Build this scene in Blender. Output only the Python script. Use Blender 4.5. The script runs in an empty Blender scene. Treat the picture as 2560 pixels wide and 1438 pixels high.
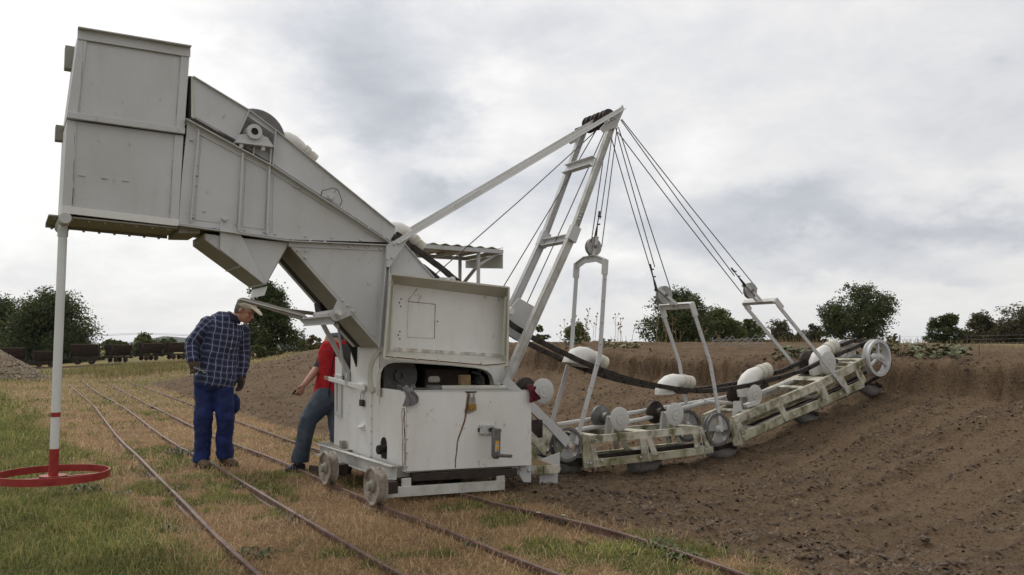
import bpy, bmesh, math, random
import numpy as np
from mathutils import Vector, Matrix

random.seed(7)
RNG = np.random.default_rng(11)
scene = bpy.context.scene
COL = scene.collection

# ------------------------------------------------------------------ camera
FPX = 2066.0                      # focal length in photo pixels (2560 wide)
CAMZ = 1.2
PITCH = math.radians(4.125)
cam_data = bpy.data.cameras.new('camera')
cam = bpy.data.objects.new('camera', cam_data)
COL.objects.link(cam)
cam.location = (0, 0, CAMZ)
cam.rotation_euler = (math.radians(90) + PITCH, 0, 0)
cam_data.sensor_width = 36.0
cam_data.sensor_fit = 'HORIZONTAL'
cam_data.lens = FPX / 2560 * 36.0
cam_data.clip_start = 0.05
cam_data.clip_end = 6000
scene.camera = cam

# ------------------------------------------------------------------ survey helpers
CP, SP = math.cos(PITCH), math.sin(PITCH)
ANG = math.radians(31.6)          # direction of the rails, left of straight ahead
CA, SA = math.cos(ANG), math.sin(ANG)
U0, W0 = 3.2, 6.6                 # base point of the excavator in the track frame


def ray(px, py):
    x = (px - 1280) / FPX
    up = (719 - py) / FPX
    return x, CP - up * SP, SP + up * CP


def uw(X, Y):                     # world -> track frame (u across the rails, w along them)
    return X * CA + Y * SA, -X * SA + Y * CA


def XY(u, w):
    return u * CA - w * SA, u * SA + w * CA


def S(px, py, w):                 # survey point on a vertical plane w = const -> excavator frame
    dx, dy, dz = ray(px, py)
    t = w / (-dx * SA + dy * CA)
    return Vector((t * (dx * CA + dy * SA) - U0, w - W0, CAMZ + t * dz))


def SU(px, py, u):                # survey point on a vertical plane u = const -> excavator frame
    dx, dy, dz = ray(px, py)
    t = u / (dx * CA + dy * SA)
    return Vector((u - U0, t * (-dx * SA + dy * CA) - W0, CAMZ + t * dz))


def mpp(px, py, w):               # metres per photo pixel there
    dx, dy, dz = ray(px, py)
    return w / (-dx * SA + dy * CA) / FPX


def G(px, py, z=0.0):             # survey point on level ground -> world
    dx, dy, dz = ray(px, py)
    t = (z - CAMZ) / dz
    return Vector((dx * t, dy * t, z))


def AT(px, py, dist):             # world point seen at a pixel at a given forward distance
    dx, dy, dz = ray(px, py)
    t = dist / dy
    return Vector((dx * t, dist, CAMZ + dz * t))


def azel(px, py):
    v = Vector(ray(px, py)).normalized()
    return math.atan2(v.x, v.y), math.asin(v.z)


# ------------------------------------------------------------------ world: overcast sky
SUN_EL, SUN_AZ = math.radians(48), math.radians(-38)     # azimuth from +Y, negative = left
world = bpy.data.worlds.new('World')
scene.world = world
world.use_nodes = True
wt = world.node_tree
wt.nodes.clear()


def wn(kind, **kw):
    n = wt.nodes.new(kind)
    for k, v in kw.items():
        setattr(n, k, v)
    return n


def wmath(op, a, b=None, c=None):
    n = wn('ShaderNodeMath', operation=op)
    for i, s in enumerate((a, b, c)):
        if s is None:
            continue
        if isinstance(s, (int, float)):
            n.inputs[i].default_value = s
        else:
            wt.links.new(s, n.inputs[i])
    return n.outputs[0]


def build_world():
    tc = wn('ShaderNodeTexCoord')
    nrm = wn('ShaderNodeVectorMath', operation='NORMALIZE')
    wt.links.new(tc.outputs['Generated'], nrm.inputs[0])
    sep = wn('ShaderNodeSeparateXYZ')
    wt.links.new(nrm.outputs[0], sep.inputs[0])
    X, Y, Z = sep.outputs
    # cloud layer coordinates: plane overhead, so clouds flatten towards the horizon
    zz = wmath('ADD', wmath('MAXIMUM', Z, 0.0), 0.16)
    comb = wn('ShaderNodeCombineXYZ')
    wt.links.new(wmath('DIVIDE', X, zz), comb.inputs[0])
    wt.links.new(wmath('DIVIDE', Y, zz), comb.inputs[1])

    def noise(scale, detail, rough, off, dist=0.0, src=None):
        mp = wn('ShaderNodeMapping')
        mp.inputs['Location'].default_value = off
        wt.links.new(src or comb.outputs[0], mp.inputs[0])
        n = wn('ShaderNodeTexNoise')
        n.inputs['Scale'].default_value = scale
        n.inputs['Detail'].default_value = detail
        n.inputs['Roughness'].default_value = rough
        n.inputs['Distortion'].default_value = dist
        wt.links.new(mp.outputs[0], n.inputs['Vector'])
        return n
    flat = wn('ShaderNodeVectorMath', operation='MULTIPLY')
    wt.links.new(nrm.outputs[0], flat.inputs[0])
    flat.inputs[1].default_value = (1, 1, 1.9)
    n1 = noise(1.1, 7, 0.55, (3.1, 1.7, 0), 0.3)
    n2 = noise(7.0, 10, 0.64, (7.7, 2.2, 0.3), 0.25, flat.outputs[0])
    warp = noise(6.5, 9, 0.62, (1.3, 9.1, 4), 0.0, flat.outputs[0])
    wsep = wn('ShaderNodeSeparateColor')
    wt.links.new(warp.outputs['Color'], wsep.inputs[0])
    AZ = wmath('ARCTAN2', X, Y)
    EL = wmath('ARCSINE', Z)
    az = wmath('ADD', AZ, wmath('MULTIPLY', wmath('SUBTRACT', wsep.outputs[0], 0.5), 0.20))
    el = wmath('ADD', EL, wmath('MULTIPLY', wmath('SUBTRACT', wsep.outputs[1], 0.5), 0.13))

    def blob(px, py, sx, sy, amp):
        a0, e0 = azel(px, py)
        da = wmath('MULTIPLY', wmath('SUBTRACT', az, a0), FPX / sx)
        de = wmath('MULTIPLY', wmath('SUBTRACT', el, e0), FPX / sy)
        q = wmath('ADD', wmath('MULTIPLY', da, da), wmath('MULTIPLY', de, de))
        return wmath('MULTIPLY', wmath('POWER', 2.71828, wmath('MULTIPLY', q, -1.0)), amp)
    dark = None
    for b in CLOUDS:
        v = blob(*b)
        dark = v if dark is None else wmath('ADD', dark, v)
    # mottling of the deck
    m = wmath('ADD', wmath('MULTIPLY', wmath('SUBTRACT', n1.outputs[0], 0.5), 0.35),
              wmath('MULTIPLY', wmath('SUBTRACT', n2.outputs[0], 0.5), 0.78))
    dark = wmath('ADD', dark, m)
    dark = wmath('ADD', dark, 0.18)
    # brighter towards the hidden sun
    sv = (math.sin(SUN_AZ) * math.cos(SUN_EL), math.cos(SUN_AZ) * math.cos(SUN_EL), math.sin(SUN_EL))
    dot = wn('ShaderNodeVectorMath', operation='DOT_PRODUCT')
    wt.links.new(nrm.outputs[0], dot.inputs[0])
    dot.inputs[1].default_value = sv
    # thin overcast: luminance falls off steadily with the angle from the hidden sun
    lum = wmath('MAXIMUM', wmath('ADD', wmath('MULTIPLY', dot.outputs['Value'], 0.24), 0.90), 0.5)
    ramp = wn('ShaderNodeValToRGB')
    cr = ramp.color_ramp
    cr.elements[0].position = 0.0
    cr.elements[0].color = (0.99, 0.985, 0.97, 1)
    cr.elements[1].position = 1.0
    cr.elements[1].color = (0.455, 0.47, 0.51, 1)
    for p, c in ((0.22, (0.875, 0.865, 0.855)), (0.45, (0.745, 0.75, 0.77)), (0.7, (0.60, 0.62, 0.66))):
        e = cr.elements.new(p)
        e.color = (*c, 1)
    wt.links.new(dark, ramp.inputs[0])
    sky = wn('ShaderNodeTexSky', sky_type='NISHITA')
    sky.sun_disc = False
    sky.sun_elevation = SUN_EL
    sky.sun_rotation = SUN_AZ
    b1 = wn('ShaderNodeBackground')
    b1.inputs['Strength'].default_value = 0.1
    wt.links.new(sky.outputs[0], b1.inputs['Color'])
    b2 = wn('ShaderNodeBackground')
    wt.links.new(lum, b2.inputs['Strength'])
    wt.links.new(ramp.outputs[0], b2.inputs['Color'])
    mix = wn('ShaderNodeMixShader')
    mix.inputs[0].default_value = 0.95
    wt.links.new(b1.outputs[0], mix.inputs[1])
    wt.links.new(b2.outputs[0], mix.inputs[2])
    out = wn('ShaderNodeOutputWorld')
    wt.links.new(mix.outputs[0], out.inputs['Surface'])


# px, py, half width, half height, darkness
CLOUDS = [
    (820, 90, 230, 130, 0.502),
    (960, 230, 210, 110, 0.552),
    (880, 340, 130, 60, 0.422),
    (1080, 290, 120, 55, 0.251),
    (1250, 60, 330, 90, 0.301),
    (1110, 480, 170, 55, 0.622),
    (900, 430, 120, 40, 0.221),
    (1000, 540, 160, 40, 0.251),
    (1450, 430, 150, 80, 0.522),
    (1560, 540, 150, 40, 0.301),
    (1950, 520, 230, 55, 0.581),
    (2060, 565, 160, 30, 0.251),
    (2400, 575, 250, 38, 0.522),
    (1740, 600, 190, 42, 0.361),
    (2080, 650, 240, 32, 0.361),
    (2150, 130, 620, 260, 0.201),
    (2450, 330, 380, 140, 0.14),
    (1480, 720, 200, 40, 0.251),
    (1700, 720, 160, 30, 0.201),
    (2330, 690, 150, 22, 0.251),
    (560, 60, 120, 60, 0.221),
    (60, 700, 160, 40, 0.221),
    (330, 640, 160, 40, 0.161),
    (420, 740, 200, 40, 0.14),
    (2510, 160, 40, 30, 0.1),
    (250, 330, 460, 340, -0.28),
    (1720, 370, 150, 60, -0.161),
    (1480, 620, 130, 30, -0.201),
    (2300, 480, 180, 26, -0.14),
    (1240, 240, 70, 80, -0.221),
    (1180, 390, 120, 40, -0.18),
    (1330, 330, 80, 40, -0.1),
]
build_world()

sun_data = bpy.data.lights.new('sun', 'SUN')
sun_data.energy = 1.4
sun_data.angle = math.radians(14)
sun_data.color = (1.0, 0.965, 0.92)
sun = bpy.data.objects.new('sun', sun_data)
COL.objects.link(sun)
sun.rotation_euler = Vector((math.sin(SUN_AZ) * math.cos(SUN_EL), math.cos(SUN_AZ) * math.cos(SUN_EL),
                             math.sin(SUN_EL))).to_track_quat('Z', 'Y').to_euler()
vs = scene.view_settings
vs.view_transform = 'Standard'
vs.look = 'None'
vs.exposure = 0.0
vs.gamma = 1.0
vs.use_curve_mapping = False
scene.cycles.max_bounces = 6
scene.cycles.use_denoising = True

# ------------------------------------------------------------------ materials
def lin(r, g, b):
    f = lambda c: (c / 255 / 12.92) if c / 255 <= 0.04045 else ((c / 255 + 0.055) / 1.055) ** 2.4
    return f(r), f(g), f(b)


class NT:
    def __init__(s, name, rough=0.6, metal=0.0, spec=0.4):
        s.m = bpy.data.materials.new(name)
        s.m.use_nodes = True
        s.t = s.m.node_tree
        s.b = s.t.nodes['Principled BSDF']
        s.b.inputs['Roughness'].default_value = rough
        s.b.inputs['Metallic'].default_value = metal
        s.b.inputs['Specular IOR Level'].default_value = spec
        s.tc = s.t.nodes.new('ShaderNodeTexCoord')

    def put(s, sock, v):
        if isinstance(v, bpy.types.NodeSocket):
            s.t.links.new(v, sock)
        elif isinstance(v, (tuple, list)) and len(v) == 3 and sock.type == 'RGBA':
            sock.default_value = (*v, 1)
        else:
            sock.default_value = v

    def math(s, op, a, b=0.0, clamp=False):
        n = s.t.nodes.new('ShaderNodeMath')
        n.operation = op
        n.use_clamp = clamp
        s.put(n.inputs[0], a)
        s.put(n.inputs[1], b)
        return n.outputs[0]

    def noise(s, scale, detail=4, rough=0.55, stretch=(1, 1, 1), coord='Object', dist=0.0, off=(0, 0, 0)):
        mp = s.t.nodes.new('ShaderNodeMapping')
        mp.inputs['Scale'].default_value = stretch
        mp.inputs['Location'].default_value = off
        s.t.links.new(s.tc.outputs[coord], mp.inputs[0])
        n = s.t.nodes.new('ShaderNodeTexNoise')
        n.inputs['Scale'].default_value = scale
        n.inputs['Detail'].default_value = detail
        n.inputs['Roughness'].default_value = rough
        n.inputs['Distortion'].default_value = dist
        s.t.links.new(mp.outputs[0], n.inputs['Vector'])
        return n.outputs['Fac']

    def voro(s, scale, feature='F1', out='Distance', stretch=(1, 1, 1)):
        mp = s.t.nodes.new('ShaderNodeMapping')
        mp.inputs['Scale'].default_value = stretch
        s.t.links.new(s.tc.outputs['Object'], mp.inputs[0])
        n = s.t.nodes.new('ShaderNodeTexVoronoi')
        n.feature = feature
        n.inputs['Scale'].default_value = scale
        s.t.links.new(mp.outputs[0], n.inputs['Vector'])
        return n.outputs[out]

    def ramp(s, fac, stops):
        n = s.t.nodes.new('ShaderNodeValToRGB')
        cr = n.color_ramp
        while len(cr.elements) < len(stops):
            cr.elements.new(0.5)
        for e, (p, c) in zip(cr.elements, stops):
            e.position = p
            e.color = (c, c, c, 1) if isinstance(c, (int, float)) else (*c, 1)
        s.put(n.inputs[0], fac)
        return n.outputs['Color']

    def mix(s, fac, a, b, mode='MIX'):
        n = s.t.nodes.new('ShaderNodeMix')
        n.data_type = 'RGBA'
        n.blend_type = mode
        s.put(n.inputs[0], fac)
        s.put(n.inputs[6], a)
        s.put(n.inputs[7], b)
        return n.outputs[2]

    def sep(s, coord='Object'):
        n = s.t.nodes.new('ShaderNodeSeparateXYZ')
        s.t.links.new(s.tc.outputs[coord], n.inputs[0])
        return n.outputs

    def attr(s, name, out='Fac'):
        n = s.t.nodes.new('ShaderNodeAttribute')
        n.attribute_name = name
        return n.outputs[out]

    def color(s, c):
        s.put(s.b.inputs['Base Color'], c)
        return s

    def rough(s, c):
        s.put(s.b.inputs['Roughness'], c)

    def bump(s, h, strength=0.3, dist=0.01):
        n = s.t.nodes.new('ShaderNodeBump')
        n.inputs['Strength'].default_value = strength
        n.inputs['Distance'].default_value = dist
        s.put(n.inputs['Height'], h)
        s.t.links.new(n.outputs[0], s.b.inputs['Normal'])


def paint(name, base, dirt=0.35, moss=0.0, rust=0.3, rough=0.5):
    k = NT(name, rough)
    big = k.noise(1.6, 5, 0.6)
    fine = k.noise(38, 4, 0.6)
    streak = k.noise(3.0, 5, 0.6, (2.5, 2.5, 0.45))
    c = k.mix(k.ramp(big, [(0.35, 0.0), (0.75, dirt)]), base, tuple(v * f for v, f in zip(base, (0.72, 0.68, 0.6))))
    c = k.mix(k.ramp(streak, [(0.5, 0.0), (0.8, dirt * 0.6)]), c, tuple(v * f for v, f in zip(base, (0.66, 0.60, 0.48))))
    if moss:
        mo = k.noise(7, 6, 0.65, (1, 1, 0.8), off=(4, 2, 7))
        c = k.mix(k.ramp(mo, [(0.42, 0.0), (0.64, moss)]), c, (0.12, 0.108, 0.042))
    sp = k.noise(16, 7, 0.7, (1, 1, 0.6), off=(9, 1, 3))
    mask = k.math('MULTIPLY', k.ramp(sp, [(0.615, 0.0), (0.68, 1.0)]), k.ramp(k.noise(2.2, 3), [(0.42, 0), (0.62, rust)]))
    c = k.mix(mask, c, (0.11, 0.045, 0.018))
    speck = k.ramp(fine, [(0.70, 0.0), (0.76, 0.6 * min(1, rust * 2))])
    c = k.mix(speck, c, (0.10, 0.075, 0.05))
    k.color(c)
    k.rough(k.ramp(big, [(0.3, rough - 0.06), (0.7, rough + 0.18)]))
    k.bump(k.math('ADD', k.math('MULTIPLY', fine, 0.2), k.math('MULTIPLY', k.noise(3.4, 3), 1.6)), 0.32, 0.012)
    return k.m


M = {}
M['paint'] = paint('white_paint', (0.535, 0.54, 0.545), 0.45, 0.0, 0.55)
M['box'] = paint('worn_white_paint', (0.74, 0.74, 0.73), 0.55, 0.0, 0.75)
M['pole'] = paint('clean_white_paint', (0.66, 0.66, 0.65), 0.25, 0.0, 0.25)
M['mossy'] = paint('mossy_white_paint', (0.60, 0.58, 0.49), 0.75, 1.0, 0.8, 0.65)
M['trim'] = paint('yellowed_paint', (0.57, 0.56, 0.50), 0.55, 0.12, 0.8)
M['mossdark'] = paint('very_mossy_paint', (0.50, 0.48, 0.37), 0.9, 1.0, 0.9, 0.75)
M['bucket'] = paint('bucket_paint', (0.70, 0.69, 0.66), 0.6, 0.0, 1.0, 0.55)
M['greybucket'] = paint('grey_bucket_paint', (0.22, 0.215, 0.21), 0.6, 0.0, 0.5, 0.55)  # darker grey tone for the buckets on the lower run
M['leg'] = paint('weathered_leg_paint', (0.58, 0.58, 0.56), 0.55, 0.35, 0.4)
M['white'] = paint('old_white_paint', (0.58, 0.58, 0.57), 0.4, 0.0, 0.45)
M['disc'] = paint('roller_paint', (0.52, 0.52, 0.50), 0.3, 0.0, 0.35)
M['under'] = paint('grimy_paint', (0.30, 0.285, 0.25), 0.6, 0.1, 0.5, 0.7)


def simple(name, c, rough=0.6, metal=0.0, var=0.35, scale=14, c2=None, spec=0.4):
    k = NT(name, rough, metal, spec)
    n = k.noise(scale, 5, 0.6)
    k.color(k.mix(k.ramp(n, [(0.3, 0.0), (0.7, 1.0)]), tuple(v * (1 - var) for v in c), c2 or tuple(v * (1 + var * 0.5) for v in c)))
    k.bump(n, 0.15, 0.006)
    return k.m


M['chain'] = simple('oily_chain_steel', (0.015, 0.013, 0.012), 0.5, 0.2, 0.4, 20, (0.045, 0.033, 0.026))
M['pulley'] = simple('worn_sheave_steel', (0.36, 0.355, 0.34), 0.5, 0.1, 0.3, 18)
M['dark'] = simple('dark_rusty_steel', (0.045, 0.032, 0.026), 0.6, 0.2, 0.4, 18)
M['greysteel'] = simple('grey_steel', (0.16, 0.155, 0.15), 0.5, 0.3, 0.3, 20)
M['rubber_shade'] = simple('black_rubber_and_shade', (0.012, 0.012, 0.012), 0.8)  # rubber parts, and the black that stands for shade in openings
M['rope'] = simple('wire_rope', (0.10, 0.10, 0.10), 0.55, 0.5)
M['rail'] = simple('rusty_rail', (0.130, 0.070, 0.052), 0.55, 0.05, 0.35, 9, (0.215, 0.138, 0.112))
M['wagon'] = simple('rusty_wagon_steel', (0.020, 0.013, 0.011), 0.75, 0.0, 0.5, 4, (0.055, 0.032, 0.024))
M['red'] = simple('red_paint', (0.36, 0.017, 0.016), 0.5, 0.0, 0.4, 14, (0.33, 0.035, 0.028))
M['rust'] = simple('bare_rust', (0.13, 0.055, 0.025), 0.85, 0, 0.5, 30)
M['brass'] = simple('brass', (0.36, 0.22, 0.06), 0.4, 0.6, 0.3, 40)
M['wood'] = simple('stained_wood', (0.33, 0.23, 0.12), 0.7, 0, 0.3, 25)
M['yellow'] = simple('yellow_sticker', (0.6, 0.33, 0.03), 0.5)
M['pale'] = simple('pale_label', (0.55, 0.54, 0.5), 0.5)
M['greyrag'] = simple('grey_cloth', (0.19, 0.18, 0.19), 0.95, 0, 0.3, 30)
M['redrag'] = simple('maroon_cloth', (0.115, 0.014, 0.022), 0.95, 0, 0.35, 30)
M['skin'] = simple('skin', (0.42, 0.22, 0.15), 0.55, 0, 0.12, 20)
M['hair'] = simple('greying_hair', (0.13, 0.115, 0.10), 0.8, 0, 0.3, 80)
M['cap'] = simple('beige_cotton', (0.50, 0.45, 0.35), 0.9, 0, 0.2, 20)
M['boot'] = simple('muddy_boot_leather', (0.13, 0.085, 0.05), 0.85, 0, 0.4, 20)
M['shoe'] = simple('dark_blue_shoe', (0.02, 0.023, 0.04), 0.7)
M['glove'] = simple('brown_work_glove', (0.075, 0.055, 0.04), 0.9)
M['vest'] = simple('red_fleece', (0.42, 0.012, 0.018), 0.9, 0, 0.2, 9)
M['black'] = simple('black_cloth', (0.012, 0.012, 0.014), 0.9)
M['sleeve'] = simple('grey_green_jersey', (0.045, 0.06, 0.068), 0.9)
M['stem'] = simple('dry_stem', (0.30, 0.215, 0.11), 0.9)
M['seed'] = simple('seed_head', (0.14, 0.085, 0.045), 0.95)
M['bark'] = simple('bark', (0.06, 0.045, 0.033), 0.95, 0, 0.4, 6)
M['galv'] = simple('galvanised_tube', (0.33, 0.34, 0.35), 0.45, 0.5)
M['roof'] = simple('dark_roof_sheet', (0.07, 0.075, 0.085), 0.6, 0, 0.15, 1)
M['wallb'] = simple('grey_boarding', (0.10, 0.10, 0.10), 0.8)
M['post'] = simple('weathered_post', (0.11, 0.095, 0.08), 0.9)


def denim(name, c, fade):
    k = NT(name, 0.85)
    n = k.noise(5, 5, 0.6)
    f = k.noise(60, 3, 0.6, (1, 1, 0.25))
    col = k.mix(k.ramp(n, [(0.4, 0), (0.7, 0.8)]), c, fade)
    k.color(k.mix(k.ramp(f, [(0.35, 0.35), (0.65, 0.0)]), col, tuple(v * 0.5 for v in c)))
    k.bump(k.math('ADD', f, k.noise(9, 4)), 0.35, 0.01)
    return k.m


M['workblue'] = denim('blue_work_cotton', (0.012, 0.028, 0.140), (0.018, 0.022, 0.055))
M['jeans'] = denim('faded_denim', (0.045, 0.062, 0.092), (0.115, 0.135, 0.165))


def plaid():
    k = NT('plaid_shirt_cotton', 0.85)
    P = k.t.nodes.new('ShaderNodeUVMap')
    P.uv_map = 'cloth'
    se = k.t.nodes.new('ShaderNodeSeparateXYZ')
    k.t.links.new(P.outputs[0], se.inputs[0])
    wob = k.math('MULTIPLY', k.math('SUBTRACT', k.noise(7, 2), 0.5), 0.05)

    def line(a, period, width, off=0.0):
        f = k.math('FRACT', k.math('ADD', k.math('DIVIDE', k.math('ADD', a, wob), period), 20 + off))
        d = k.math('ABSOLUTE', k.math('SUBTRACT', f, 0.5))
        return k.math('LESS_THAN', d, width / period / 2)
    U, V = se.outputs[0], se.outputs[1]
    c = (0.036, 0.054, 0.125)
    c = k.mix(k.math('MULTIPLY', line(U, 0.062, 0.026, 0.5), 0.8), c, (0.042, 0.034, 0.068))
    c = k.mix(k.math('MULTIPLY', line(V, 0.062, 0.026, 0.5), 0.8), c, (0.014, 0.019, 0.045))
    c = k.mix(k.math('MULTIPLY', line(V, 0.062, 0.005), 0.5), c, (0.36, 0.40, 0.52))
    c = k.mix(k.math('MULTIPLY', line(U, 0.062, 0.0055), 0.65), c, (0.44, 0.47, 0.58))
    k.color(c)
    k.bump(k.noise(12, 4), 0.3, 0.01)
    return k.m


M['plaid'] = plaid()

# ------------------------------------------------------------------ object helpers
def tag(o, label=None, cat=None, group=None, kind=None):
    for k, v in (('label', label), ('category', cat), ('group', group), ('kind', kind)):
        if v:
            o[k] = v
    return o


def link(o, parent=None):
    COL.objects.link(o)
    if parent:
        o.parent = parent
    return o


def empty(name, loc, rz=0.0, **kw):
    o = bpy.data.objects.new(name, None)
    o.location = loc
    o.rotation_euler = (0, 0, rz)
    o.empty_display_size = 0.2
    link(o)
    return tag(o, **kw)


def raw_mesh(name, v, f, mats=(), smooth=None):
    """arrays -> mesh; f an (n,k) int array"""
    v = np.asarray(v, dtype=np.float32)
    f = np.asarray(f, dtype=np.int32)
    me = bpy.data.meshes.new(name)
    n, k = f.shape
    me.vertices.add(len(v))
    me.vertices.foreach_set('co', v.ravel())
    me.loops.add(n * k)
    me.loops.foreach_set('vertex_index', f.ravel())
    me.polygons.add(n)
    me.polygons.foreach_set('loop_start', np.arange(0, n * k, k, dtype=np.int32))
    me.update(calc_edges=True)
    if smooth:
        me.polygons.foreach_set('use_smooth', np.ones(n, dtype=bool))
    for m in mats:
        me.materials.append(m)
    return me


def set_color(me, name, cols, domain='POINT'):
    a = me.color_attributes.new(name, 'FLOAT_COLOR', domain)
    c = np.ones((len(cols), 4), dtype=np.float32)
    c[:, :3] = cols
    a.data.foreach_set('color', c.ravel())


def set_float(me, name, vals):
    a = me.attributes.new(name, 'FLOAT', 'POINT')
    a.data.foreach_set('value', np.asarray(vals, dtype=np.float32))


class MB:
    def __init__(s):
        s.v, s.f = [], []

    def add(s, vs, fs):
        n = len(s.v)
        s.v += [tuple(p) for p in vs]
        s.f += [tuple(i + n for i in f) for f in fs]
        return s

    def prism(s, poly, off):
        n = len(poly)
        off = Vector(off)
        vs = [Vector(p) for p in poly] + [Vector(p) + off for p in poly]
        fs = [tuple(range(n)), tuple(range(2 * n - 1, n - 1, -1))]
        fs += [(i, (i + 1) % n, (i + 1) % n + n, i + n) for i in range(n)]
        return s.add(vs, fs)

    def plate(s, pts, w, th):                     # outline surveyed on plane w, thickness away from the viewer
        return s.prism([S(x, y, w) for x, y in pts], (0, th, 0))

    def ring_plate(s, outer, inner, th):          # plate with one hole (same point count), 3-D points
        n = len(outer)
        o = Vector((0, th, 0))
        O = [Vector(p) for p in outer]
        I = [Vector(p) for p in inner]
        vs = O + I + [p + o for p in O] + [p + o for p in I]
        fs = []
        for i in range(n):
            j = (i + 1) % n
            fs += [(i, j, n + j, n + i), (2 * n + i, 3 * n + i, 3 * n + j, 2 * n + j),
                   (i, 2 * n + i, 2 * n + j, j), (n + i, n + j, 3 * n + j, 3 * n + i)]
        return s.add(vs, fs)

    def box(s, a, b):
        x0, y0, z0 = a
        x1, y1, z1 = b
        return s.prism([(x0, y0, z0), (x1, y0, z0), (x1, y0, z1), (x0, y0, z1)], (0, y1 - y0, 0))

    def beam(s, p, q, b, h, up=(0, 0, 1)):        # rectangular bar; b across, h in the up direction
        p, q = Vector(p), Vector(q)
        d = (q - p).normalized()
        up = Vector(up)
        side = d.cross(up)
        if side.length < 1e-5:
            side = d.cross(Vector((0, 1, 0.01)))
        side.normalize()
        up = side.cross(d).normalized()
        a, c = side * b / 2, up * h / 2
        return s.prism([p - a - c, p + a - c, p + a + c, p - a + c], q - p)

    def bar(s, p, q, w, h, d):                    # in-plane bar between two pixels; h thick in plane, d deep
        P, Q = S(*p, w), S(*q, w)
        off = Vector((0, d / 2, 0))
        return s.beam(P + off, Q + off, d, h, (Q - P).cross(Vector((0, 1, 0))))

    def channel(s, p, q, w, h, d, t=0.006):       # C section: web at the back, two flanges towards the viewer
        P, Q = S(*p, w), S(*q, w)
        n = (Q - P).cross(Vector((0, 1, 0))).normalized()
        s.beam(P + Vector((0, d - t / 2, 0)), Q + Vector((0, d - t / 2, 0)), t, h, n)
        for k in (-1, 1):
            o = n * (k * (h / 2 - t / 2)) + Vector((0, (d - t) / 2 - 0.001, 0))
            s.beam(P + o, Q + o, d - t, t, n)
        return s

    def strip(s, p, q, w0, w1, th):               # sheet between two pixels (on plane w0) running back to w1
        P, Q = S(*p, w0), S(*q, w0)
        n = (Q - P).cross(Vector((0, 1, 0))).normalized() * th
        return s.prism([P, Q, Q + n, P + n], (0, w1 - w0, 0))

    def tube(s, path, r, n=8, cap=True):
        path = [Vector(p) for p in path]
        rs = r if isinstance(r, (list, tuple)) else [r] * len(path)
        base = len(s.v)
        prev = None
        for i, p in enumerate(path):
            d = (path[min(i + 1, len(path) - 1)] - path[max(i - 1, 0)]).normalized()
            if prev is None:
                a = d.cross(Vector((0, 0, 1)))
                if a.length < 1e-3:
                    a = d.cross(Vector((0, 1, 0)))
            else:
                a = prev - d * prev.dot(d)
            a.normalize()
            prev = a
            b = d.cross(a)
            for k in range(n):
                t = 2 * math.pi * k / n
                s.v.append(tuple(p + (a * math.cos(t) + b * math.sin(t)) * rs[i]))
        m = len(path)
        for i in range(m - 1):
            for k in range(n):
                j = (k + 1) % n
                s.f.append((base + i * n + k, base + i * n + j, base + (i + 1) * n + j, base + (i + 1) * n + k))
        if cap:
            s.f.append(tuple(base + k for k in range(n - 1, -1, -1)))
            s.f.append(tuple(base + (m - 1) * n + k for k in range(n)))
        return s

    def lathe(s, c, prof, n=28, axis='y'):        # prof: (r, offset along axis); closes with caps
        c = Vector(c)
        base = len(s.v)
        for r, h in prof:
            for k in range(n):
                t = 2 * math.pi * k / n
                a, b = r * math.cos(t), r * math.sin(t)
                p = {'y': (a, h, b), 'x': (h, a, b), 'z': (a, b, h)}[axis]
                s.v.append(tuple(c + Vector(p)))
        for i in range(len(prof) - 1):
            for k in range(n):
                j = (k + 1) % n
                s.f.append((base + i * n + k, base + i * n + j, base + (i + 1) * n + j, base + (i + 1) * n + k))
        s.f.append(tuple(base + k for k in range(n)))
        s.f.append(tuple(base + (len(prof) - 1) * n + k for k in range(n - 1, -1, -1)))
        return s

    def ring(s, c, prof, n=36, axis='y'):         # closed profile swept round (torus-like)
        c = Vector(c)
        base = len(s.v)
        m = len(prof)
        for r, h in prof:
            for k in range(n):
                t = 2 * math.pi * k / n
                a, b = r * math.cos(t), r * math.sin(t)
                p = {'y': (a, h, b), 'x': (h, a, b), 'z': (a, b, h)}[axis]
                s.v.append(tuple(c + Vector(p)))
        for i in range(m):
            i2 = (i + 1) % m
            for k in range(n):
                j = (k + 1) % n
                s.f.append((base + i * n + k, base + i * n + j, base + i2 * n + j, base + i2 * n + k))
        return s

    def mesh(s, name, mat, smooth=35):
        me = bpy.data.meshes.new(name)
        me.from_pydata(s.v, [], s.f)
        bm = bmesh.new()
        bm.from_mesh(me)
        bmesh.ops.recalc_face_normals(bm, faces=bm.faces)
        bm.to_mesh(me)
        bm.free()
        if mat:
            me.materials.append(mat)
        if smooth:
            me.polygons.foreach_set('use_smooth', [True] * len(me.polygons))
            me.set_sharp_from_angle(angle=math.radians(smooth))
        return me

    def build(s, name, mat, parent=None, bevel=0.0, label=None, smooth=35, loc=None, **kw):
        o = bpy.data.objects.new(name, s.mesh(name, mat, smooth))
        link(o, parent)
        if loc is not None:
            o.location = loc
        if bevel:
            b = o.modifiers.new('bevel', 'BEVEL')
            b.width = bevel
            b.segments = 1
            b.limit_method = 'ANGLE'
            b.angle_limit = math.radians(40)
        return tag(o, label=label, **kw)


def dup(o, parent=None, loc=None, rot=None):
    c = o.copy()
    COL.objects.link(c)
    c.parent = parent if parent is not None else o.parent
    if loc is not None:
        c.location = loc
    if rot is not None:
        c.rotation_euler = rot
    return c


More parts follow.
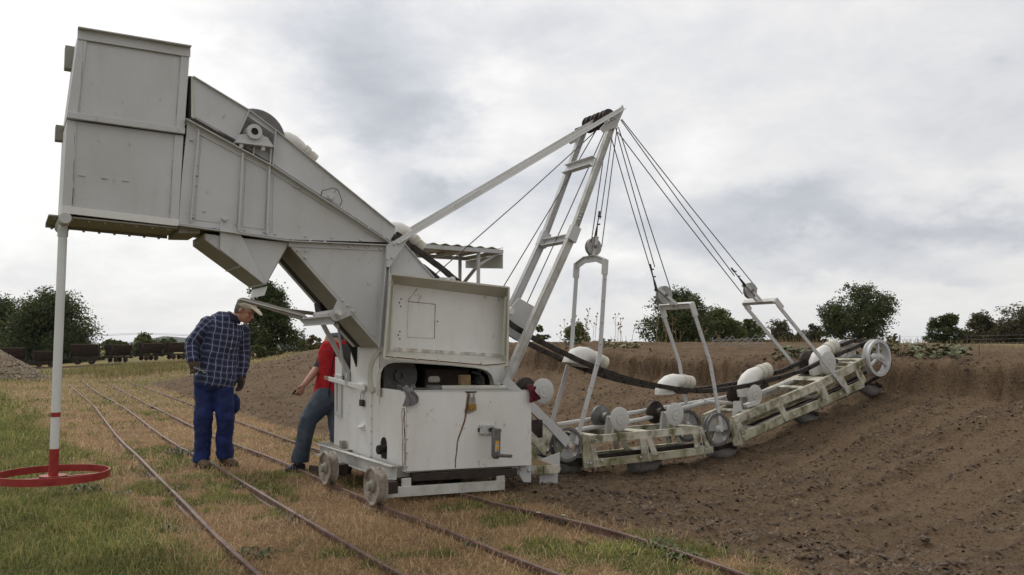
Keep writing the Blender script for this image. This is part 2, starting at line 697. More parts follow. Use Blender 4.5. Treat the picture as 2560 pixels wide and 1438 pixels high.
# ------------------------------------------------------------------ noise (numpy)
def _hash(ix, iy, seed):
    h = (ix.astype(np.int64) * 374761393 + iy.astype(np.int64) * 668265263 + seed * 1442695041) & 0x7fffffff
    h = ((h ^ (h >> 13)) * 1274126177) & 0x7fffffff
    return ((h ^ (h >> 16)) & 0xffff) / 65535.0


def vnoise(x, y, seed=0):
    x, y = np.asarray(x, float), np.asarray(y, float)
    ix, iy = np.floor(x), np.floor(y)
    fx, fy = x - ix, y - iy
    fx, fy = fx * fx * (3 - 2 * fx), fy * fy * (3 - 2 * fy)
    a, b = _hash(ix, iy, seed), _hash(ix + 1, iy, seed)
    c, d = _hash(ix, iy + 1, seed), _hash(ix + 1, iy + 1, seed)
    return (a * (1 - fx) + b * fx) * (1 - fy) + (c * (1 - fx) + d * fx) * fy


def fbm(x, y, seed=0, octs=4):
    s, a, t = 0.0, 0.5, 0.0
    for i in range(octs):
        s = s + a * vnoise(x * 2 ** i + 13.7 * i, y * 2 ** i + 7.1 * i, seed + i)
        t += a
        a *= 0.55
    return s / t


def sstep(x, a, b):
    t = np.clip((np.asarray(x, float) - a) / (b - a), 0, 1)
    return t * t * (3 - 2 * t)


# ------------------------------------------------------------------ the ground
PU = [-1e4, 3.7, 4.2, 4.8, 5.5, 6.2, 6.75, 7.4, 8.1, 8.8, 9.4, 9.60, 9.70, 9.80, 10.2, 12, 1e4]
PZ = [0, 0, -.01, -.04, -.06, -.04, .01, .13, .30, .46, .57, .63, .96, 1.02, 1.06, 1.08, 1.10]


def ridge(u, w):                  # scrape lines left by the buckets, running up the slope
    n = fbm(w * 2.6 + .55 * np.sin(u * .6 + .3), u * 0.15 + w * .04, 141, 3)
    n2 = fbm(w * 6.5 + .4 * np.sin(u * .8), u * 0.3, 145, 2)
    return np.clip(np.exp(-((n - .5) / .05) ** 2) + .6 * np.exp(-((n2 - .5) / .07) ** 2), 0, 1)


def soil_mask(u, w):
    edge = 3.62 + 0.34 * (fbm(u * 0.0 + w * 1.1, w * 0.3 + u * 1.5, 5) - 0.5) + 0.25 * sstep(w, 14, 26)
    far = 1 - sstep(w + 2.5 * (fbm(u * .4, w * .3, 8) - .5), 27, 30)
    beyond = 1 - sstep(u + 4 * (fbm(u * .5, w * .5, 9) - .5), 24, 30)
    return sstep(u, edge - 0.1, edge + 0.1) * far * beyond


def green_mask(u, w):
    n = fbm(u * 1.3, w * 1.3, 21, 4)
    n2 = fbm(u * 4.5, w * 4.5, 25, 3)
    meadow = 1 - sstep(u + 0.9 * (n - 0.5) + 0.055 * np.clip(w - 7, 0, 40), 0.55, 1.15)
    near = 1 - sstep(w, 3.5, 6.5)
    tufts = sstep(n * 0.55 + n2 * 0.45 + .035 * near, 0.575, 0.63)
    gap = tufts * 0.9
    far = sstep(w, 22, 34) * sstep(n, .3, .55)
    drymeadow = 1 - 0.5 * sstep(n2 * .5 + n * .5, .5, .62)
    return np.clip(np.maximum(meadow * drymeadow, gap), 0, 1) * (1 - 0.0 * far) + 0.0


def height(u, w, fine=True):
    u, w = np.asarray(u, float), np.asarray(w, float)
    jit = 0.34 * (fbm(w * 0.55, u * 0.05, 31) - 0.5) + 0.20 * (vnoise(w * 2.1, u * .2, 33) - 0.5) + .16 * (vnoise(w * 5.5, u * .8, 34) - .5) + .10 * (vnoise(w * 13, u * 2, 35) - .5)
    top = 1.0 + 0.21 * sstep(w, 9, 16) - 0.03 * sstep(w, 20, 27)
    prof = np.interp(u + jit * sstep(u, 8.5, 9.6) * (1 - sstep(u, 10.5, 12)), PU, PZ)
    prof = np.where(u > 7, prof * (1 + (top - 1) * sstep(u, 7, 9.8)), prof)
    # far end of the bank: a plain ramp
    ramp = np.interp(u, [-1e4, 3.8, 7.2, 9.5, 14, 30, 1e4], [0, 0, .66, 1.14, 1.16, 1.1, 1.05])
    k = sstep(w, 17, 26)
    prof = prof * (1 - k) + ramp * k
    behind = np.interp(u, [-1e4, 2, 6, 14, 40, 1e4], [0, 0, .28, .62, .9, 1.0])
    k2 = sstep(w, 28, 36)
    z = prof * (1 - k2) + behind * k2
    if fine:
        m = soil_mask(u, w)
        near = 1 - sstep(np.hypot(u, w), 20, 40)
        furrow = (fbm(w * 4.2 + .35 * np.sin(u * .9), u * 0.22, 41, 3) - .5) * 0.13 + (fbm(w * 11 + .9 * np.sin(u * .7), u * .5, 42, 2) - .5) * .035
        furrow = furrow * .38 + (ridge(u, w) - .35) * .032
        lump = (fbm(u * 3.2, w * 3.2, 43, 4) - .5) * 0.11 + (fbm(u * 11, w * 11, 47, 3) - .5) * 0.05
        rim = np.exp(-((u - 3.95) / .28) ** 2) * 0.05 * fbm(u * 2, w * 2.2, 49)
        z = z + m * near * (furrow + lump + rim)
        face = np.exp(-((u - 9.85) / .25) ** 2) * (1 - k)
        z = z + face * near * ((fbm(u * 5, w * 4, 51, 3) - .5) * .13 + (fbm(u * 14, w * 11, 52, 2) - .5) * .07)
        z = z + (1 - m) * ((fbm(u * .9, w * .9, 53, 3) - .5) * .05 + (fbm(u * 4, w * 4, 54, 2) - .5) * 0.022)
    return z


def ground_z(X, Y):
    u, w = uw(X, Y)
    return float(height(np.array([u]), np.array([w]))[0])


def axis_steps(pts):
    out = [pts[0][0]]
    for (a, s0), (b, s1) in zip(pts[:-1], pts[1:]):
        x = a
        while x < b - 1e-6:
            t = (x - a) / (b - a)
            x = min(b, x + s0 * (1 - t) + s1 * t)
            out.append(x)
    return np.array(out)


def build_ground():
    us = axis_steps([(-2500, 300), (-300, 60), (-60, 4), (-12, .5), (-3, .09), (1, .06), (3.3, .045), (10.6, .045), (13, .12), (24, 1.2),
                     (80, 8), (400, 60), (2500, 400)])
    ws = axis_steps([(-60, 12), (0, .8), (1.5, .05), (8, .05), (18, .1), (36, .3), (60, 1.5), (300, 20), (3000, 300)])
    Ug, Wg = np.meshgrid(us, ws)
    Z = height(Ug, Wg)
    X, Y = Ug * CA - Wg * SA, Ug * SA + Wg * CA
    nu, nw = len(us), len(ws)
    v = np.stack([X.ravel(), Y.ravel(), Z.ravel()], 1)
    i = np.arange((nw - 1) * (nu - 1))
    r, c = i // (nu - 1), i % (nu - 1)
    a = r * nu + c
    f = np.stack([a, a + 1, a + 1 + nu, a + nu], 1)
    k = NT('ground_cover', 0.95, 0, 0.15)
    soil, green = k.attr('soil'), k.attr('green')
    n1, n2, n3 = k.noise(2.2, 6, .65), k.noise(24, 6, .7), k.noise(90, 4, .7)
    sc = k.ramp(n2, [(0.28, (0.074, 0.049, 0.029)), (0.5, (0.143, 0.101, 0.062)), (0.72, (0.225, 0.168, 0.110))])
    sc = k.mix(k.ramp(n1, [(0.4, 0.0), (0.68, 0.45)]), sc, (0.190, 0.128, 0.074))
    sc = k.mix(k.ramp(n3, [(0.60, 0), (0.70, .55)]), sc, (0.21, 0.165, 0.125))
    sc = k.mix(k.math('MULTIPLY', k.attr('ridge'), k.ramp(k.noise(3.5, 4), [(.35, .25), (.65, .9)])), k.mix(.4, sc, (0.215, 0.140, 0.080)), k.mix(.55, sc, (0.082, 0.054, 0.036)))
    # shale flakes mixed into the soil: every cell is one flake with its own tone
    vm = k.t.nodes.new('ShaderNodeTexVoronoi')
    vm.inputs['Scale'].default_value = 42
    k.t.links.new(k.tc.outputs['Object'], vm.inputs['Vector'])
    vs_ = k.t.nodes.new('ShaderNodeSeparateColor')
    k.t.links.new(vm.outputs['Color'], vs_.inputs[0])
    chip = k.math('MULTIPLY', k.ramp(vm.outputs['Distance'], [(.25, 1.0), (.42, 0.0)]), k.ramp(vs_.outputs[0], [(.45, 0.0), (.55, 1.0)]))
    tone = k.ramp(vs_.outputs[1], [(0.0, (0.055, 0.035, 0.023)), (.4, (0.125, 0.084, 0.055)), (.75, (0.21, 0.15, 0.105)), (1.0, (0.32, 0.255, 0.20))])
    sc = k.mix(k.math('MULTIPLY', chip, .85), sc, tone)
    dry = k.ramp(n2, [(0.25, (0.14, 0.084, 0.042)), (0.5, (0.30, 0.188, 0.094)), (0.75, (0.46, 0.315, 0.165))])
    dry = k.mix(k.ramp(k.noise(1.7, 5, .62, off=(3, 8, 1)), [(.46, 0.0), (.64, .75)]), dry, (0.155, 0.094, 0.054))
    gr = k.ramp(n2, [(0.25, (0.045, 0.050, 0.018)), (0.55, (0.11, 0.12, 0.040)), (0.8, (0.20, 0.18, 0.07))])
    damp_shade = k.attr('damp_shade')
    sc = k.mix(k.math('MULTIPLY', damp_shade, k.ramp(n1, [(.3, .2), (.65, .72)])), sc, (0.058, 0.036, 0.022))  # shade below the bank lip painted into the soil colour, along with damp
    far = k.mix(k.ramp(k.noise(.22, 5, .6), [(.42, 0), (.6, 1)]), (0.25, 0.180, 0.085), (0.135, 0.135, 0.05))
    fmask = k.attr('far')
    base = k.mix(green, dry, gr)
    base = k.mix(fmask, base, far)
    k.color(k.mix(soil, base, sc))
    k.bump(k.math('ADD', k.math('ADD', k.math('MULTIPLY', n2, 1.0), k.math('MULTIPLY', n3, 0.5)), k.math('MULTIPLY', k.math('MULTIPLY', chip, soil), .5)), 1.0, 0.035)
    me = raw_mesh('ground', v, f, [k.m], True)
    U1, W1 = Ug.ravel(), Wg.ravel()
    set_float(me, 'ridge', ridge(U1, W1))
    set_float(me, 'soil', soil_mask(U1, W1))
    set_float(me, 'green', green_mask(U1, W1))
    zz = height(U1, W1, False)
    topz = np.where(W1 < 20, 1.0 + .21 * sstep(W1, 9, 16), 1.2)
    set_float(me, 'damp_shade', (.25 + .75 * sstep(fbm(W1 * .9, U1 * .4, 57, 3), .38, .6)) * sstep(zz / topz, .58, .74) * (1 - sstep(zz / topz, .90, .98)) * (1 - sstep(W1, 19, 24)) * sstep(U1, 8.6, 9.3) * (1 - sstep(U1, 10.1, 10.3)))  # mask of the painted shade and damp on the cut face
    set_float(me, 'far', sstep(np.hypot(U1, W1), 14, 24))
    o = bpy.data.objects.new('ground', me)
    link(o)
    tag(o, 'flat dry grass field rising to a dug bank of brown soil on the right', 'ground', kind='structure')


build_ground()


# ------------------------------------------------------------------ grass, straw, stones
def rand_area(n, u0, u1, w0, w1):
    return RNG.uniform(u0, u1, n), RNG.uniform(w0, w1, n)


def in_view(u, w, margin=0.5):
    X, Y = u * CA - w * SA, u * SA + w * CA
    return (Y > 2.6) & (np.abs(X / np.maximum(Y, .1)) < 0.62 + margin)


def blades(name, u, w, hgt, wid, lean, cols, label, cat, droop=0.35):
    n = len(u)
    z = height(u, w) - 0.004
    X, Y = u * CA - w * SA, u * SA + w * CA
    a = RNG.uniform(0, 2 * np.pi, n)
    ln = lean * RNG.uniform(.3, 1.25, n)
    dx, dy = np.cos(a), np.sin(a)
    b = RNG.uniform(0, 2 * np.pi, n)
    sx, sy = np.cos(b) * wid / 2, np.sin(b) * wid / 2
    mx, my, mz = X + dx * ln * hgt * .35, Y + dy * ln * hgt * .35, z + hgt * .62
    tx, ty, tz = X + dx * ln * hgt * 1.1, Y + dy * ln * hgt * 1.1, z + hgt * np.clip(1 - droop * ln, .12, 1)
    v = np.empty((n, 5, 3), np.float32)
    v[:, 0] = np.stack([X - sx, Y - sy, z], 1)
    v[:, 1] = np.stack([X + sx, Y + sy, z], 1)
    v[:, 2] = np.stack([mx + sx * .75, my + sy * .75, mz], 1)
    v[:, 3] = np.stack([mx - sx * .75, my - sy * .75, mz], 1)
    v[:, 4] = np.stack([tx, ty, tz], 1)
    k = np.arange(n) * 5
    f = np.concatenate([np.stack([k, k + 1, k + 2], 1), np.stack([k, k + 2, k + 3], 1), np.stack([k + 3, k + 2, k + 4], 1)])
    me = raw_mesh(name, v.reshape(-1, 3), f, [M['blade']])
    set_color(me, 'tint', np.repeat(cols, 5, 0))
    o = bpy.data.objects.new(name, me)
    link(o)
    return tag(o, label, cat, kind='stuff')


def make_blade_mat():
    k = NT('grass_blade', 0.7, 0, 0.25)
    k.color(k.attr('tint', 'Color'))
    k.b.inputs['Subsurface Weight'].default_value = 0.0
    tr = k.t.nodes.new('ShaderNodeBsdfTranslucent')
    k.t.links.new(k.attr('tint', 'Color'), tr.inputs[0])
    mx = k.t.nodes.new('ShaderNodeMixShader')
    mx.inputs[0].default_value = 0.3
    k.t.links.new(k.b.outputs[0], mx.inputs[1])
    k.t.links.new(tr.outputs[0], mx.inputs[2])
    k.t.links.new(mx.outputs[0], k.t.nodes['Material Output'].inputs[0])
    M['blade'] = k.m


make_blade_mat()


def tint(n, stops):
    t = RNG.uniform(0, 1, n)
    xs = np.linspace(0, 1, len(stops))
    c = np.stack([np.interp(t, xs, [s[i] for s in stops]) for i in range(3)], 1)
    return c * RNG.uniform(.75, 1.2, (n, 1))


GREEN = [(0.078, 0.112, 0.022), (0.15, 0.19, 0.044), (0.27, 0.275, 0.080), (0.44, 0.36, 0.15)]
STRAW = [(0.25, 0.158, 0.085), (0.46, 0.315, 0.175), (0.64, 0.475, 0.285), (0.36, 0.225, 0.120)]


def scatter(n, box, dens, r0, r1):
    u, w = rand_area(n, *box)
    d = np.hypot(u, w)
    keep = in_view(u, w) & (d >= r0) & (d < r1)
    u, w = u[keep], w[keep]
    s = RNG.uniform(0, 1, len(u)) < dens(u, w)
    return u[s], w[s]


def build_grass():
    for r0, r1, n, sc, nm in ((0, 8.5, 480000, 1.0, 'near'), (8.5, 17, 460000, 1.6, 'mid'), (17, 40, 330000, 3.2, 'far')):
        box = (-9, 5.0, 1.0, 9) if nm == 'near' else ((-16, 5, 2, 18) if nm == 'mid' else (-30, 9, 10, 40))
        u, w = scatter(n, box, lambda u, w: green_mask(u, w) * (1 - soil_mask(u, w)) * .95, r0, r1)
        m = len(u)
        tall = 0.55 + 0.9 * fbm(u * 1.7, w * 1.7, 61, 3)
        meadow = 1 - sstep(u, .5, 1.4)
        h = sc ** .45 * RNG.uniform(.03, .085, m) * tall * (0.75 + .6 * meadow)
        clump = (.55 + .95 * fbm(u * 2.6, w * 2.6, 67, 3))[:, None] * (.75 + .5 * fbm(u * 9, w * 9, 68, 2))[:, None]
        blades('grass', u, w, h, .0045 * sc * RNG.uniform(.7, 1.3, m), 1.0, tint(m, GREEN) * clump,
               {'near': 'short green meadow grass in the foreground left of the rails',
                'mid': 'patchy green grass between and beside the rails further back',
                'far': 'thin far green grass before the rusty wagons'}[nm], 'grass')
        u, w = scatter(n // 2, box, lambda u, w: (0.35 + .65 * (1 - green_mask(u, w))) * (1 - soil_mask(u, w)) * .8, r0, r1)
        m = len(u)
        h = sc ** .45 * RNG.uniform(.022, .085, m)
        blades('dry_grass', u, w, h, .0034 * sc * RNG.uniform(.7, 1.3, m), 1.5, tint(m, STRAW),
               {'near': 'dry straw coloured grass lying between the near rails',
                'mid': 'dry straw coloured grass around the machine and the two workers',
                'far': 'dry straw coloured grass far down the track'}[nm], 'dry grass', .62)
    # tall pale bents standing out of the lawn
    u, w = scatter(9000, (-5, 4.6, 1.5, 9), lambda u, w: (1 - soil_mask(u, w)) * .13 * (.4 + fbm(u * 2, w * 2, 71)), 0, 11)
    m = len(u)
    blades('grass_stems', u, w, RNG.uniform(.08, .22, m), np.full(m, .0032), .5, tint(m, STRAW[1:3]),
           'thin pale grass stems standing above the short lawn', 'grass stems')
    # tall dry grass in front of the wagons and at the bank end
    u, w = scatter(150000, (-30, 9, 26, 46), lambda u, w: np.clip(1.6 * fbm(u * .5, w * .5, 73) - .35, 0, 1) * sstep(w, 30, 34) * .7 * (.12 + .88 * sstep(u / w, .03, .09)), 26, 60)
    m = len(u)
    blades('tall_grass', u, w, RNG.uniform(.10, .34, m) * (.5 + fbm(u * .9, w * .9, 75)), np.full(m, .022), .8,
           tint(m, [(0.12, 0.14, 0.04), (0.22, 0.20, 0.075), (0.38, 0.29, 0.14)]) * (.6 + .8 * fbm(u * .7, w * .7, 76))[:, None],
           'tall yellowing grass in front of the rusty wagons', 'tall grass')
    # dry grass fringe on top of the bank
    u, w = scatter(60000, (10.3, 24, 1, 26), lambda u, w: np.clip(2.0 * fbm(u * .8, w * .8, 77) - .75, 0, 1) * (.008 + .3 * sstep(u, 16, 20)), 8, 34)
    m = len(u)
    blades('bank_grass', u, w, RNG.uniform(.05, .28, m), np.full(m, .012), .5,
           tint(m, [(0.12, 0.12, 0.04), (0.26, 0.19, 0.09), (0.36, 0.27, 0.14)]),
           'sparse dry grass along the top of the soil bank', 'dry grass')


build_grass()


def chips(name, u, w, size, cols, sink, label, cat):
    """flat shale chips: each an irregular 6-vertex plate"""
    n = len(u)
    z = height(u, w)
    X, Y = u * CA - w * SA, u * SA + w * CA
    ang = np.sort(RNG.uniform(0, 2 * np.pi, (n, 5)), 1)
    ang = (np.arange(5) / 5 * 2 * np.pi)[None] + RNG.uniform(-.45, .45, (n, 5)) + RNG.uniform(0, 6.28, (n, 1))
    rad = size[:, None] * RNG.uniform(.32, .62, (n, 5))
    th = size * RNG.uniform(.08, .34, n)
    tilt = RNG.normal(0, .38, (n, 2))
    lx, ly = rad * np.cos(ang), rad * np.sin(ang)
    zt = tilt[:, :1] * lx + tilt[:, 1:] * ly
    v = np.empty((n, 10, 3), np.float32)
    v[:, :5, 0] = X[:, None] + lx
    v[:, :5, 1] = Y[:, None] + ly
    v[:, :5, 2] = z[:, None] + zt - sink * th[:, None]
    v[:, 5:, 0] = X[:, None] + lx * .82
    v[:, 5:, 1] = Y[:, None] + ly * .82
    v[:, 5:, 2] = z[:, None] + zt + th[:, None] * (1 - sink)
    k = (np.arange(n) * 10)[:, None]
    q = [np.concatenate([k + i, k + (i + 1) % 5, k + 5 + (i + 1) % 5, k + 5 + i], 1) for i in range(5)]
    t1 = [np.concatenate([k + 5, k + 6, k + 7, k + 8], 1), np.concatenate([k + 5, k + 8, k + 9, k + 9], 1)]
    quads = np.concatenate(q + t1[:1])
    tris = np.concatenate([k + 5, k + 8, k + 9], 1)
    f3 = np.concatenate([quads[:, [0, 1, 2]], quads[:, [0, 2, 3]], tris])
    me = raw_mesh(name, v.reshape(-1, 3), f3, [M['stone']])
    set_color(me, 'tint', np.repeat(cols, 10, 0))
    o = bpy.data.objects.new(name, me)
    link(o)
    return tag(o, label, cat, kind='stuff')


def make_stone_mat():
    k = NT('shale_stone', 0.85, 0, 0.3)
    n = k.noise(30, 5, .6)
    k.color(k.mix(k.ramp(n, [(.35, 0), (.7, .6)]), k.attr('tint', 'Color'), (0.05, 0.04, 0.03)))
    k.bump(n, .3, .008)
    M['stone'] = k.m


make_stone_mat()
STONE = [(0.058, 0.037, 0.023), (0.115, 0.076, 0.048), (0.165, 0.113, 0.076), (0.120, 0.093, 0.072), (0.22, 0.145, 0.085)]


def build_stones():
    def dens(u, w):
        edge = np.exp(-((u - 4.1) / .55) ** 2)
        band = ridge(u, w) ** 1.5
        return soil_mask(u, w) * np.clip(.10 + .6 * band * (1 - .6 * sstep(w, 5, 12)) + .55 * edge * (1 - sstep(w, 7, 12)), 0, 1)
    u, w = scatter(100000, (3.3, 10, 1.2, 12), dens, 0, 14)
    s = .010 + .036 * RNG.uniform(0, 1, len(u)) ** 3
    chips('loose_shale', u, w, s, tint(len(u), STONE), .35, 'small brown shale chips strewn over the dug soil', 'stones')
    u, w = scatter(26000, (3.5, 10, 6, 28), lambda u, w: soil_mask(u, w) * .55, 12, 34)
    s = .02 + .06 * RNG.uniform(0, 1, len(u)) ** 4
    chips('loose_shale', u, w, s, tint(len(u), STONE), .45, 'brown stones on the far soil slope behind the excavator', 'stones')
    u, w = scatter(9000, (2.5, 5.2, 1.2, 7.2), lambda u, w: .75 * np.exp(-((u - 4.15) / .5) ** 2), 0, 9)
    s = .010 + .05 * RNG.uniform(0, 1, len(u)) ** 3.5
    chips('broken_shale', u, w, s, tint(len(u), STONE), .35, 'coarse broken shale along the edge of the dug soil', 'stones')


build_stones()


def one_stone(name, c, size, tintc, label, cat, group, seed):
    r = random.Random(seed)
    bm = bmesh.new()
    bmesh.ops.create_icosphere(bm, subdivisions=1, radius=1)
    sx, sy, sz = size * r.uniform(.8, 1.3), size * r.uniform(.6, 1), size * r.uniform(.32, .6)
    for v in bm.verts:
        f = r.uniform(.78, 1.2)
        v.co = Vector((v.co.x * sx * f, v.co.y * sy * f, v.co.z * sz * f))
    me = bpy.data.meshes.new(name)
    bm.to_mesh(me)
    bm.free()
    me.materials.append(M['stone'])
    set_color(me, 'tint', np.tile(np.array(tintc), (len(me.vertices), 1)))
    o = bpy.data.objects.new(name, me)
    link(o)
    o.location = c
    o.rotation_euler = (r.uniform(-.25, .25), r.uniform(-.25, .25), r.uniform(0, 6.28))
    return tag(o, label, cat, group)


def build_big_stones():
    G2 = 'loose shale stones in front of the excavated slope'
    pts = [(1455, 1362), (1640, 1352), (1585, 1385), (1350, 1255), (1760, 1400), (1830, 1330), (1900, 1385), (1985, 1345),
           (2060, 1410), (2140, 1370), (2210, 1395), (2310, 1350), (2360, 1415), (2440, 1380), (2500, 1420), (2260, 1290),
           (2120, 1300), (1960, 1290), (1780, 1290), (1700, 1310), (1545, 1300), (1615, 1275), (2400, 1300), (2480, 1330),
           (2020, 1195), (2400, 1160), (1880, 1240), (2330, 1220)]
    for i, (x, y) in enumerate(pts):
        p = G(x, y)
        for _ in range(4):
            z = ground_z(p.x, p.y)
            p = G(x, y, z)
        s = random.uniform(.022, .042)
        if i == 0:
            one_stone('stone', (p.x, p.y, z + .012), .058, (0.20, 0.115, 0.055),
                      'largest orange brown stone on the soil near the bottom edge', 'stone', None, 3)
        else:
            one_stone('stone', (p.x, p.y, z + .006), s, random.choice(STONE[1:4]),
                      'grey brown shale stone lying loose on the dug soil', 'stone', G2, i)


build_big_stones()


# ------------------------------------------------------------------ rails
def rail_profile(s=1.0):
    return [(-.024, 0), (.024, 0), (.024, .006), (.005, .012), (.005, .042), (.0125, .046), (.0125, .058), (-.0125, .058), (-.0125, .046),
            (-.005, .042), (-.005, .012), (-.024, .006)]


def build_rail(px, label, ext=None, zoff=-0.012):
    pts = [G(x, y, .045) for x, y in px]
    if ext:
        d = (pts[-1] - pts[-2]).normalized()
        pts.append(pts[-1] + d * ext)
    # resample smoothly
    P = []
    for i in range(len(pts) - 1):
        p0, p1, p2, p3 = pts[max(i - 1, 0)], pts[i], pts[i + 1], pts[min(i + 2, len(pts) - 1)]
        n = max(2, int((p2 - p1).length / .35))
        for k in range(n):
            t = k / n
            lin_p = p1.lerp(p2, t)
            m1, m2 = (p2 - p0) / 2, (p3 - p1) / 2
            sc = (p2 - p1).length
            m1 = m1.normalized() * sc if m1.length else m1
            m2 = m2.normalized() * sc if m2.length else m2
            h = (2 * t**3 - 3 * t**2 + 1) * p1 + (t**3 - 2 * t**2 + t) * m1 + (-2 * t**3 + 3 * t**2) * p2 + (t**3 - t**2) * m2
            P.append(h)
    P.append(pts[-1])
    mb = MB()
    prof = rail_profile()
    m = len(prof)
    for i, p in enumerate(P):
        d = (P[min(i + 1, len(P) - 1)] - P[max(i - 1, 0)])
        d.z = 0
        d.normalize()
        side = Vector((d.y, -d.x, 0))
        for a, b in prof:
            mb.v.append(tuple(Vector((p.x, p.y, zoff)) + side * a + Vector((0, 0, b))))
    for i in range(len(P) - 1):
        for k in range(m):
            j = (k + 1) % m
            mb.f.append((i * m + k, i * m + j, (i + 1) * m + j, (i + 1) * m + k))
    o = mb.build('rail', M['rail'], None, smooth=30)
    tag(o, label, 'rail', 'narrow gauge rails running through the grass')
    # fishplates at the joints
    L, last = 0.0, 0.0
    for i in range(1, len(P)):
        L += (P[i] - P[i - 1]).length
        if L - last > 4.1:
            last = L
            d = (P[i] - P[i - 1]).normalized()
            side = Vector((d.y, -d.x, 0))
            fb = MB()
            for k in (-1, 1):
                c = Vector((P[i].x, P[i].y, zoff + .027)) + side * (.012 * k)
                fb.beam(c - d * .11, c + d * .11, .012, .026)
                for q in (-.07, .07):
                    fb.beam(c + d * q + side * .006 * k, c + d * q + side * .016 * k, .014, .014)
            fb.build('fishplate', M['dark'], o)
    return o


RAIL3 = [(262, 955), (350, 1000), (437, 1043), (525, 1086), (612, 1119), (700, 1152), (822, 1206), (940, 1257), (1090, 1314), (1250, 1379), (1405, 1438)]
RAIL4 = [(322, 955), (400, 982), (480, 1011), (600, 1055), (760, 1112), (1000, 1186), (1230, 1254), (1480, 1312), (1660, 1365), (1870, 1438)]
build_rail([(170, 960), (200, 985), (232, 1012), (262, 1050), (283, 1078), (310, 1108), (345, 1140), (400, 1196), (450, 1245),
            (520, 1318), (585, 1380), (650, 1438)], 'outermost rail on the left, wavy, beside the green meadow', 1.6)
build_rail([(205, 950), (228, 970), (250, 985), (300, 1012), (340, 1040), (390, 1078), (457, 1121), (518, 1150), (580, 1188), (640, 1224), (730, 1278),
            (820, 1330), (900, 1377), (1010, 1438)], 'second rail from the left, passing between the boots of the man in plaid', 1.6)
build_rail(RAIL3, 'rail under the two visible wheels of the excavator', 1.6)
build_rail(RAIL4, 'rail at the edge of the brown soil, running under the far side of the excavator', 1.6)

# ================================================================== the bucket-chain excavator
WN, WF, WB = 6.30, 6.86, 5.90
bx, by = XY(U0, W0)
EX = empty('bucket_chain_excavator', (bx, by, 0), ANG,
           label='old white bucket chain excavator on rails digging into the soil bank', cat='excavator')
BOLT = MB().lathe((0, 0, 0), [(.0105, .002), (.0105, -.006), (.007, -.010), (.003, -.011)], 6).mesh('bolt', M['paint'])


def bolts(parent, pts, w, s=1.0, mat=None):
    for x, y in pts:
        o = bpy.data.objects.new('bolt', BOLT)
        link(o, parent)
        o.location = S(x, y, w)
        o.scale = (s, s, s)


def lerp2(a, b, t):
    return a[0] + (b[0] - a[0]) * t, a[1] + (b[1] - a[1]) * t


def along(a, b, n, e=0.04):
    return [lerp2(a, b, e + (1 - 2 * e) * i / (n - 1)) for i in range(n)]


P_ = M['paint']


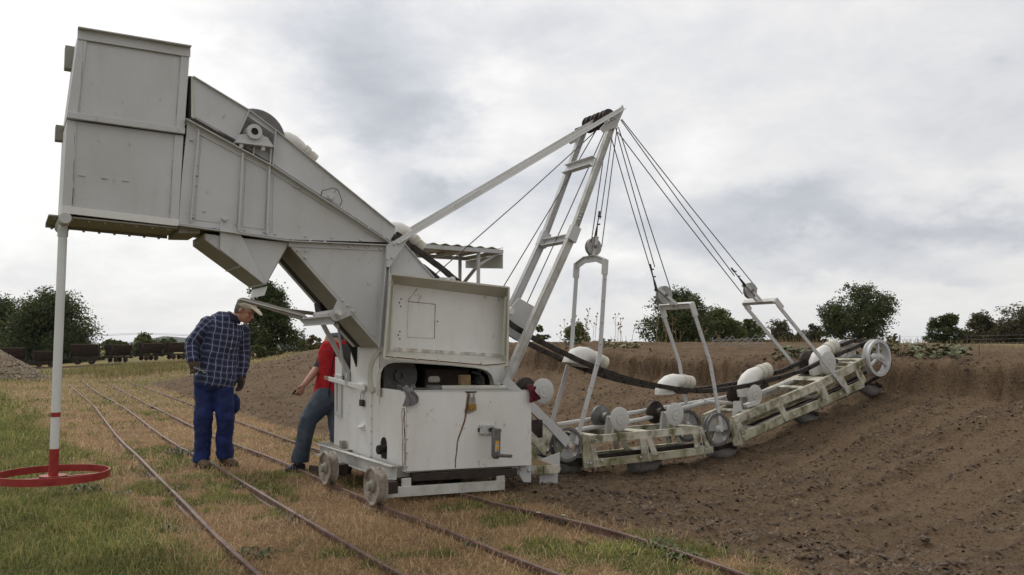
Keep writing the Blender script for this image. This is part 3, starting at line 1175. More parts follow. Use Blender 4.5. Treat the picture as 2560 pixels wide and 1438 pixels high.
def build_bin():
    """two stacked steel boxes overhanging the left end"""
    for up in (1, 0):
        TL, TR, BR, BL = ((197, 76), (475, 122), (461, 331), (168, 289)) if up else ((167, 300), (459, 339), (446, 566), (155, 531))
        q = [S(*p, WN + .012) for p in (TL, TR, BR, BL)]
        mb = MB().prism(q, (0, WF - WN - .03, 0))
        o = mb.build('upper_bin_box' if up else 'lower_bin_box', P_, EX, .003)
        # frame strips round the panel
        ins = 25
        MB().plate([TL, lerp2(TL, TR, .085), lerp2(BL, BR, .085), BL], WN, .0125).build('corner_strip', P_, o, .002)
        MB().plate([lerp2(TL, TR, .925), TR, BR, lerp2(BL, BR, .925)], WN, .0125).build('corner_strip', P_, o, .002)
        rib = MB()
        if up:
            # flange along the top with an outward lip
            a, b = S(194, 74, WN), S(476, 121, WN)
            rib.beam(a + Vector((0, -.022, .003)), b + Vector((0, -.022, .003)), .06, .008)
            rib.beam(a + Vector((0, -.006, -.035)), b + Vector((0, -.006, -.035)), .008, .066)
            rib.build('top_flange', P_, o, .0015)
            rib = MB()
            a, b = S(167, 290, WN), S(461, 331, WN)
            rib.beam(a + Vector((0, -.016, .004)), b + Vector((0, -.016, .004)), .03, .045)
            rib.build('middle_flange', P_, o, .003)
            rib = MB()
            p = S(197, 76, WN)
            rib.box((p.x - .058, .12, p.z - .150), (p.x + .004, WF - W0 - .05, p.z + .02))
            rib.build('side_flange', M['under'], o, .003)
        else:
            a, b = S(154, 524, WN), S(446, 558, WN)
            rib.beam(a + Vector((0, -.006, 0)), b + Vector((0, -.006, 0)), .012, .05)
            rib.build('bottom_strip', M['box'], o, .002)
            rib = MB()
            p = S(167, 302, WN)
            rib.box((p.x - .048, .12, p.z - .045), (p.x + .004, WF - W0 - .05, p.z + .065))
            rib.build('side_flange', M['under'], o, .003)
            for xx in (205, 262, 313):
                ww = MB()
                ww.beam(S(xx - 8, 438 + (xx - 205) * .12, WN + .010), S(xx + 8, 440 + (xx - 205) * .12, WN + .010), .01, .006)
                ww.build('weld_bead', P_, o)
    # floor plate under the bins
    a, b = S(151, 536, WN), S(446, 565, WN)
    fl = MB()
    A, B = Vector((a.x - .07, 0, a.z - .004)), Vector((b.x + .0, 0, b.z - .008))
    y0, y1 = WN + .004 - W0, 6.78 - W0
    fl.prism([(A.x, y0, A.z), (B.x, y0, B.z), (B.x, y0, B.z - .012), (A.x, y0, A.z - .012)], (0, y1 - y0, 0))
    fl.prism([(A.x, y1 - .012, A.z - .012), (B.x, y1 - .012, B.z - .012), (B.x, y1 - .012, B.z - .032), (A.x, y1 - .012, A.z - .032)], (0, .012, 0))
    f = fl.build('bin_floor', M['under'], EX, .002)
    for t in [i / 8 + .05 for i in range(8)]:
        p = A.lerp(B, t)
        o = bpy.data.objects.new('bolt', BOLT)
        link(o, f)
        o.location = (p.x, y0 + .05, p.z - .014)
        o.rotation_euler = (math.radians(90), 0, 0)
        o.scale = (.9, .9, .9)
        MB().box((p.x - .008, y1 - .02, p.z - .042), (p.x + .008, y1 - .006, p.z - .032)).build('bolt_head', M['under'], f)
    ext = MB()
    e0, e1 = S(447, 566, WN + .03), S(500, 574, WN + .03)
    ext.prism([e0, e1, e1 + Vector((0, 0, -.03)), e0 + Vector((0, 0, -.05))], (0, .45, 0))
    ext.build('floor_extension', M['under'], EX, .002)
    # support leg with its red ring
    w = 6.42
    top, bot = S(158, 560, w), S(133, 1192, w)
    c = S(163, 545, WN - .045)
    MB().lathe(c, [(.036, 0), (.039, .004), (.039, .55)], 24).build('pivot_bar', P_, EX)
    leg = EX
    j1, j2, j3, j4 = (lerp2((157.6, 560), (133, 1192), t) for t in (.745, .763, .889, .985))
    r = 10.4 * mpp(145, 800, w)
    MB().tube([top, S(*j1, w)], r, 20).build('support_leg', M['pole'], EX)
    MB().tube([S(*lerp2((158, 560), (133, 1192), .02), w), S(*lerp2((158, 560), (133, 1192), .05), w)], r * 1.18, 20).build('leg_collar', P_, EX)
    MB().tube([S(*j1, w), S(*j2, w)], r * 1.08, 20).build('red_band', M['red'], EX)
    MB().tube([S(*j2, w), S(*j3, w)], r, 20).build('support_leg', M['pole'], EX)
    MB().tube([S(*j3, w), bot], r * 1.06, 20).build('leg_foot', M['red'], EX)
    R = 0.345
    rg = MB().ring(bot + Vector((0, 0, .012)), [(R, -.024), (R, .024), (R - .008, .024), (R - .008, -.024)], 64, 'z')
    ro = rg.build('foot_ring', M['red'], EX)
    sp = MB()
    for k in range(1):
        t = math.radians(8)
        d = Vector((math.cos(t), math.sin(t), 0)) * (R - .006)
        sp.beam(bot - d + Vector((0, 0, -.004 - .007 * k)), bot + d + Vector((0, 0, -.004 - .007 * k)), .03, .006)
    sp.build('ring_spoke', M['red'], ro)
    MB().lathe(bot + Vector((0, 0, .002)), [(.085, 0), (.085, .008)], 24, 'z').build('foot_plate', M['red'], ro)


build_bin()


def build_head():
    """upper tower: cheek plates round the drive drum and the long slanted girder"""
    yf = WF - WN - .008

    def pair(name, pts, w=WN, th=.010, mat=P_, far=True, bev=.002):
        o = MB().plate(pts, w, th).build(name, mat, EX, bev)
        if far:
            d = dup(o, loc=(0, yf - 2 * (w - WN), 0))
        return o
    ck = pair('cheek_plate', [(484, 192), (622, 276), (590, 350), (487, 292)])
    ck2 = pair('cheek_plate', [(691, 326), (988, 566), (989, 573), (984, 588), (975, 602), (684, 411)])
    gp = pair('girder_plate', [(469, 303), (682, 417), (973, 606), (720, 600), (552, 575), (446, 561), (455, 440)])
    # edge flanges
    for pr in (((484, 190), (624, 275)), ((624, 275), (691, 325)), ((691, 325), (989, 567))):
        mb = MB().bar(*pr, WN - .022, .007, .035)
        mb.build('edge_flange', P_, ck)
    fl = MB()
    fl.bar((465, 296), (682, 414), WN - .055, .008, .06)
    fl.bar((682, 414), (976, 606), WN - .055, .008, .06)
    fl.build('diagonal_flange', P_, gp, .0015)
    fl2 = MB()
    fl2.plate([(468, 302), (682, 420), (974, 609), (930, 590), (680, 432), (500, 338)], WN - .008, .008)
    fl2.build('diagonal_angle', P_, gp, .0015)
    dk = MB()
    dk.plate([(472, 297), (487, 296), (684, 411), (640, 392), (540, 338)], WN - .002, .004)
    dk.build('gap_seal', M['dark'], gp)
    MB().plate([(684, 404), (978, 596), (978, 614), (684, 428)], WN + .014, .006).build('lap_plate', P_, gp)
    bt = MB()
    for a, b in (((446, 562), (552, 577)), ((552, 577), (722, 602)), ((722, 602), (975, 613))):
        bt.bar(a, b, WN - .045, .008, .05)
    bt.build('bottom_flange', P_, gp, .0015)
    b2 = MB()
    b2.plate([(447, 549), (552, 564), (720, 590), (911, 598), (911, 604), (720, 599), (552, 574), (446, 560)], WN - .006, .006)
    b2.build('bottom_angle', P_, gp, .001)
    b3 = MB()
    b3.plate([(722, 605), (975, 616), (975, 628), (722, 617)], WN - .008, .008)
    b3.build('joint_plate', P_, gp, .001)
    st = MB()
    st.bar((498, 322), (477, 556), WN - .03, .012, .03)
    st.bar((608, 382), (597, 578), WN - .035, .014, .035)
    st.bar((675, 414), (668, 585), WN - .035, .014, .035)
    st.build('stiffener', P_, gp, .0015)
    # skin panels with open joints
    for pts in ([(504, 342), (603, 398), (592, 563), (487, 550)], [(616, 403), (668, 432), (661, 574), (606, 567)],
                [(684, 440), (912, 577), (911, 600), (680, 588)]):
        MB().plate(pts, WN - .004, .004).build('skin_panel', P_, gp, .001)
    # octagonal inspection plate
    oc = MB().plate([(803, 490), (806, 477), (834, 470), (846, 477), (855, 503), (850, 514), (826, 500)], WN - .005, .005)
    o2 = oc.build('inspection_plate', P_, ck2, .001)
    rim = MB()
    op = [(803, 490), (806, 477), (834, 470), (846, 477), (855, 503), (850, 514)]
    for a, b in zip(op[:-1], op[1:]):
        rim.bar(a, b, WN - .0055, .005, .004)
    rim.build('plate_rim', M['dark'], o2)
    MB().lathe(S(828, 492, WN - .02), [(.026, .018), (.026, 0), (.02, -.006)], 18).build('round_nut', P_, o2)
    # dark end sheet between bin and cheek
    MB().plate([(478, 190), (485, 192), (487, 296), (478, 292)], WN + .005, .01).build('end_sheet', M['trim'], EX)
    MB().plate([(471, 190), (480, 192), (480, 296), (468, 292)], WN + .05, .01).build('end_sheet', M['rubber_shade'], EX)
    e = MB().strip((475, 190), (471, 296), WN + .03, WF - .03, .01)
    e.build('end_sheet', M['dark'], EX)
    # drum and its bearing
    c = S(640, 345, WN + .10)
    rr = 76 * mpp(640, 345, WN)
    MB().lathe(c, [(rr - .01, 0), (rr, .008), (rr, .34), (rr - .01, .35)], 56).build('drive_drum', M['greysteel'], EX)
    MB().lathe(S(637, 329, WN - .05), [(.02, -.0), (.055, 0), (.058, .004), (.058, .12)], 32).build('bearing_housing', P_, EX)
    MB().ring(S(637, 329, WN - .06), [(.028, 0), (.056, 0), (.056, .03), (.028, .03)], 32).build('bearing_ring', P_, EX)
    MB().lathe(S(638, 328, WN - .054), [(.027, 0), (.027, .02)], 20).build('shaft_end', M['rubber_shade'], EX)
    ped = MB().plate([(590, 352), (600, 336), (617, 335), (622, 330), (655, 335), (662, 342), (668, 342), (682, 362), (684, 369), (676, 367), (592, 357)], WN - .03, .06)
    pd = ped.build('bearing_pedestal', P_, EX, .002)
    MB().plate([(588, 352), (684, 364), (684, 368), (588, 356)], WN - .06, .12).build('pedestal_shelf', P_, EX, .001)
    MB().plate([(594, 357), (681, 369), (681, 411), (640, 392), (594, 360)], WN + .03, .008).build('pedestal_web', P_, EX)
    rb = MB()
    rb.bar((636, 362), (634, 388), WN - .02, .006, .05)
    rb.bar((678, 368), (676, 412), WN - .03, .007, .06)
    rb.build('pedestal_rib', P_, pd)
    for a in ((603, 358), (658, 366)):
        q = S(*a, WN - .035)
        MB().lathe(q, [(.016, 0), (.016, -.035)], 14, 'z').build('stud', P_, pd)
    fx = MB()
    fx.bar((623, 277), (591, 350), WN - .03, .008, .03)
    fx.bar((690, 326), (683, 412), WN - .03, .008, .03)
    fx.bar((618, 288), (688, 336), WN - .012, .006, .016)
    fx.build('recess_edge', P_, EX)
    MB().plate([(624, 276), (691, 325), (689, 335), (620, 289)], WN, .008).build('tie_plate', P_, EX)
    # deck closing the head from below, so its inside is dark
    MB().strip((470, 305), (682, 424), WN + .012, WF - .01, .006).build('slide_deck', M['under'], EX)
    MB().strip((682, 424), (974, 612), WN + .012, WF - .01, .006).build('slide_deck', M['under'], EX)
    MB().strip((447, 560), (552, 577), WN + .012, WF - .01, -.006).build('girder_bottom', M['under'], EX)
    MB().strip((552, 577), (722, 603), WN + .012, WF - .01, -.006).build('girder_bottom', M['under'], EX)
    bolts(gp, [(493, 412), (492, 438), (488, 463), (484, 490), (483, 543), (479, 350), (510, 528), (537, 569), (611, 575), (660, 580), (671, 558),
               (670, 484), (688, 585), (764, 591), (830, 594), (900, 600)], WN - .006, 1.0)
    bolts(gp, [(735, 466), (748, 470), (785, 484), (795, 492), (853, 527), (877, 542), (921, 569), (960, 593)], WN - .012, .9)
    bolts(gp, [(732, 598), (752, 606), (768, 607), (775, 601), (812, 605), (830, 612), (850, 609), (874, 616), (888, 612), (916, 618), (925, 615),
               (951, 622), (962, 616), (744, 626), (765, 627), (763, 644)], WN - .012, 1.05)
    return gp


GIRD = build_head()


def build_chute():
    E = MB().plate([(512, 584), (552, 590), (724, 607), (664, 712), (548, 626), (512, 600)], WN + .012, .008)
    e = E.build('hopper_side', P_, EX, .001)
    dup(e, loc=(0, 6.75 - WN - .03, 0))
    MB().plate([(551, 548), (573, 545), (610, 600), (664, 707), (660, 710), (550, 624)], WN - .014, .02).build('hanger_plate', P_, EX, .002)
    nut = MB().lathe(S(562, 547, WN - .03), [(.021, .02), (.021, 0)], 6)
    nut.lathe(S(562, 547, WN - .045), [(.014, .02), (.014, 0)], 14)
    nut.build('pivot_nut', P_, EX)
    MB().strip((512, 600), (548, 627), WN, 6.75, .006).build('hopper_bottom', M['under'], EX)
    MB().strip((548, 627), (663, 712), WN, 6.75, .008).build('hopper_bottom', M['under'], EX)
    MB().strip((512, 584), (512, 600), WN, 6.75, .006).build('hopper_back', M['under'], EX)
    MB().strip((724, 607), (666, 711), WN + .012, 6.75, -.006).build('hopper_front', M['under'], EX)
    rb = MB()
    for t in (.45, .97):
        x, y = lerp2((548, 628), (663, 713), t)
        rb.strip((x - 1.2, y), (x + 1.2, y + 1.5), WN, 6.76, .012)
    rb.build('hopper_rib', P_, EX)
    MB().strip((667, 716), (659, 739), WN + .02, 6.74, .005).build('discharge_flap', M['box'], EX)


build_chute()


def build_tower():
    """funnel shaped lower tower, open underneath"""
    w = WN
    g = MB().plate([(724, 614), (974, 622), (969, 690), (958, 867), (945, 866)], w, .008).build('tower_side', P_, EX, .001)
    dup(g, loc=(0, WF - WN - .01, 0))
    MB().plate([(747, 632), (905, 640), (944, 684), (941, 845), (930, 838)], w - .004, .004).build('skin_panel', P_, g, .001)
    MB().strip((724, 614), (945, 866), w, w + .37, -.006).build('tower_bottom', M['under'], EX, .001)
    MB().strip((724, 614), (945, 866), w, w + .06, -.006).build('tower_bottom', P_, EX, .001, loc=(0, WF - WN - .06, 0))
    MB().strip((726, 614), (947, 866), w, w + .16, -.006).build('inner_shade_strip', M['rubber_shade'], EX, loc=(0, .365, 0))  # black strip painting in the shade inside the open tower
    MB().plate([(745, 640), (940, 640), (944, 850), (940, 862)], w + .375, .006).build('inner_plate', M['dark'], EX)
    MB().plate([(798, 756), (846, 772), (846, 800), (806, 785)], WF - .14, .10).build('rubber_flap', M['rubber_shade'], EX)
    MB().plate([(846, 800), (960, 800), (960, 872), (922, 880), (918, 960), (906, 958), (880, 880)], WF + .06, .03).build('funnel_shade_plate', M['rubber_shade'], EX)  # black plate added for the shade inside the funnel
    col = MB()
    col.bar((968, 612), (950, 868), w - .035, .010, .045)
    col.bar((978, 612), (962, 868), w - .035, .010, .045)
    col.plate([(966, 612), (980, 612), (962, 868), (948, 868)], w - .002, .008)
    col.build('corner_column', P_, EX, .001)
    k = MB().plate([(980, 625), (1013, 610), (1086, 694), (975, 705)], w + .03, .008).build('rear_gusset', P_, EX, .001)
    dup(k, loc=(0, .44, 0))
    MB().bar((1013, 610), (1086, 694), w + .01, .008, .05).build('gusset_edge', P_, k)
    J = MB().plate([(966, 612), (985, 602), (1022, 596), (986, 650), (975, 668), (966, 668)], w - .045, .010)
    j = J.build('stay_bracket', P_, EX, .0015)
    bolts(j, [(985, 610), (995, 607), (1004, 603), (1012, 600), (980, 644), (967, 647)], w - .047, 1.2)
    # rear wall closing the tower towards the ladder
    MB().strip((1086, 694), (1100, 860), w + .03, WF, .006).build('tower_back', M['under'], EX)
    # hinge fork with its two arms
    arm = MB().plate([(593, 758), (596, 750), (606, 744), (657, 755), (700, 767), (766, 786), (753, 800), (649, 767), (613, 756), (603, 758)], w - .03, .035)
    arm.build('fork_arm', M['under'], EX, .004)
    MB().bar((601, 748), (768, 792), w - .045, .010, .07).build('arm_flange', P_, EX, .002)
    br = MB()
    br.plate([(751, 801), (762, 794), (822, 787), (834, 790), (841, 800), (835, 811), (766, 815)], w - .02, .02)
    br.bar((758, 797), (826, 790), w - .07, .011, .07)
    br.bar((764, 814), (836, 809), w - .07, .009, .07)
    br.build('fork_bracket', P_, EX, .002)
    MB().tube([S(785, 790, w + .0), S(835, 782, w + .0)], .026, 14).build('hinge_tube', P_, EX)
    hp = MB().plate([(846, 747), (870, 766), (889, 779), (884, 786), (842, 804), (829, 799), (822, 784), (834, 774)], w - .04, .016)
    h = hp.build('hinge_plate', P_, EX, .002)
    bolts(h, [(857, 751), (869, 764), (881, 778)], w - .041, 1.3)
    MB().lathe(S(847, 783, w - .05), [(.034, 0.02), (.034, 0)], 20).build('hinge_boss', P_, h)
    MB().lathe(S(850, 782, w - .12), [(.017, .08), (.017, .03), (.019, .03), (.019, 0)], 16).build('hinge_pin', M['box'], h)
    far = MB()
    far.bar((690, 772), (786, 784), WF - .04, .03, .03)
    far.build('fork_arm', M['under'], EX, .004)
    hk = MB()
    hk.plate([(786, 760), (793, 757), (796, 770), (812, 784), (806, 792), (790, 785)], w + .3, .012)
    hk.build('flap_hook', M['greysteel'], EX)
    # struts down to the cabinet
    MB().bar((803, 800), (872, 930), 6.82, .036, .03).build('strut', P_, EX, .003)
    MB().bar((845, 806), (862, 940), 6.74, .018, .018).build('strut', P_, EX, .003)


build_tower()


def build_mast():
    near = [(1546, 280), (1437, 582), (1264, 966)]
    for k, w in enumerate((WN, WF - .055)):
        m = MB()
        P = [S(*p, WN) for p in near]
        off = Vector((0, w - WN, 0))
        for a, b, hh in ((P[0], P[1], .062), (P[1], P[2], .078)):
            d = (b - a).normalized()
            n = d.cross(Vector((0, 1, 0))).normalized()
            # I section seen on its web
            m.beam(a + off + Vector((0, .03, 0)), b + off + Vector((0, .03, 0)), .012, hh, n)
            for s in (-1, 1):
                m.beam(a + off + n * (s * (hh / 2 - .004)) + Vector((0, .03, 0)), b + off + n * (s * (hh / 2 - .004)) + Vector((0, .03, 0)), .056, .008, n)
        o = m.build('mast_leg', M['leg'] if k == 0 else P_, EX, .002)
        sl = MB()
        a = S(1444, 566, WN) + off
        b = S(1430, 602, WN) + off
        sl.beam(a + Vector((0, .03, 0)), b + Vector((0, .03, 0)), .066, .10, (b - a).cross(Vector((0, 1, 0))))
        sl.build('mast_sleeve', P_, o, .003)
        for t in (.28, .3, .32) if k == 0 else ():
            pass
        bolts(o, [(1447, 548), (1450, 540), (1453, 532)] if k == 0 else [], WN - .002, 1.2)
    for q, h in (((1432, 594), .07), ((1489, 400), .09)):
        p = S(*q, WN)
        c = MB()
        y0, y1 = WN + .05 - W0, WF - .045 - W0
        d = (S(1437, 582, WN) - S(1546, 280, WN)).normalized()
        n = d.cross(Vector((0, 1, 0))).normalized()
        for t in (-h / 2, h / 2):
            a = p + d * t
            c.beam((a.x, y0, a.z), (a.x, y1, a.z), .05, .008, d)
        c.beam((p.x + n.x * .015, y0, p.z + n.z * .015), (p.x + n.x * .015, y1, p.z + n.z * .015), h, .008, n)
        c.build('mast_crossbar', P_, EX, .001)
    # head sheaves
    c = S(1527, 292, WN + .06)
    for i in range(3):
        yy = .02 + i * .14
        MB().lathe(c + Vector((0, yy, 0)), [(.085, 0), (.085, .012), (.065, .02), (.065, .05), (.085, .058), (.085, .07)], 28).build('head_sheave', M['dark'], EX)
    MB().lathe(S(1527, 292, WN - .01), [(.018, 0), (.018, .58)], 12).build('sheave_axle', M['dark'], EX)
    for yy in (WF - .012, WN + .0):
        tp = MB()
        tp.prism([S(*p, WN) + Vector((0, yy - WN - .005, 0)) for p in ((1556, 262), (1560, 274), (1541, 318), (1508, 332), (1500, 322))], (0, .010, 0))
        t = tp.build('head_plate', P_, EX, .001)
    bolts(t, [(1543, 283), (1537, 296), (1530, 300), (1522, 304), (1514, 308)], WN - .008, 1.2)
    # back stays
    for w in (WN - .03, WN + .26):
        s = MB()
        a, b = S(1552, 272, WN), S(986, 607, WN)
        o = Vector((0, w - WN, 0))
        n = (b - a).cross(Vector((0, 1, 0))).normalized()
        s.beam(a + o, b + o, .008, .036, n)
        s.beam(a + o + n * .016 + Vector((0, -.022, 0)), b + o + n * .016 + Vector((0, -.022, 0)), .04, .007, n)
        so = s.build('back_stay', M['white'], EX, .001)
    sp = MB()
    sp.bar((1205, 478), (1135, 520), WN - .035, .05, .014)
    sp.build('stay_splice', P_, EX, .002)
    # plate behind the lid and its round knob
    MB().plate([(1268, 778), (1298, 745), (1338, 768), (1302, 856), (1268, 834)], 6.5, .01).build('mast_foot_plate', P_, EX, .001)
    MB().lathe(S(1279, 778, 6.42), [(.03, 0), (.036, .02), (.036, .05)], 20, 'y').build('round_knob', M['bucket'], EX)
    # ropes
    def rope(a, wa, b, wb, r=.0052):
        A, B = S(*a, wa), S(*b, wb)
        mid = A.lerp(B, .5) + Vector((0, 0, -.006 * (A - B).length))
        MB().tube([A, A.lerp(mid, .5) + Vector((0, 0, -.0012)), mid, B.lerp(mid, .5), B], r, 6).build('wire_rope', M['rope'], EX)
    rope((1522, 300), 6.45, (1478, 606), 6.52)
    rope((1536, 300), 6.62, (1500, 548), 6.54)
    rope((1545, 300), 6.62, (1504, 618), 6.57)
    rope((1515, 300), 6.45, (1643, 728), 6.54)
    rope((1538, 316), 6.55, (1637, 668), 6.55)
    rope((1546, 318), 6.60, (1680, 735), 6.57)
    rope((1544, 330), 6.45, (1856, 735), 6.50)
    rope((1552, 300), 6.55, (1836, 690), 6.55)
    rope((1554, 298), 6.62, (1893, 722), 6.58)
    rope((1500, 318), 6.62, (1082, 692), 6.70)
    rope((1495, 318), 6.68, (1258, 718), 6.75)
    rope((1520, 310), 6.50, (1312, 770), 6.60)


build_mast()


def build_hangers():
    yf = 6.79 - 6.32

    def hanger(bar_pts, leg_pts, pulley, pr, tilt):
        w = 6.32
        A = S(*bar_pts[0], w)                       # near top corner
        off = Vector((0, yf, 0))
        rise = bar_pts[1]
        y = MB()
        F = A + off
        if rise:
            m1, m2 = A.lerp(F, .3) + Vector((0, 0, rise)), A.lerp(F, .7) + Vector((0, 0, rise))
            pts = [A, m1, m2, F]
        else:
            pts = [A, F]
        n = (S(*leg_pts[1], w) - A).normalized()
        for a, b in zip(pts[:-1], pts[1:]):
            y.beam(a, b, .012, .062, -n)
            y.beam(a - n * .031, b - n * .031, .05, .008, -n)
        L0 = S(*leg_pts[0], w)
        for o in (Vector((0, 0, 0)), off):
            y.beam(A + o - n * .03, A + o + n * .12, .018, .07, n.cross(Vector((0, 1, 0))))
        y.build('hanger_yoke', M['white'], EX, .002)
        for o in (Vector((0, 0, 0)), off):
            l = MB()
            P = [S(*q, w) + o for q in leg_pts]
            for a, b in zip(P[:-1], P[1:]):
                l.beam(a, b + (b - a).normalized() * .006, .014, .045, (b - a).cross(Vector((0, 1, 0))))
            lo = l.build('hanger_leg', P_, EX, .002)
            if o.y == 0:
                for a, b in zip(leg_pts[:-1], leg_pts[1:]):
                    n_ = 4
                    bolts(lo, along(a, b, n_, .12), w - .009, .9)
            else:
                pass
        # pulley block at mid width
        wc = 6.555
        c = S(*pulley, wc)
        r = pr * mpp(*pulley, wc)
        sh = MB().lathe(c + Vector((0, -.022, 0)), [(r, 0), (r, .010), (r * .82, .018), (r * .82, .026), (r, .034), (r, .044)], 30)
        so = sh.build('pulley_sheave', M['pulley'], EX)
        midbar = A.lerp(F, .5) + Vector((0, 0, rise))
        up = (c - midbar).normalized()
        up.y = 0
        up.normalize()
        b = MB()
        for s in (-.032, .032):
            b.beam(midbar + Vector((0, s, 0)), c + Vector((0, s, 0)) + up * (r * 1.25), .008, .036, up.cross(Vector((0, 1, 0))))
        b.build('pulley_strap', P_, EX, .001)
        MB().lathe(c + Vector((0, -.048, 0)), [(.018, 0), (.018, .096)], 8).build('pulley_pin', M['greysteel'], so)
        # shackle and rope clamps above
        top = c + up * (r * 1.35)
        d = (S(1535, 300, 6.55) - top).normalized()
        sk = MB()
        sk.tube([top - d * .03, top + d * .05, top + d * .1], [.016, .012, .008], 8)
        sk.tube([top + d * .1, top + d * .23], .006, 8)
        for t in (.12, .2):
            q = top + d * t
            sk.beam(q - Vector((.004, 0, 0)), q + Vector((.03, 0, .004)), .016, .014)
        sk.beam(top + d * .2, top + d * .26, .012, .016)
        sk.build('rope_shackle', M['dark'], EX)

    hanger([(1513, 656), .05], [(1513, 672), (1500, 885), (1440, 1108)], (1483, 618), 22, 0)
    hanger([(1731, 764), 0.0], [(1733, 775), (1776, 908), (1804, 1074)], (1660, 738), 23, 1)
    hanger([(1942, 754), 0.0], [(1944, 762), (2040, 880), (2120, 980)], (1875, 727), 20, 2)


build_hangers()


def arc2(c, rx, ry, t0, t1, n):
    return [(c[0] + rx * math.cos(math.radians(t0 + (t1 - t0) * i / (n - 1))), c[1] - ry * math.sin(math.radians(t0 + (t1 - t0) * i / (n - 1))))
            for i in range(n)]


def build_cabinet():
    """engine box in front, cabinet walls behind it"""
    B = M['box']
    uS = 2.671
    # bulkhead with arched opening, plane w = 6.42
    wb = 6.42
    hole = [(951, 990)] + [(951, 950), (953, 932), (959, 919), (970, 911), (985, 907), (1010, 907), (1060, 910), (1120, 914), (1175, 919), (1200, 922),
            (1218, 928), (1229, 938), (1234, 952), (1235, 990)]
    out = [(948, 1010), (948, 940), (948, 910), (948, 880), (952, 858), (958, 854), (966, 850), (1060, 850), (1120, 850), (1180, 850), (1215, 850),
           (1240, 850), (1262, 870), (1262, 920), (1262, 1010)]
    mb = MB().ring_plate([S(*p, wb) for p in out], [S(*p, wb) for p in hole], .012)
    bk = mb.build('bulkhead', B, EX, .001)
    rim = MB()
    for a, b in zip(hole[:-1], hole[1:]):
        A, C = S(*a, wb - .05), S(*b, wb - .05)
        n = (C - A).cross(Vector((0, 1, 0))).normalized() * .005
        rim.prism([A, C, C + n, A + n], (0, .07, 0))
    rim.build('arch_rim', M['trim'], bk)
    arc = [(922, 980), (919, 950), (919, 925), (923, 905), (931, 888), (940, 876), (947, 868)]
    inn = [(933, 980), (929, 950), (928, 928), (932, 911), (938, 898), (945, 888), (950, 880)]
    tr = MB()
    for i in range(len(arc) - 1):
        tr.prism([SU(*arc[i], uS - .02), SU(*arc[i + 1], uS - .02), SU(*inn[i + 1], uS - .02), SU(*inn[i], uS - .02)], (.02, 0, 0))
    t = tr.build('arched_trim', M['trim'], bk, .001)
    # engine room behind: closed dark box with fly wheel
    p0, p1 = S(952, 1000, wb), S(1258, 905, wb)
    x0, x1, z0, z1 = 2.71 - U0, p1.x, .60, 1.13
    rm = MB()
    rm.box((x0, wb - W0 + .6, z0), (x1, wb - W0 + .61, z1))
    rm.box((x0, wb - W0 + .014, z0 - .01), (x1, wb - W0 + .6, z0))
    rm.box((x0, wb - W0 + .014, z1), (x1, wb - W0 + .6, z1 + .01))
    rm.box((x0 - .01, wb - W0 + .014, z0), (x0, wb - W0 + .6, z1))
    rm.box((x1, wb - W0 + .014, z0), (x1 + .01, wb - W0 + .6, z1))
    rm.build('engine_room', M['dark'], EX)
    c = S(997, 940, wb + .15)
    MB().lathe(c, [(.17, 0), (.18, .01), (.18, .06)], 40).build('fly_wheel', M['greysteel'], EX)
    MB().ring(c + Vector((0, -.03, 0)), [(.03, 0), (.05, 0), (.05, .03), (.03, .03)], 24).build('wheel_boss', M['greysteel'], EX)
    MB().box((c.x + .25, c.y, .62), (c.x + .7, c.y + .3, 1.02)).build('engine_block', M['dark'], EX, .02)
    MB().tube([S(1180, 930, wb + .1), S(1200, 935, wb + .1), S(1208, 950, wb + .1), S(1210, 980, wb + .1)], .012, 8).build('engine_hose', M['greysteel'], EX)

    # the engine box, open on top; front sheet on plane WB
    TL, TR, BR, BL = (1016, 978), (1326, 977), (1329, 1163), (1014, 1179)
    fr = MB().plate([TL, (1306, 977), TR, BR, BL], WB, .004).build('front_sheet', B, EX, .001)
    lip = MB()
    lip.bar((1008, 977), (1322, 976), WB - .004, .008, .012)
    lip.build('rolled_edge', P_, fr)
    cs = MB()
    a, b = S(*TL, WB), S(*BL, WB)
    yB = wb - .0 - W0
    sd = []
    zt0, zb0 = a.z, b.z
    x = uS - U0
    # left side sheet, towards the rear it meets the cabinet wall at w = 6.58
    h0 = SU(950, 1092, uS)
    zA, zBm = zt0 + .01, zb0 + .01
    hole = [(953, 1146), (950, 1120), (951, 1104), (954, 1096), (959, 1092), (964, 1095), (967, 1104), (968, 1120), (967, 1149)]
    hp = [SU(px, py, uS) for px, py in hole]
    outp = [(WB + .0, zb0), (6.2, zb0 - .004), (6.58, zb0 - .005), (6.58, zt0 * .7 + zb0 * .3), (6.58, zt0), (6.3, zt0 + .003), (6.1, zt0), (WB, zt0), (WB, zb0 * .5 + zt0 * .5)]
    # order both loops the same way round (rear-bottom, up the rear, along the top, down the front)
    outp = [outp[2], outp[3], outp[4], outp[5], outp[6], outp[7], outp[8], outp[0], outp[1]]
    inner = [hp[0], hp[1], hp[2], hp[3], hp[4], hp[5], hp[6], hp[7], hp[8]]
    O = [Vector((x, w - W0, z)) for w, z in outp]
    n = 9
    vs = O + inner + [p + Vector((.006, 0, 0)) for p in O + inner]
    fs = []
    for i in range(n):
        j = (i + 1) % n
        fs += [(i, j, n + j, n + i), (2 * n + i, 3 * n + i, 3 * n + j, 2 * n + j), (i, 2 * n + i, 2 * n + j, j), (n + i, n + j, 3 * n + j, 3 * n + i)]
    cs.add(vs, fs)
    side = cs.build('side_sheet', B, EX)
    dk = MB()
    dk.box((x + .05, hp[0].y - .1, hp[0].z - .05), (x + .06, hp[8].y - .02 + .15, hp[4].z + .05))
    dk.build('slot_backing', M['rubber_shade'], side)
    kb = SU(958, 1124, uS)
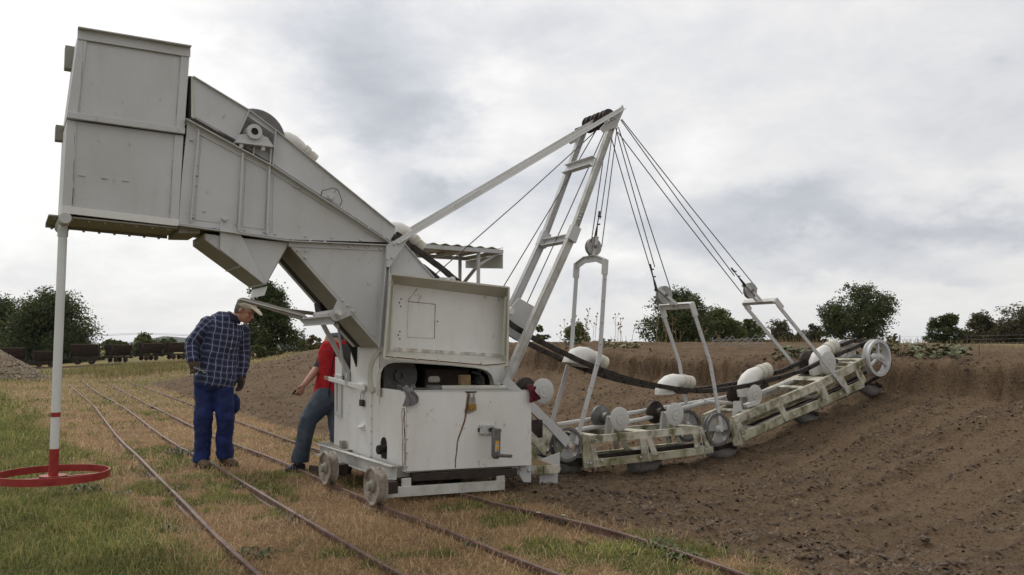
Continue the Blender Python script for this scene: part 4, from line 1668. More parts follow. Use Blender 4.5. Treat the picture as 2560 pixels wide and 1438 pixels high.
    MB().lathe((x - .05, kb.y, kb.z), [(.034, 0), (.038, .006), (.038, .03), (.022, .034), (.022, .09)], 22, 'x').build('black_knob', M['rubber_shade'], side)
    # corner strip with split paint
    cst = MB()
    cst.box((x - .004, WB - W0 - .004, zb0 - .005), (x, WB - W0 + .085, zt0 + .006))
    cst = cst.build('corner_strip', B, EX, .001)
    for i in range(6):
        o = bpy.data.objects.new('bolt', BOLT)
        link(o, cst)
        o.location = (x + .008, WB - W0, zb0 + .04 + i * .105)
    seam = MB()
    ws = SU(931, 1060, uS).y
    seam.box((x - .005, ws - .008, zb0 - .01), (x, ws + .030, zt0 + .005))
    sm = seam.build('seam_strip', B, EX, .001)
    for i in range(6):
        o = bpy.data.objects.new('bolt', BOLT)
        link(o, sm)
        o.location = (x - .005, ws + .005, zb0 + .04 + i * .105)
        o.rotation_euler = (0, 0, math.radians(-90))
    # right side and floor of the box
    p = S(*BR, WB)
    MB().box((p.x - .006, WB - W0 + .004, p.z), (p.x, yB, S(*TR, WB).z - .004)).build('side_sheet', B, EX)
    MB().box((x + .006, WB - W0 + .004, zb0 - .012), (p.x - .006, .35, zb0)).build('box_floor', M['under'], EX)
    # rear cabinet wall along the rails
    zt1 = SU(865, 962, uS).z
    rear = SU(838, 1110, uS)
    wl = MB()
    wl.box((x - .012, 6.584 - W0, .235), (x, rear.y, zt1))
    wall = wl.build('cabinet_wall', B, EX, .001)
    zt2 = .93
    MB().box((x + .002, rear.y - .006, .235), (x + .9, rear.y, 1.0)).build('cabinet_wall', B, EX)
    MB().box((x + .004, 6.45 - W0, zt1 - .02), (x + .9, rear.y - .006, zt1 - .01)).build('cabinet_top', M['under'], EX)
    # upper side wall of the engine hood
    wh = SU(880, 900, uS).y
    wg = SU(858, 900, uS).y
    MB().box((x - .012, wb - W0, zt1 + .002), (x - .002, wh, SU(900, 866, uS).z)).build('hood_wall', B, EX, .001)
    MB().box((x - .012, wg, zt1 + .002), (x - .002, rear.y, SU(848, 893, uS).z)).build('hood_wall', B, EX, .001)
    MB().box((x + .05, wh - .1, zt1 - .05), (x + .06, wg + .2, SU(870, 860, uS).z)).build('gap_shade_sheet', M['rubber_shade'], EX)  # black sheet standing in for the shade inside the opening
    # latch bar across the cabinet wall, its frame and brackets
    l0, l1 = SU(822, 947, uS - .04), SU(912, 971, uS - .04)
    lb = MB().beam(l0, l1, .012, .04).build('latch_bar', B, EX, .002)
    MB().beam(SU(812, 944, uS - .04), l0, .016, .03).build('latch_grip', M['wood'], EX)
    MB().beam(SU(900, 966, uS - .02), SU(912, 970, uS - .02), .05, .06).build('latch_keeper', B, EX, .004)
    fp = [SU(*q, uS - .03) for q in ((836, 936), (853, 940), (852, 1044), (836, 1038))]
    fi = [SU(*q, uS - .03) for q in ((840, 945), (848, 947), (847, 1033), (840, 1030))]
    vs = fp + fi + [v + Vector((.02, 0, 0)) for v in fp + fi]
    fs = []
    for i in range(4):
        j = (i + 1) % 4
        fs += [(i, j, 4 + j, 4 + i), (8 + i, 12 + i, 12 + j, 8 + j), (i, 8 + i, 8 + j, j), (4 + i, 4 + j, 12 + j, 12 + i)]
    MB().add(vs, fs).build('latch_frame', P_, EX, .001)
    cl = SU(864, 950, uS - .05)
    MB().lathe(cl, [(.02, 0), (.02, .04)], 12, 'x').build('strut_pin', P_, EX)
    MB().box((cl.x, cl.y - .03, cl.z - .06), (cl.x + .03, cl.y + .03, cl.z + .08)).build('strut_bracket', P_, EX, .003)
    tb = SU(902, 1064, uS - .03)
    MB().box((tb.x - .03, tb.y - .05, tb.z - .012), (tb.x + .02, tb.y + .05, tb.z - .006)).box((tb.x + .0, tb.y - .05, tb.z - .03), (tb.x + .025, tb.y + .03, tb.z + .01)).build('small_hook', B, EX)
    ps = SU(856, 1110, uS - .05)
    MB().box((ps.x - .02, ps.y - .03, ps.z - .05), (ps.x + .02, ps.y + .03, ps.z + .03)).build('stop_block', M['under'], EX, .003)

    # things inside the engine box seen over its edge
    wi = 6.15
    c = S(1084, 990, wi)
    r = 19 * mpp(1084, 960, wi)
    can = MB().lathe((c.x, c.y, c.z), [(r, 0), (r, .085), (r * .8, .09)], 22, 'z').build('air_filter', M['greysteel'], EX)
    c2 = S(1085, 950, wi)
    MB().lathe((c2.x, c2.y, c2.z), [(r * .62, -.02), (r * .78, -.012), (r * .78, .012), (r * .6, .028)], 22, 'z').build('filter_cap', M['under'], can)
    MB().tube([S(1102, 971, wi), S(1262, 970, wi)], .024, 14).build('fuel_tank', M['trim'], EX)
    q0, q1 = S(1152, 975, wi + .08), S(1177, 938, wi + .08)
    MB().box((q0.x, q0.y, q0.z), (q1.x, q0.y + .05, q1.z)).build('wooden_block', M['wood'], EX, .002)
    c3 = S(1242, 968, wi)
    MB().lathe(c3, [(.022, 0), (.022, .02), (.028, .022), (.028, .034)], 14, 'z').build('tank_cap', M['trim'], EX)

    # front fittings
    pl = MB().plate([(1200, 1062), (1237, 1062), (1237, 1087), (1200, 1087)], WB - .016, .016).build('crank_plate', P_, EX, .002)
    bolts(pl, [(1204, 1066), (1219, 1066), (1232, 1066), (1204, 1083), (1219, 1083), (1232, 1083)], WB - .017, .8, None)
    MB().box(tuple(S(1196, 1080, WB - .01)), tuple(S(1200, 1070, WB - .01) + Vector((0, .008, 0)))).build('plate_tab', M['rubber_shade'], pl)
    cs0 = S(1226, 1074, WB - .02)
    MB().tube([cs0, cs0 + Vector((.01, -.13, 0))], .017, 14).build('crank_shaft', M['dark'], EX)
    wc = WB - .16
    ca = MB().plate([(1233, 1076), (1237, 1072), (1249, 1072), (1253, 1078), (1251, 1140), (1247, 1148), (1237, 1148), (1232, 1142)], wc, .03)
    cra = ca.build('crank_arm', M['greysteel'], EX, .005)
    MB().plate([(1239, 1102), (1248, 1102), (1247, 1129), (1238, 1129)], wc - .001, .001).build('warning_label', M['pale'], cra)
    for yy in (1102, 1116):
        MB().plate([(1239.3, yy), (1247.7, yy), (1247.3, yy + 8), (1239, yy + 8)], wc - .0018, .0008).build('label_band', M['yellow'], cra)
    for yy in (1111, 1125):
        MB().plate([(1242, yy + 1.5), (1246, yy - 1), (1245.5, yy + 2.5), (1243.5, yy + 4)], wc - .0022, .0006).build('label_mark', M['rubber_shade'], cra)
    h0 = S(1242, 1139, wc + .01)
    MB().tube([h0, h0 + Vector((.03, -.17, .012))], .0135, 14).build('crank_handle', M['greysteel'], EX)
    # hasp and the rust run down from it
    MB().plate([(1163, 979), (1193, 979), (1190, 982), (1168, 983)], WB - .006, .006).build('hasp', M['dark'], EX)
    MB().plate([(1174, 980), (1182, 980), (1182, 993), (1176, 993)], WB - .005, .005).build('hasp_staple', P_, EX)
    rs = MB()
    run = [(1174, 984), (1170, 1000), (1166, 1028), (1163, 1050), (1156, 1070), (1148, 1092), (1144, 1105), (1142, 1130), (1139, 1150), (1139, 1170)]
    for i in range(len(run) - 1):
        (ax, ay), (bx_, by_) = run[i], run[i + 1]
        t = 1.7 + 2.2 * (1 - i / 9) ** 1.5
        rs.plate([(ax - t, ay), (ax + t * .6, ay), (bx_ + t * .6, by_ + .5), (bx_ - t, by_ + .5)], WB - .0012, .0012)
    rs.build('rust_streak', M['rustrun'], fr)
    st = MB()
    st.plate([(1166, 984), (1186, 984), (1190, 1000), (1186, 1030), (1170, 1036), (1160, 1030), (1166, 1010)], WB - .0008, .0008)
    st.build('rust_stain', M['ruststain'], fr)
    for q in ((1005, 'a'), (1009, 'b'), (1011.5, 'c')):
        pts = [(q[0] + random.uniform(-1, 1) + (yy - 1020) * .012, yy) for yy in range(1020, 1176, 14)]
        cr = MB()
        for a, b in zip(pts[:-1], pts[1:]):
            cr.prism([SU(a[0] - .7, a[1], uS - .006), SU(a[0] + .5, a[1], uS - .006), SU(b[0] + .5, b[1], uS - .006), SU(b[0] - .7, b[1], uS - .006)], (.0015, 0, 0))
        cr.build('rust_crack', M['rustrun'], cst)


def alpha_mat(name, c, scale, lo, hi, mx):
    k = NT(name, 0.9)
    n = k.noise(scale, 6, .65, (1, 1, .5))
    a = k.ramp(n, [(lo, 0.0), (hi, mx)])
    k.color(c)
    k.put(k.b.inputs['Alpha'], a)
    M[name] = k.m


alpha_mat('rustrun', (0.20, 0.105, 0.048), 26, .28, .6, .85)
alpha_mat('ruststain', (0.33, 0.245, 0.155), 15, .38, .8, .42)


def build_stains():
    def run(pts, w, wd, mat, parent):
        m = MB()
        for (ax, ay), (bx_, by_) in zip(pts[:-1], pts[1:]):
            m.plate([(ax - wd, ay), (ax + wd, ay), (bx_ + wd, by_), (bx_ - wd, by_)], w, .0008)
        m.build('rust_streak', mat, parent)
    low = bpy.data.objects['lower_bin_box']
    rr, rs = M['rustrun'], M['ruststain']
    run([(183.5, 470), (182, 490), (180.5, 512)], WN - .0009, 1.1, rr, low)
    run([(187, 330), (183, 455)], WN - .0009, 1.2, rs, low)
    run([(431, 400), (428, 460), (423, 535)], WN - .0009, .9, rs, low)
    run([(452, 140), (440, 300)], WN - .0009, 1.3, rs, bpy.data.objects['upper_bin_box'])
    run([(209, 105), (199, 280)], WN - .0009, 1.3, rs, bpy.data.objects['upper_bin_box'])


build_cabinet()
build_stains()


def build_lid():
    wf, wp = 5.98, 6.12
    o = [(976, 685), (1272, 719), (1268, 912), (1215, 917), (960, 895)]
    inner = [(986, 709), (1262, 744), (1257, 893), (1210, 897), (974, 881)]
    pan = MB().plate([(982, 700), (1266, 736), (1262, 905), (1215, 908), (968, 890)], wp, .006).build('lid_panel', M['box'], EX)
    rim = MB()
    n = len(o)
    for i in range(n):
        j = (i + 1) % n
        A, B = S(*o[i], wf), S(*o[j], wf)
        C, D = S(*inner[j], wp), S(*inner[i], wp)
        nn = (B - A).cross(C - A).normalized() * -.006
        rim.add([A, B, C, D, A + nn, B + nn, C + nn, D + nn],
                [(0, 1, 2, 3), (7, 6, 5, 4), (0, 4, 5, 1), (1, 5, 6, 2), (2, 6, 7, 3), (3, 7, 4, 0)])
    r = rim.build('lid_rim', M['trim'], EX, .001)
    ed = MB()
    for i in (0, 1, 2, 3, 4):
        j = (i + 1) % n
        ed.beam(S(*o[i], wf), S(*o[j], wf), .014, .014)
    ed.build('lid_edge', M['trim'], r)
    rub = MB()
    for a, b in (((962, 893), (1090, 904)), ((1090, 904), (1214, 915)), ((1214, 915), (1264, 911))):
        rub.bar(a, b, wf - .006, .018, .02)
    rub.build('lid_seal', M['rust'], r)
    MB().bar((1266, 742), (1259, 890), wf + .03, .02, .02).build('lid_stay', M['trim'], pan, .002)
    MB().bar((985, 712), (975, 880), wf + .03, .014, .014).build('lid_stay', M['trim'], pan, .002)
    lb = MB()
    lb.plate([(968, 868), (1262, 886), (1261, 893), (968, 876)], wp - .006, .006)
    lb.build('lid_strip', M['box'], pan)
    # welded patch with rusty outline
    q = [(1021, 754), (1088, 761), (1086, 846), (1018, 843)]
    MB().plate(q, wp - .0025, .0025).build('welded_patch', M['box'], pan)
    for a, b in ((q[0], q[1]), (q[1], q[2])):
        MB().bar(a, b, wp - .004, .006, .003).build('patch_seam', M['rustrun'], pan)
    for a, b in ((q[3], q[0]), (q[2], q[3])):
        MB().bar(a, b, wp - .004, .004, .003).build('patch_seam', M['ruststain'], pan)
    MB().bar((1043, 722), (1020, 752), wp - .0025, .012, .002).build('rust_streak', M['ruststain'], pan)
    MB().plate([(985, 868), (1262, 886), (1262, 894), (975, 878)], wp - .0075, .001).build('rust_stain', M['ruststain'], pan)
    bolts(pan, [(987, 892), (1042, 897), (1096, 901), (1150, 905), (1202, 908)], wf - .014, 1.2)
    for a in ((1094, 804), (1003, 748), (999, 757), (1002, 766), (1000, 829), (996, 838), (1000, 847)):
        MB().lathe(S(*a, wp - .0035), [(.006, 0), (.006, .004)], 8).build('drill_hole', M['rubber_shade'], pan)
    hd = MB().tube([S(1099, 699, 6.1), S(1100, 695, 6.1), S(1130, 697, 6.1), S(1131, 703, 6.1)], .008, 8)
    hd.lathe(S(1133, 698, 6.1), [(.022, 0), (.022, .02)], 12)
    hd.build('lid_handle', P_, EX)


build_lid()


def build_chassis():
    uc = 2.60
    x = uc - U0
    rear, front = SU(800, 1106, uc).y, WB + .02 - W0
    zt = SU(900, 1138, uc).z
    zb = zt - .105
    for xx in (x, x + 1.05):
        c = MB()
        c.box((xx, front, zb), (xx + .008, rear, zt))
        c.box((xx - .05, front, zt - .007), (xx + .008, rear, zt))
        c.box((xx - .05, front, zb), (xx + .008, rear, zb + .007))
        c.build('chassis_beam', M['leg'], EX, .001)
    for yy in (front + .03, rear - .05, (front + rear) / 2):
        MB().box((x + .01, yy, zb + .01), (x + 1.04, yy + .05, zt - .01)).build('cross_member', M['under'], EX, .002)
    MB().box((x - .02, 7.0 - W0, zt), (2.72 - U0, rear + .02, zt + .006)).build('deck_plate', M['under'], EX)
    # dark machinery underneath
    MB().box((x + .12, front + .15, .12), (x + .95, rear - .2, zb)).build('gear_case', M['dark'], EX, .02)
    # front beam and bumper
    a, b = S(1028, 1193, WB + .02), S(1290, 1180, WB + .02)
    MB().beam(a, b, .05, .06).build('front_beam', M['dark'], EX, .003)
    a, b = S(948, 1234, WB - .02), S(1262, 1213, WB - .02)
    bp = MB()
    bp.beam(a, b, .006, .075)
    n = Vector((0, 0, 1))
    for s in (-1, 1):
        bp.beam(a + n * s * .034 + Vector((0, .02, 0)), b + n * s * .034 + Vector((0, .02, 0)), .04, .006)
    bp.build('bumper', M['leg'], EX, .001)
    for px, y0, y1 in ((1017, 1196, 1228), (1252, 1190, 1214)):
        MB().bar((px, y0), (px, y1), WB - .012, .075, .02).build('bumper_post', M['leg'], EX, .002)
    # left frame end plate behind the rear wheel
    MB().beam(SU(776, 1172, 2.52), SU(806, 1176, 2.52), .03, .065).build('brake_beam', M['wagon'], EX, .002)
    # wheels on the rails
    r = .138
    prof = [(.03, .02), (r * .84, .016), (r * .9, .0), (r, .0), (r * 1.02, .01), (r * .93, .020), (r * .885, .026), (r * .88, .064), (r * 1.0, .072), (r * 1.02, .082), (r * .9, .086), (.03, .08)]
    wv = MB().lathe((0, 0, 0), prof, 40, 'x').mesh('wheel', M['wheelpaint'])
    wd = wv.copy()
    wd.materials[0] = M['rubber_shade']  # far wheels coloured black for the shade under the machine
    hub = MB().lathe((0, 0, 0), [(.028, -.03), (.03, -.028), (.034, -.004), (.046, .004), (.05, .02)], 20, 'x').mesh('wheel_hub', M['under'])
    for k, px in enumerate(((822, 1206), (940, 1257))):
        g = G(px[0], px[1], .058)
        u, w = uw(g.x, g.y)
        if k == 0:
            u0 = u
        for s in (0, 1):
            o = bpy.data.objects.new('wheel', wv if not s else wd)
            link(o, EX)
            o.location = (u - U0 - .045, w - W0, .058 + r * .885)
            if s:
                o.location = (u - U0 + .92, w - W0 + (.5 if k else -.1), .058 + r * .885)
                o.rotation_euler = (0, 0, math.pi)
            h = bpy.data.objects.new('wheel_hub', hub)
            link(h, o)
            if not s:
                ax = MB().tube([(u - U0 - .03, w - W0, .058 + r * .885), (u - U0 + .14, w - W0, .058 + r * .885)], .025, 12)
                ax.build('axle', M['dark'], EX)
                MB().box((u - U0 + .07, w - W0 - .06, .12), (u - U0 + .15, w - W0 + .06, zb + .02)).build('axle_box', M['dark'], EX, .004)
    # right hand end: arm, scraper and brackets
    w = 5.98
    b1 = MB().plate([(1328, 1165), (1396, 1163), (1401, 1170), (1400, 1180), (1395, 1184), (1328, 1187)], w, .03)
    b1.build('tow_arm', M['mossy'], EX, .003)
    MB().plate([(1361, 1164), (1399, 1163), (1402, 1172), (1398, 1183), (1361, 1186)], w - .012, .012).build('tow_plate', M['mossy'], EX, .002)
    br = MB().plate([(1298, 1164), (1328, 1164), (1328, 1206), (1309, 1206), (1298, 1187)], w - .02, .016).build('scraper_bracket', P_, EX, .002)
    MB().plate([(1284, 1164), (1297, 1164), (1297, 1187), (1284, 1186)], w - .01, .016).build('frame_tab', P_, EX, .002)
    bolts(br, [(1302, 1172), (1322, 1176)], w - .022, 1.6)
    MB().plate([(1351, 1186), (1395, 1184), (1394, 1214), (1363, 1236), (1347, 1230)], w + .05, .012).build('scraper_blade', P_, EX, .002)
    MB().plate([(1353, 1148), (1400, 1131), (1400, 1165), (1353, 1166)], w + .06, .010).build('guard_plate', P_, EX, .002)
    MB().plate([(1328, 1145), (1352, 1152), (1380, 1162), (1328, 1163)], w + .03, .02).build('wooden_step', M['wood'], EX)
    MB().plate([(1329, 1078), (1349, 1099), (1358, 1094), (1358, 1060), (1382, 1085), (1376, 1100), (1364, 1137), (1360, 1139), (1329, 1106)], 6.2, .014).build('notched_plate', M['mossy'], EX, .002)
    MB().box(tuple(S(1326, 1096, 6.26)), tuple(S(1356, 1050, 6.26) + Vector((0, .3, 0)))).build('dark_trough', M['dark'], EX)
    g = MB().plate([(1326, 1110), (1342, 1124), (1345, 1140), (1362, 1146), (1360, 1160), (1326, 1160)], 6.16, .012).build('foot_plate', M['mossy'], EX, .002)
    ar = MB()
    ar.bar((1262, 950), (1372, 1058), 6.30, .085, .03)
    ar.build('ladder_arm', P_, EX, .003)
    ar2 = MB().plate([(1378, 1049), (1427, 1096), (1415, 1120), (1363, 1062)], 6.275, .02)
    ar2.build('ladder_arm', P_, EX, .003)
    dup(bpy.data.objects['ladder_arm'], loc=(0, .46, 0))


k = NT('wheel_paint', 0.65)
n_ = k.noise(9, 5, .65)
k.color(k.mix(k.ramp(n_, [(.42, 0), (.6, .8)]), (0.36, 0.33, 0.28), (0.13, 0.085, 0.06)))
M['wheelpaint'] = k.m
build_chassis()


def build_ladder():
    w = 6.34
    dy = .43
    MS = M['mossy']

    def both(name, pts, th=.03, mat=MS, bev=.002, wq=w):
        o = MB().plate(pts, wq, th).build(name, mat, EX, bev)
        dup(o, loc=(0, dy, 0))
        return o

    def chord(name, top, bot, wq=w, MS=MS):
        pts = list(top) + list(reversed(bot))
        m = MB().plate(pts, wq, .006)
        for a, b in zip(top[:-1], top[1:]):
            m.bar(lerp2(a, b, 0), b, wq, .006, .045)
        for a, b in zip(bot[:-1], bot[1:]):
            m.bar(a, b, wq, .006, .045)
        o = m.build(name, MS, EX, .001)
        dup(o, loc=(0, dy, 0))
        return o
    t1 = chord('top_chord', [(1472, 1092), (1610, 1079), (1748, 1067)], [(1474, 1109), (1610, 1096), (1748, 1083)])
    b1 = chord('bottom_chord', [(1488, 1151), (1620, 1136), (1776, 1117)], [(1460, 1171), (1620, 1153), (1776, 1133)], w + .004, M['mossdark'])
    both('end_post', [(1456, 1090), (1472, 1092), (1487, 1149), (1484, 1168), (1460, 1171), (1457, 1130)], .02, M['mossdark'], wq=w - .004)
    both('post', [(1474, 1109), (1487, 1109), (1497, 1150), (1484, 1152)], .012, wq=w - .006)
    both('post', [(1600, 1094), (1614, 1094), (1619, 1134), (1605, 1136)], .012, wq=w - .006)
    both('post', [(1615, 1094), (1629, 1093), (1646, 1137), (1632, 1140)], .012, wq=w - .006)
    both('post', [(1734, 1083), (1747, 1081), (1752, 1118), (1738, 1120)], .012, wq=w - .006)
    both('post', [(1748, 1068), (1757, 1068), (1776, 1114), (1766, 1118)], .012, wq=w - .006)
    both('splice_plate', [(1770, 1116), (1784, 1115), (1784, 1132), (1770, 1134)], .02, wq=w - .006)
    bolts(t1, [(1490, 1100), (1540, 1096)], w - .008, .7)
    bolts(b1, [(1468, 1158), (1476, 1158), (1505, 1152), (1602, 1143), (1737, 1126), (1766, 1124)], w - .010, 1.1)
    for x, y0, y1 in ((1486, 1112, 1172), (1622, 1098, 1154), (1758, 1080, 1138)):
        MB().tube([S(x - 8, y0, w - .03), S(x - 2, (y0 + y1) / 2, w - .03), S(x + 1, y1 - 4, w - .03), S(x + 5, y1, w - .02)], .005, 6).build('stirrup_rod', M['disc'], EX)
    for a, b in (((1494, 1141), (1748, 1112)), ((1858, 1082), (2158, 948))):
        for wq in (w + .10, w + .34):
            MB().bar(a, b, wq, .035, .03).build('chain_guide', M['chain'], EX)
    # second, rising section
    t2 = chord('top_chord', [(1835, 1044), (1850, 1037), (2040, 957), (2100, 927), (2168, 893)], [(1838, 1062), (1853, 1055), (2046, 975), (2103, 945), (2168, 911)])
    b2 = chord('bottom_chord', [(1855, 1084), (1966, 1035), (2073, 991), (2159, 951)], [(1840, 1112), (1969, 1053), (2074, 1009), (2162, 967)], w + .004, M['mossdark'])
    both('end_post', [(1822, 1046), (1836, 1048), (1862, 1110), (1836, 1116), (1827, 1075)], .02, M['mossdark'], wq=w - .004)
    both('post', [(1838, 1062), (1852, 1057), (1868, 1080), (1856, 1086)], .012, wq=w - .006)
    both('post', [(1944, 1016), (1957, 1011), (1970, 1036), (1972, 1052), (1964, 1054)], .012, wq=w - .006)
    both('post', [(2041, 976), (2053, 971), (2068, 994), (2057, 1000)], .012, wq=w - .006)
    both('post', [(2054, 970), (2064, 966), (2077, 1002), (2070, 1008)], .012, wq=w - .006)
    both('post', [(2098, 947), (2110, 942), (2122, 970), (2112, 975)], .012, wq=w - .006)
    both('post', [(2132, 915), (2144, 911), (2168, 952), (2156, 964)], .012, wq=w - .006)
    bolts(t2, [(1890, 1030), (1953, 1002), (2085, 950)], w - .008, .8)
    bolts(b2, [(1848, 1095), (1858, 1091), (1985, 1036), (2068, 1000), (2100, 985), (2150, 962)], w - .010, 1.1)
    for x, y0, y1 in ((1852, 1062, 1116), (2066, 975, 1012), (2115, 952, 990)):
        MB().tube([S(x - 10, y0, w - .03), S(x - 2, (y0 + y1) / 2, w - .03), S(x + 3, y1, w - .03)], .005, 6).build('stirrup_rod', M['disc'], EX)
    # ties across the ladder, following the top chord
    for a, b in (((1478, 1091), (1500, 1089)), ((1590, 1081), (1625, 1078)), ((1720, 1069), (1745, 1067)), ((1862, 1032), (1872, 1027)), ((2005, 972), (2015, 967)),
                 ((2048, 953), (2066, 944)), ((2085, 934), (2100, 927)), ((2112, 921), (2120, 917)), ((2134, 910), (2142, 906)), ((2150, 902), (2160, 897))):
        MB().strip(a, b, w + .01, w + dy, .007).build('cross_tie', MS, EX)
    for a, b in (((1500, 1151), (1520, 1149)), ((1640, 1135), (1660, 1133)), ((1760, 1120), (1775, 1118)), ((1880, 1075), (1895, 1068)), ((2060, 998), (2075, 992))):
        MB().strip(a, b, w + .01, w + dy, .007).build('cross_tie', M['under'], EX)
    # long guide tubes on the far side
    wf = w + dy - .06
    P_ = M['white']
    MB().tube([S(1392, 1062, wf + .12), S(1600, 1029, wf + .12), S(1800, 996, wf + .12), S(1850, 985, wf + .12)], .022, 12).build('guide_tube', P_, EX)
    MB().tube([S(1440, 1076, wf), S(1600, 1050, wf), S(1762, 1006, wf)], .025, 12).build('guide_tube', P_, EX)
    MB().tube([S(1762, 1004, wf), S(1850, 1010, wf), S(1930, 1018, wf)], .022, 12).build('guide_tube', P_, EX)
    for q in ((1762, 1005), (1838, 1009)):
        c = S(*q, wf)
        MB().lathe(c + Vector((-.02, 0, 0)), [(.034, 0), (.036, .01), (.034, .04)], 16, 'x').build('tube_collar', P_, EX)
    MB().plate([(1865, 1011), (1890, 1002), (1905, 1000), (1897, 1012), (1870, 1020)], w + .05, .05).build('tube_shoe', P_, EX, .004)
    MB().plate([(1836, 1003), (1850, 1003), (1860, 1034), (1832, 1040)], w + .1, .012).build('tube_bracket', P_, EX)
    for x in (1905, 2000):
        MB().bar((1905, 982), (1990, 950), wf, .035, .02).build('side_rail', P_, EX, .001)
        break

    # chain wheels
    def spoked(px, py, rx_m, n, wq, mat, wide=.07, name='chain_wheel', kidney=True):
        c = S(px, py, wq)
        R = rx_m
        rim = MB().ring((0, 0, 0), [(R * .84, 0), (R, 0), (R, wide * .3), (R * .93, wide * .4), (R * .93, wide * .7), (R, wide * .8), (R, wide), (R * .84, wide)], 44)
        o = rim.build(name, M['greysteel'] if kidney else mat, EX, 0, loc=c)
        sp = MB()
        for k in range(n):
            t = math.radians(90 + 360 / n * k + (0 if not kidney else 60))
            d = Vector((math.cos(t), 0, math.sin(t)))
            nn = Vector((-math.sin(t), 0, math.cos(t)))
            a, b = (.60 * R, .34 * R) if kidney else (.055 * R, .11 * R)
            i0, i1 = R * .16, R * .88
            sp.prism([d * i1 - nn * a, d * i1 + nn * a, d * i0 + nn * b * .5, d * i0 - nn * b * .5], (0, .014 if kidney else .03, 0))
        sp.build('spoke', M['pulley'] if kidney else mat, o).location = (0, wide * .15, 0)
        MB().lathe((0, -.02, 0), [(R * .2, 0), (R * .22, .01), (R * .24, wide + .02)], 24).build('wheel_hub', mat, o)
        MB().lathe((0, -.045, 0), [(.026, 0), (.028, .02), (.02, .03)], 6).build('axle_nut', M['disc'], o)
        return o
    r1 = 43 * mpp(1420, 1112, w)
    for px, py, r in ((1420, 1112, r1), (1797, 1074, 41 * mpp(1797, 1074, w))):
        o = spoked(px, py, r, 3, w - .03, M['disc'])
        f = spoked(px, py, r, 3, w - .03, M['disc'])
        f.location.y += dy + .02
        c = S(px, py, w)
        MB().lathe(c, [(.022, 0), (.022, dy)], 12).build('wheel_axle', M['greysteel'], EX)
    # end sheave
    R = 46 * mpp(2200, 895, w)
    e = spoked(2200, 895, R, 3, w - .05, M['paint'], .09, 'end_wheel', False)
    e2 = spoked(2200, 895, R, 3, w - .05, M['disc'], .09, 'end_wheel', False)
    e2.location.y += dy + .06
    MB().lathe(S(2200, 895, w), [(.03, 0), (.03, dy)], 14).build('wheel_axle', M['greysteel'], EX)
    both('end_fork', [(2160, 893), (2172, 890), (2205, 890), (2205, 902), (2165, 915)], .02, wq=w + .05)
    # carrying rollers: near disc, axle, far roller, pedestals
    wr = 6.40
    for i, (px, py, ry, far) in enumerate(((1360, 978, 32, 'dark'), (1552, 1048, 30, 'greysteel'), (1690, 1036, 29, 'dark'), (1890, 988, 26, 'dark'), (2073, 908, 30, 'dark'))):
        c = S(px, py, wr)
        r = ry * mpp(px, py, wr)
        MB().lathe(c, [(r * .16, -.012), (r * .2, -.008), (r * .46, -.008), (r * .48, 0), (r * .9, .004), (r, .012), (r, .022), (r * .5, .045), (r * .42, .1)], 36).build('roller_disc', M['disc'], EX)
        yf = .30
        MB().lathe(c + Vector((0, yf, 0)), [(r * .40, -.10), (r * .43, -.10), (r * .45, -.02), (r * .95, 0), (r, .006), (r, .03), (r * .5, .04)], 36).build('far_roller', M[far], EX)
        MB().lathe(c, [(.017, 0), (.017, yf + .03)], 10).build('roller_axle', M['disc'], EX)
        if i:
            for yy in (.055, yf - .13):
                zc = c.z - (.20 if i < 4 else .18)
                pd = MB().prism([(c.x - .075, c.y + yy, zc), (c.x + .075, c.y + yy, zc), (c.x + .05, c.y + yy, zc + .04), (c.x + .028, c.y + yy, c.z + .02),
                                 (c.x - .028, c.y + yy, c.z + .02), (c.x - .05, c.y + yy, zc + .04)], (0, .035, 0))
                pd.box((c.x - .09, c.y + yy - .015, zc - .012), (c.x + .09, c.y + yy + .05, zc))
                pd.build('roller_pedestal', M['mossy'] if yy < .1 else M['disc'], EX, .003)


build_ladder()


def path_resample(P, step):
    out = [P[0]]
    acc = 0
    for a, b in zip(P[:-1], P[1:]):
        L = (b - a).length
        t = step - acc
        while t <= L:
            out.append(a.lerp(b, t / L))
            t += step
        acc = L - (t - step)
    return out


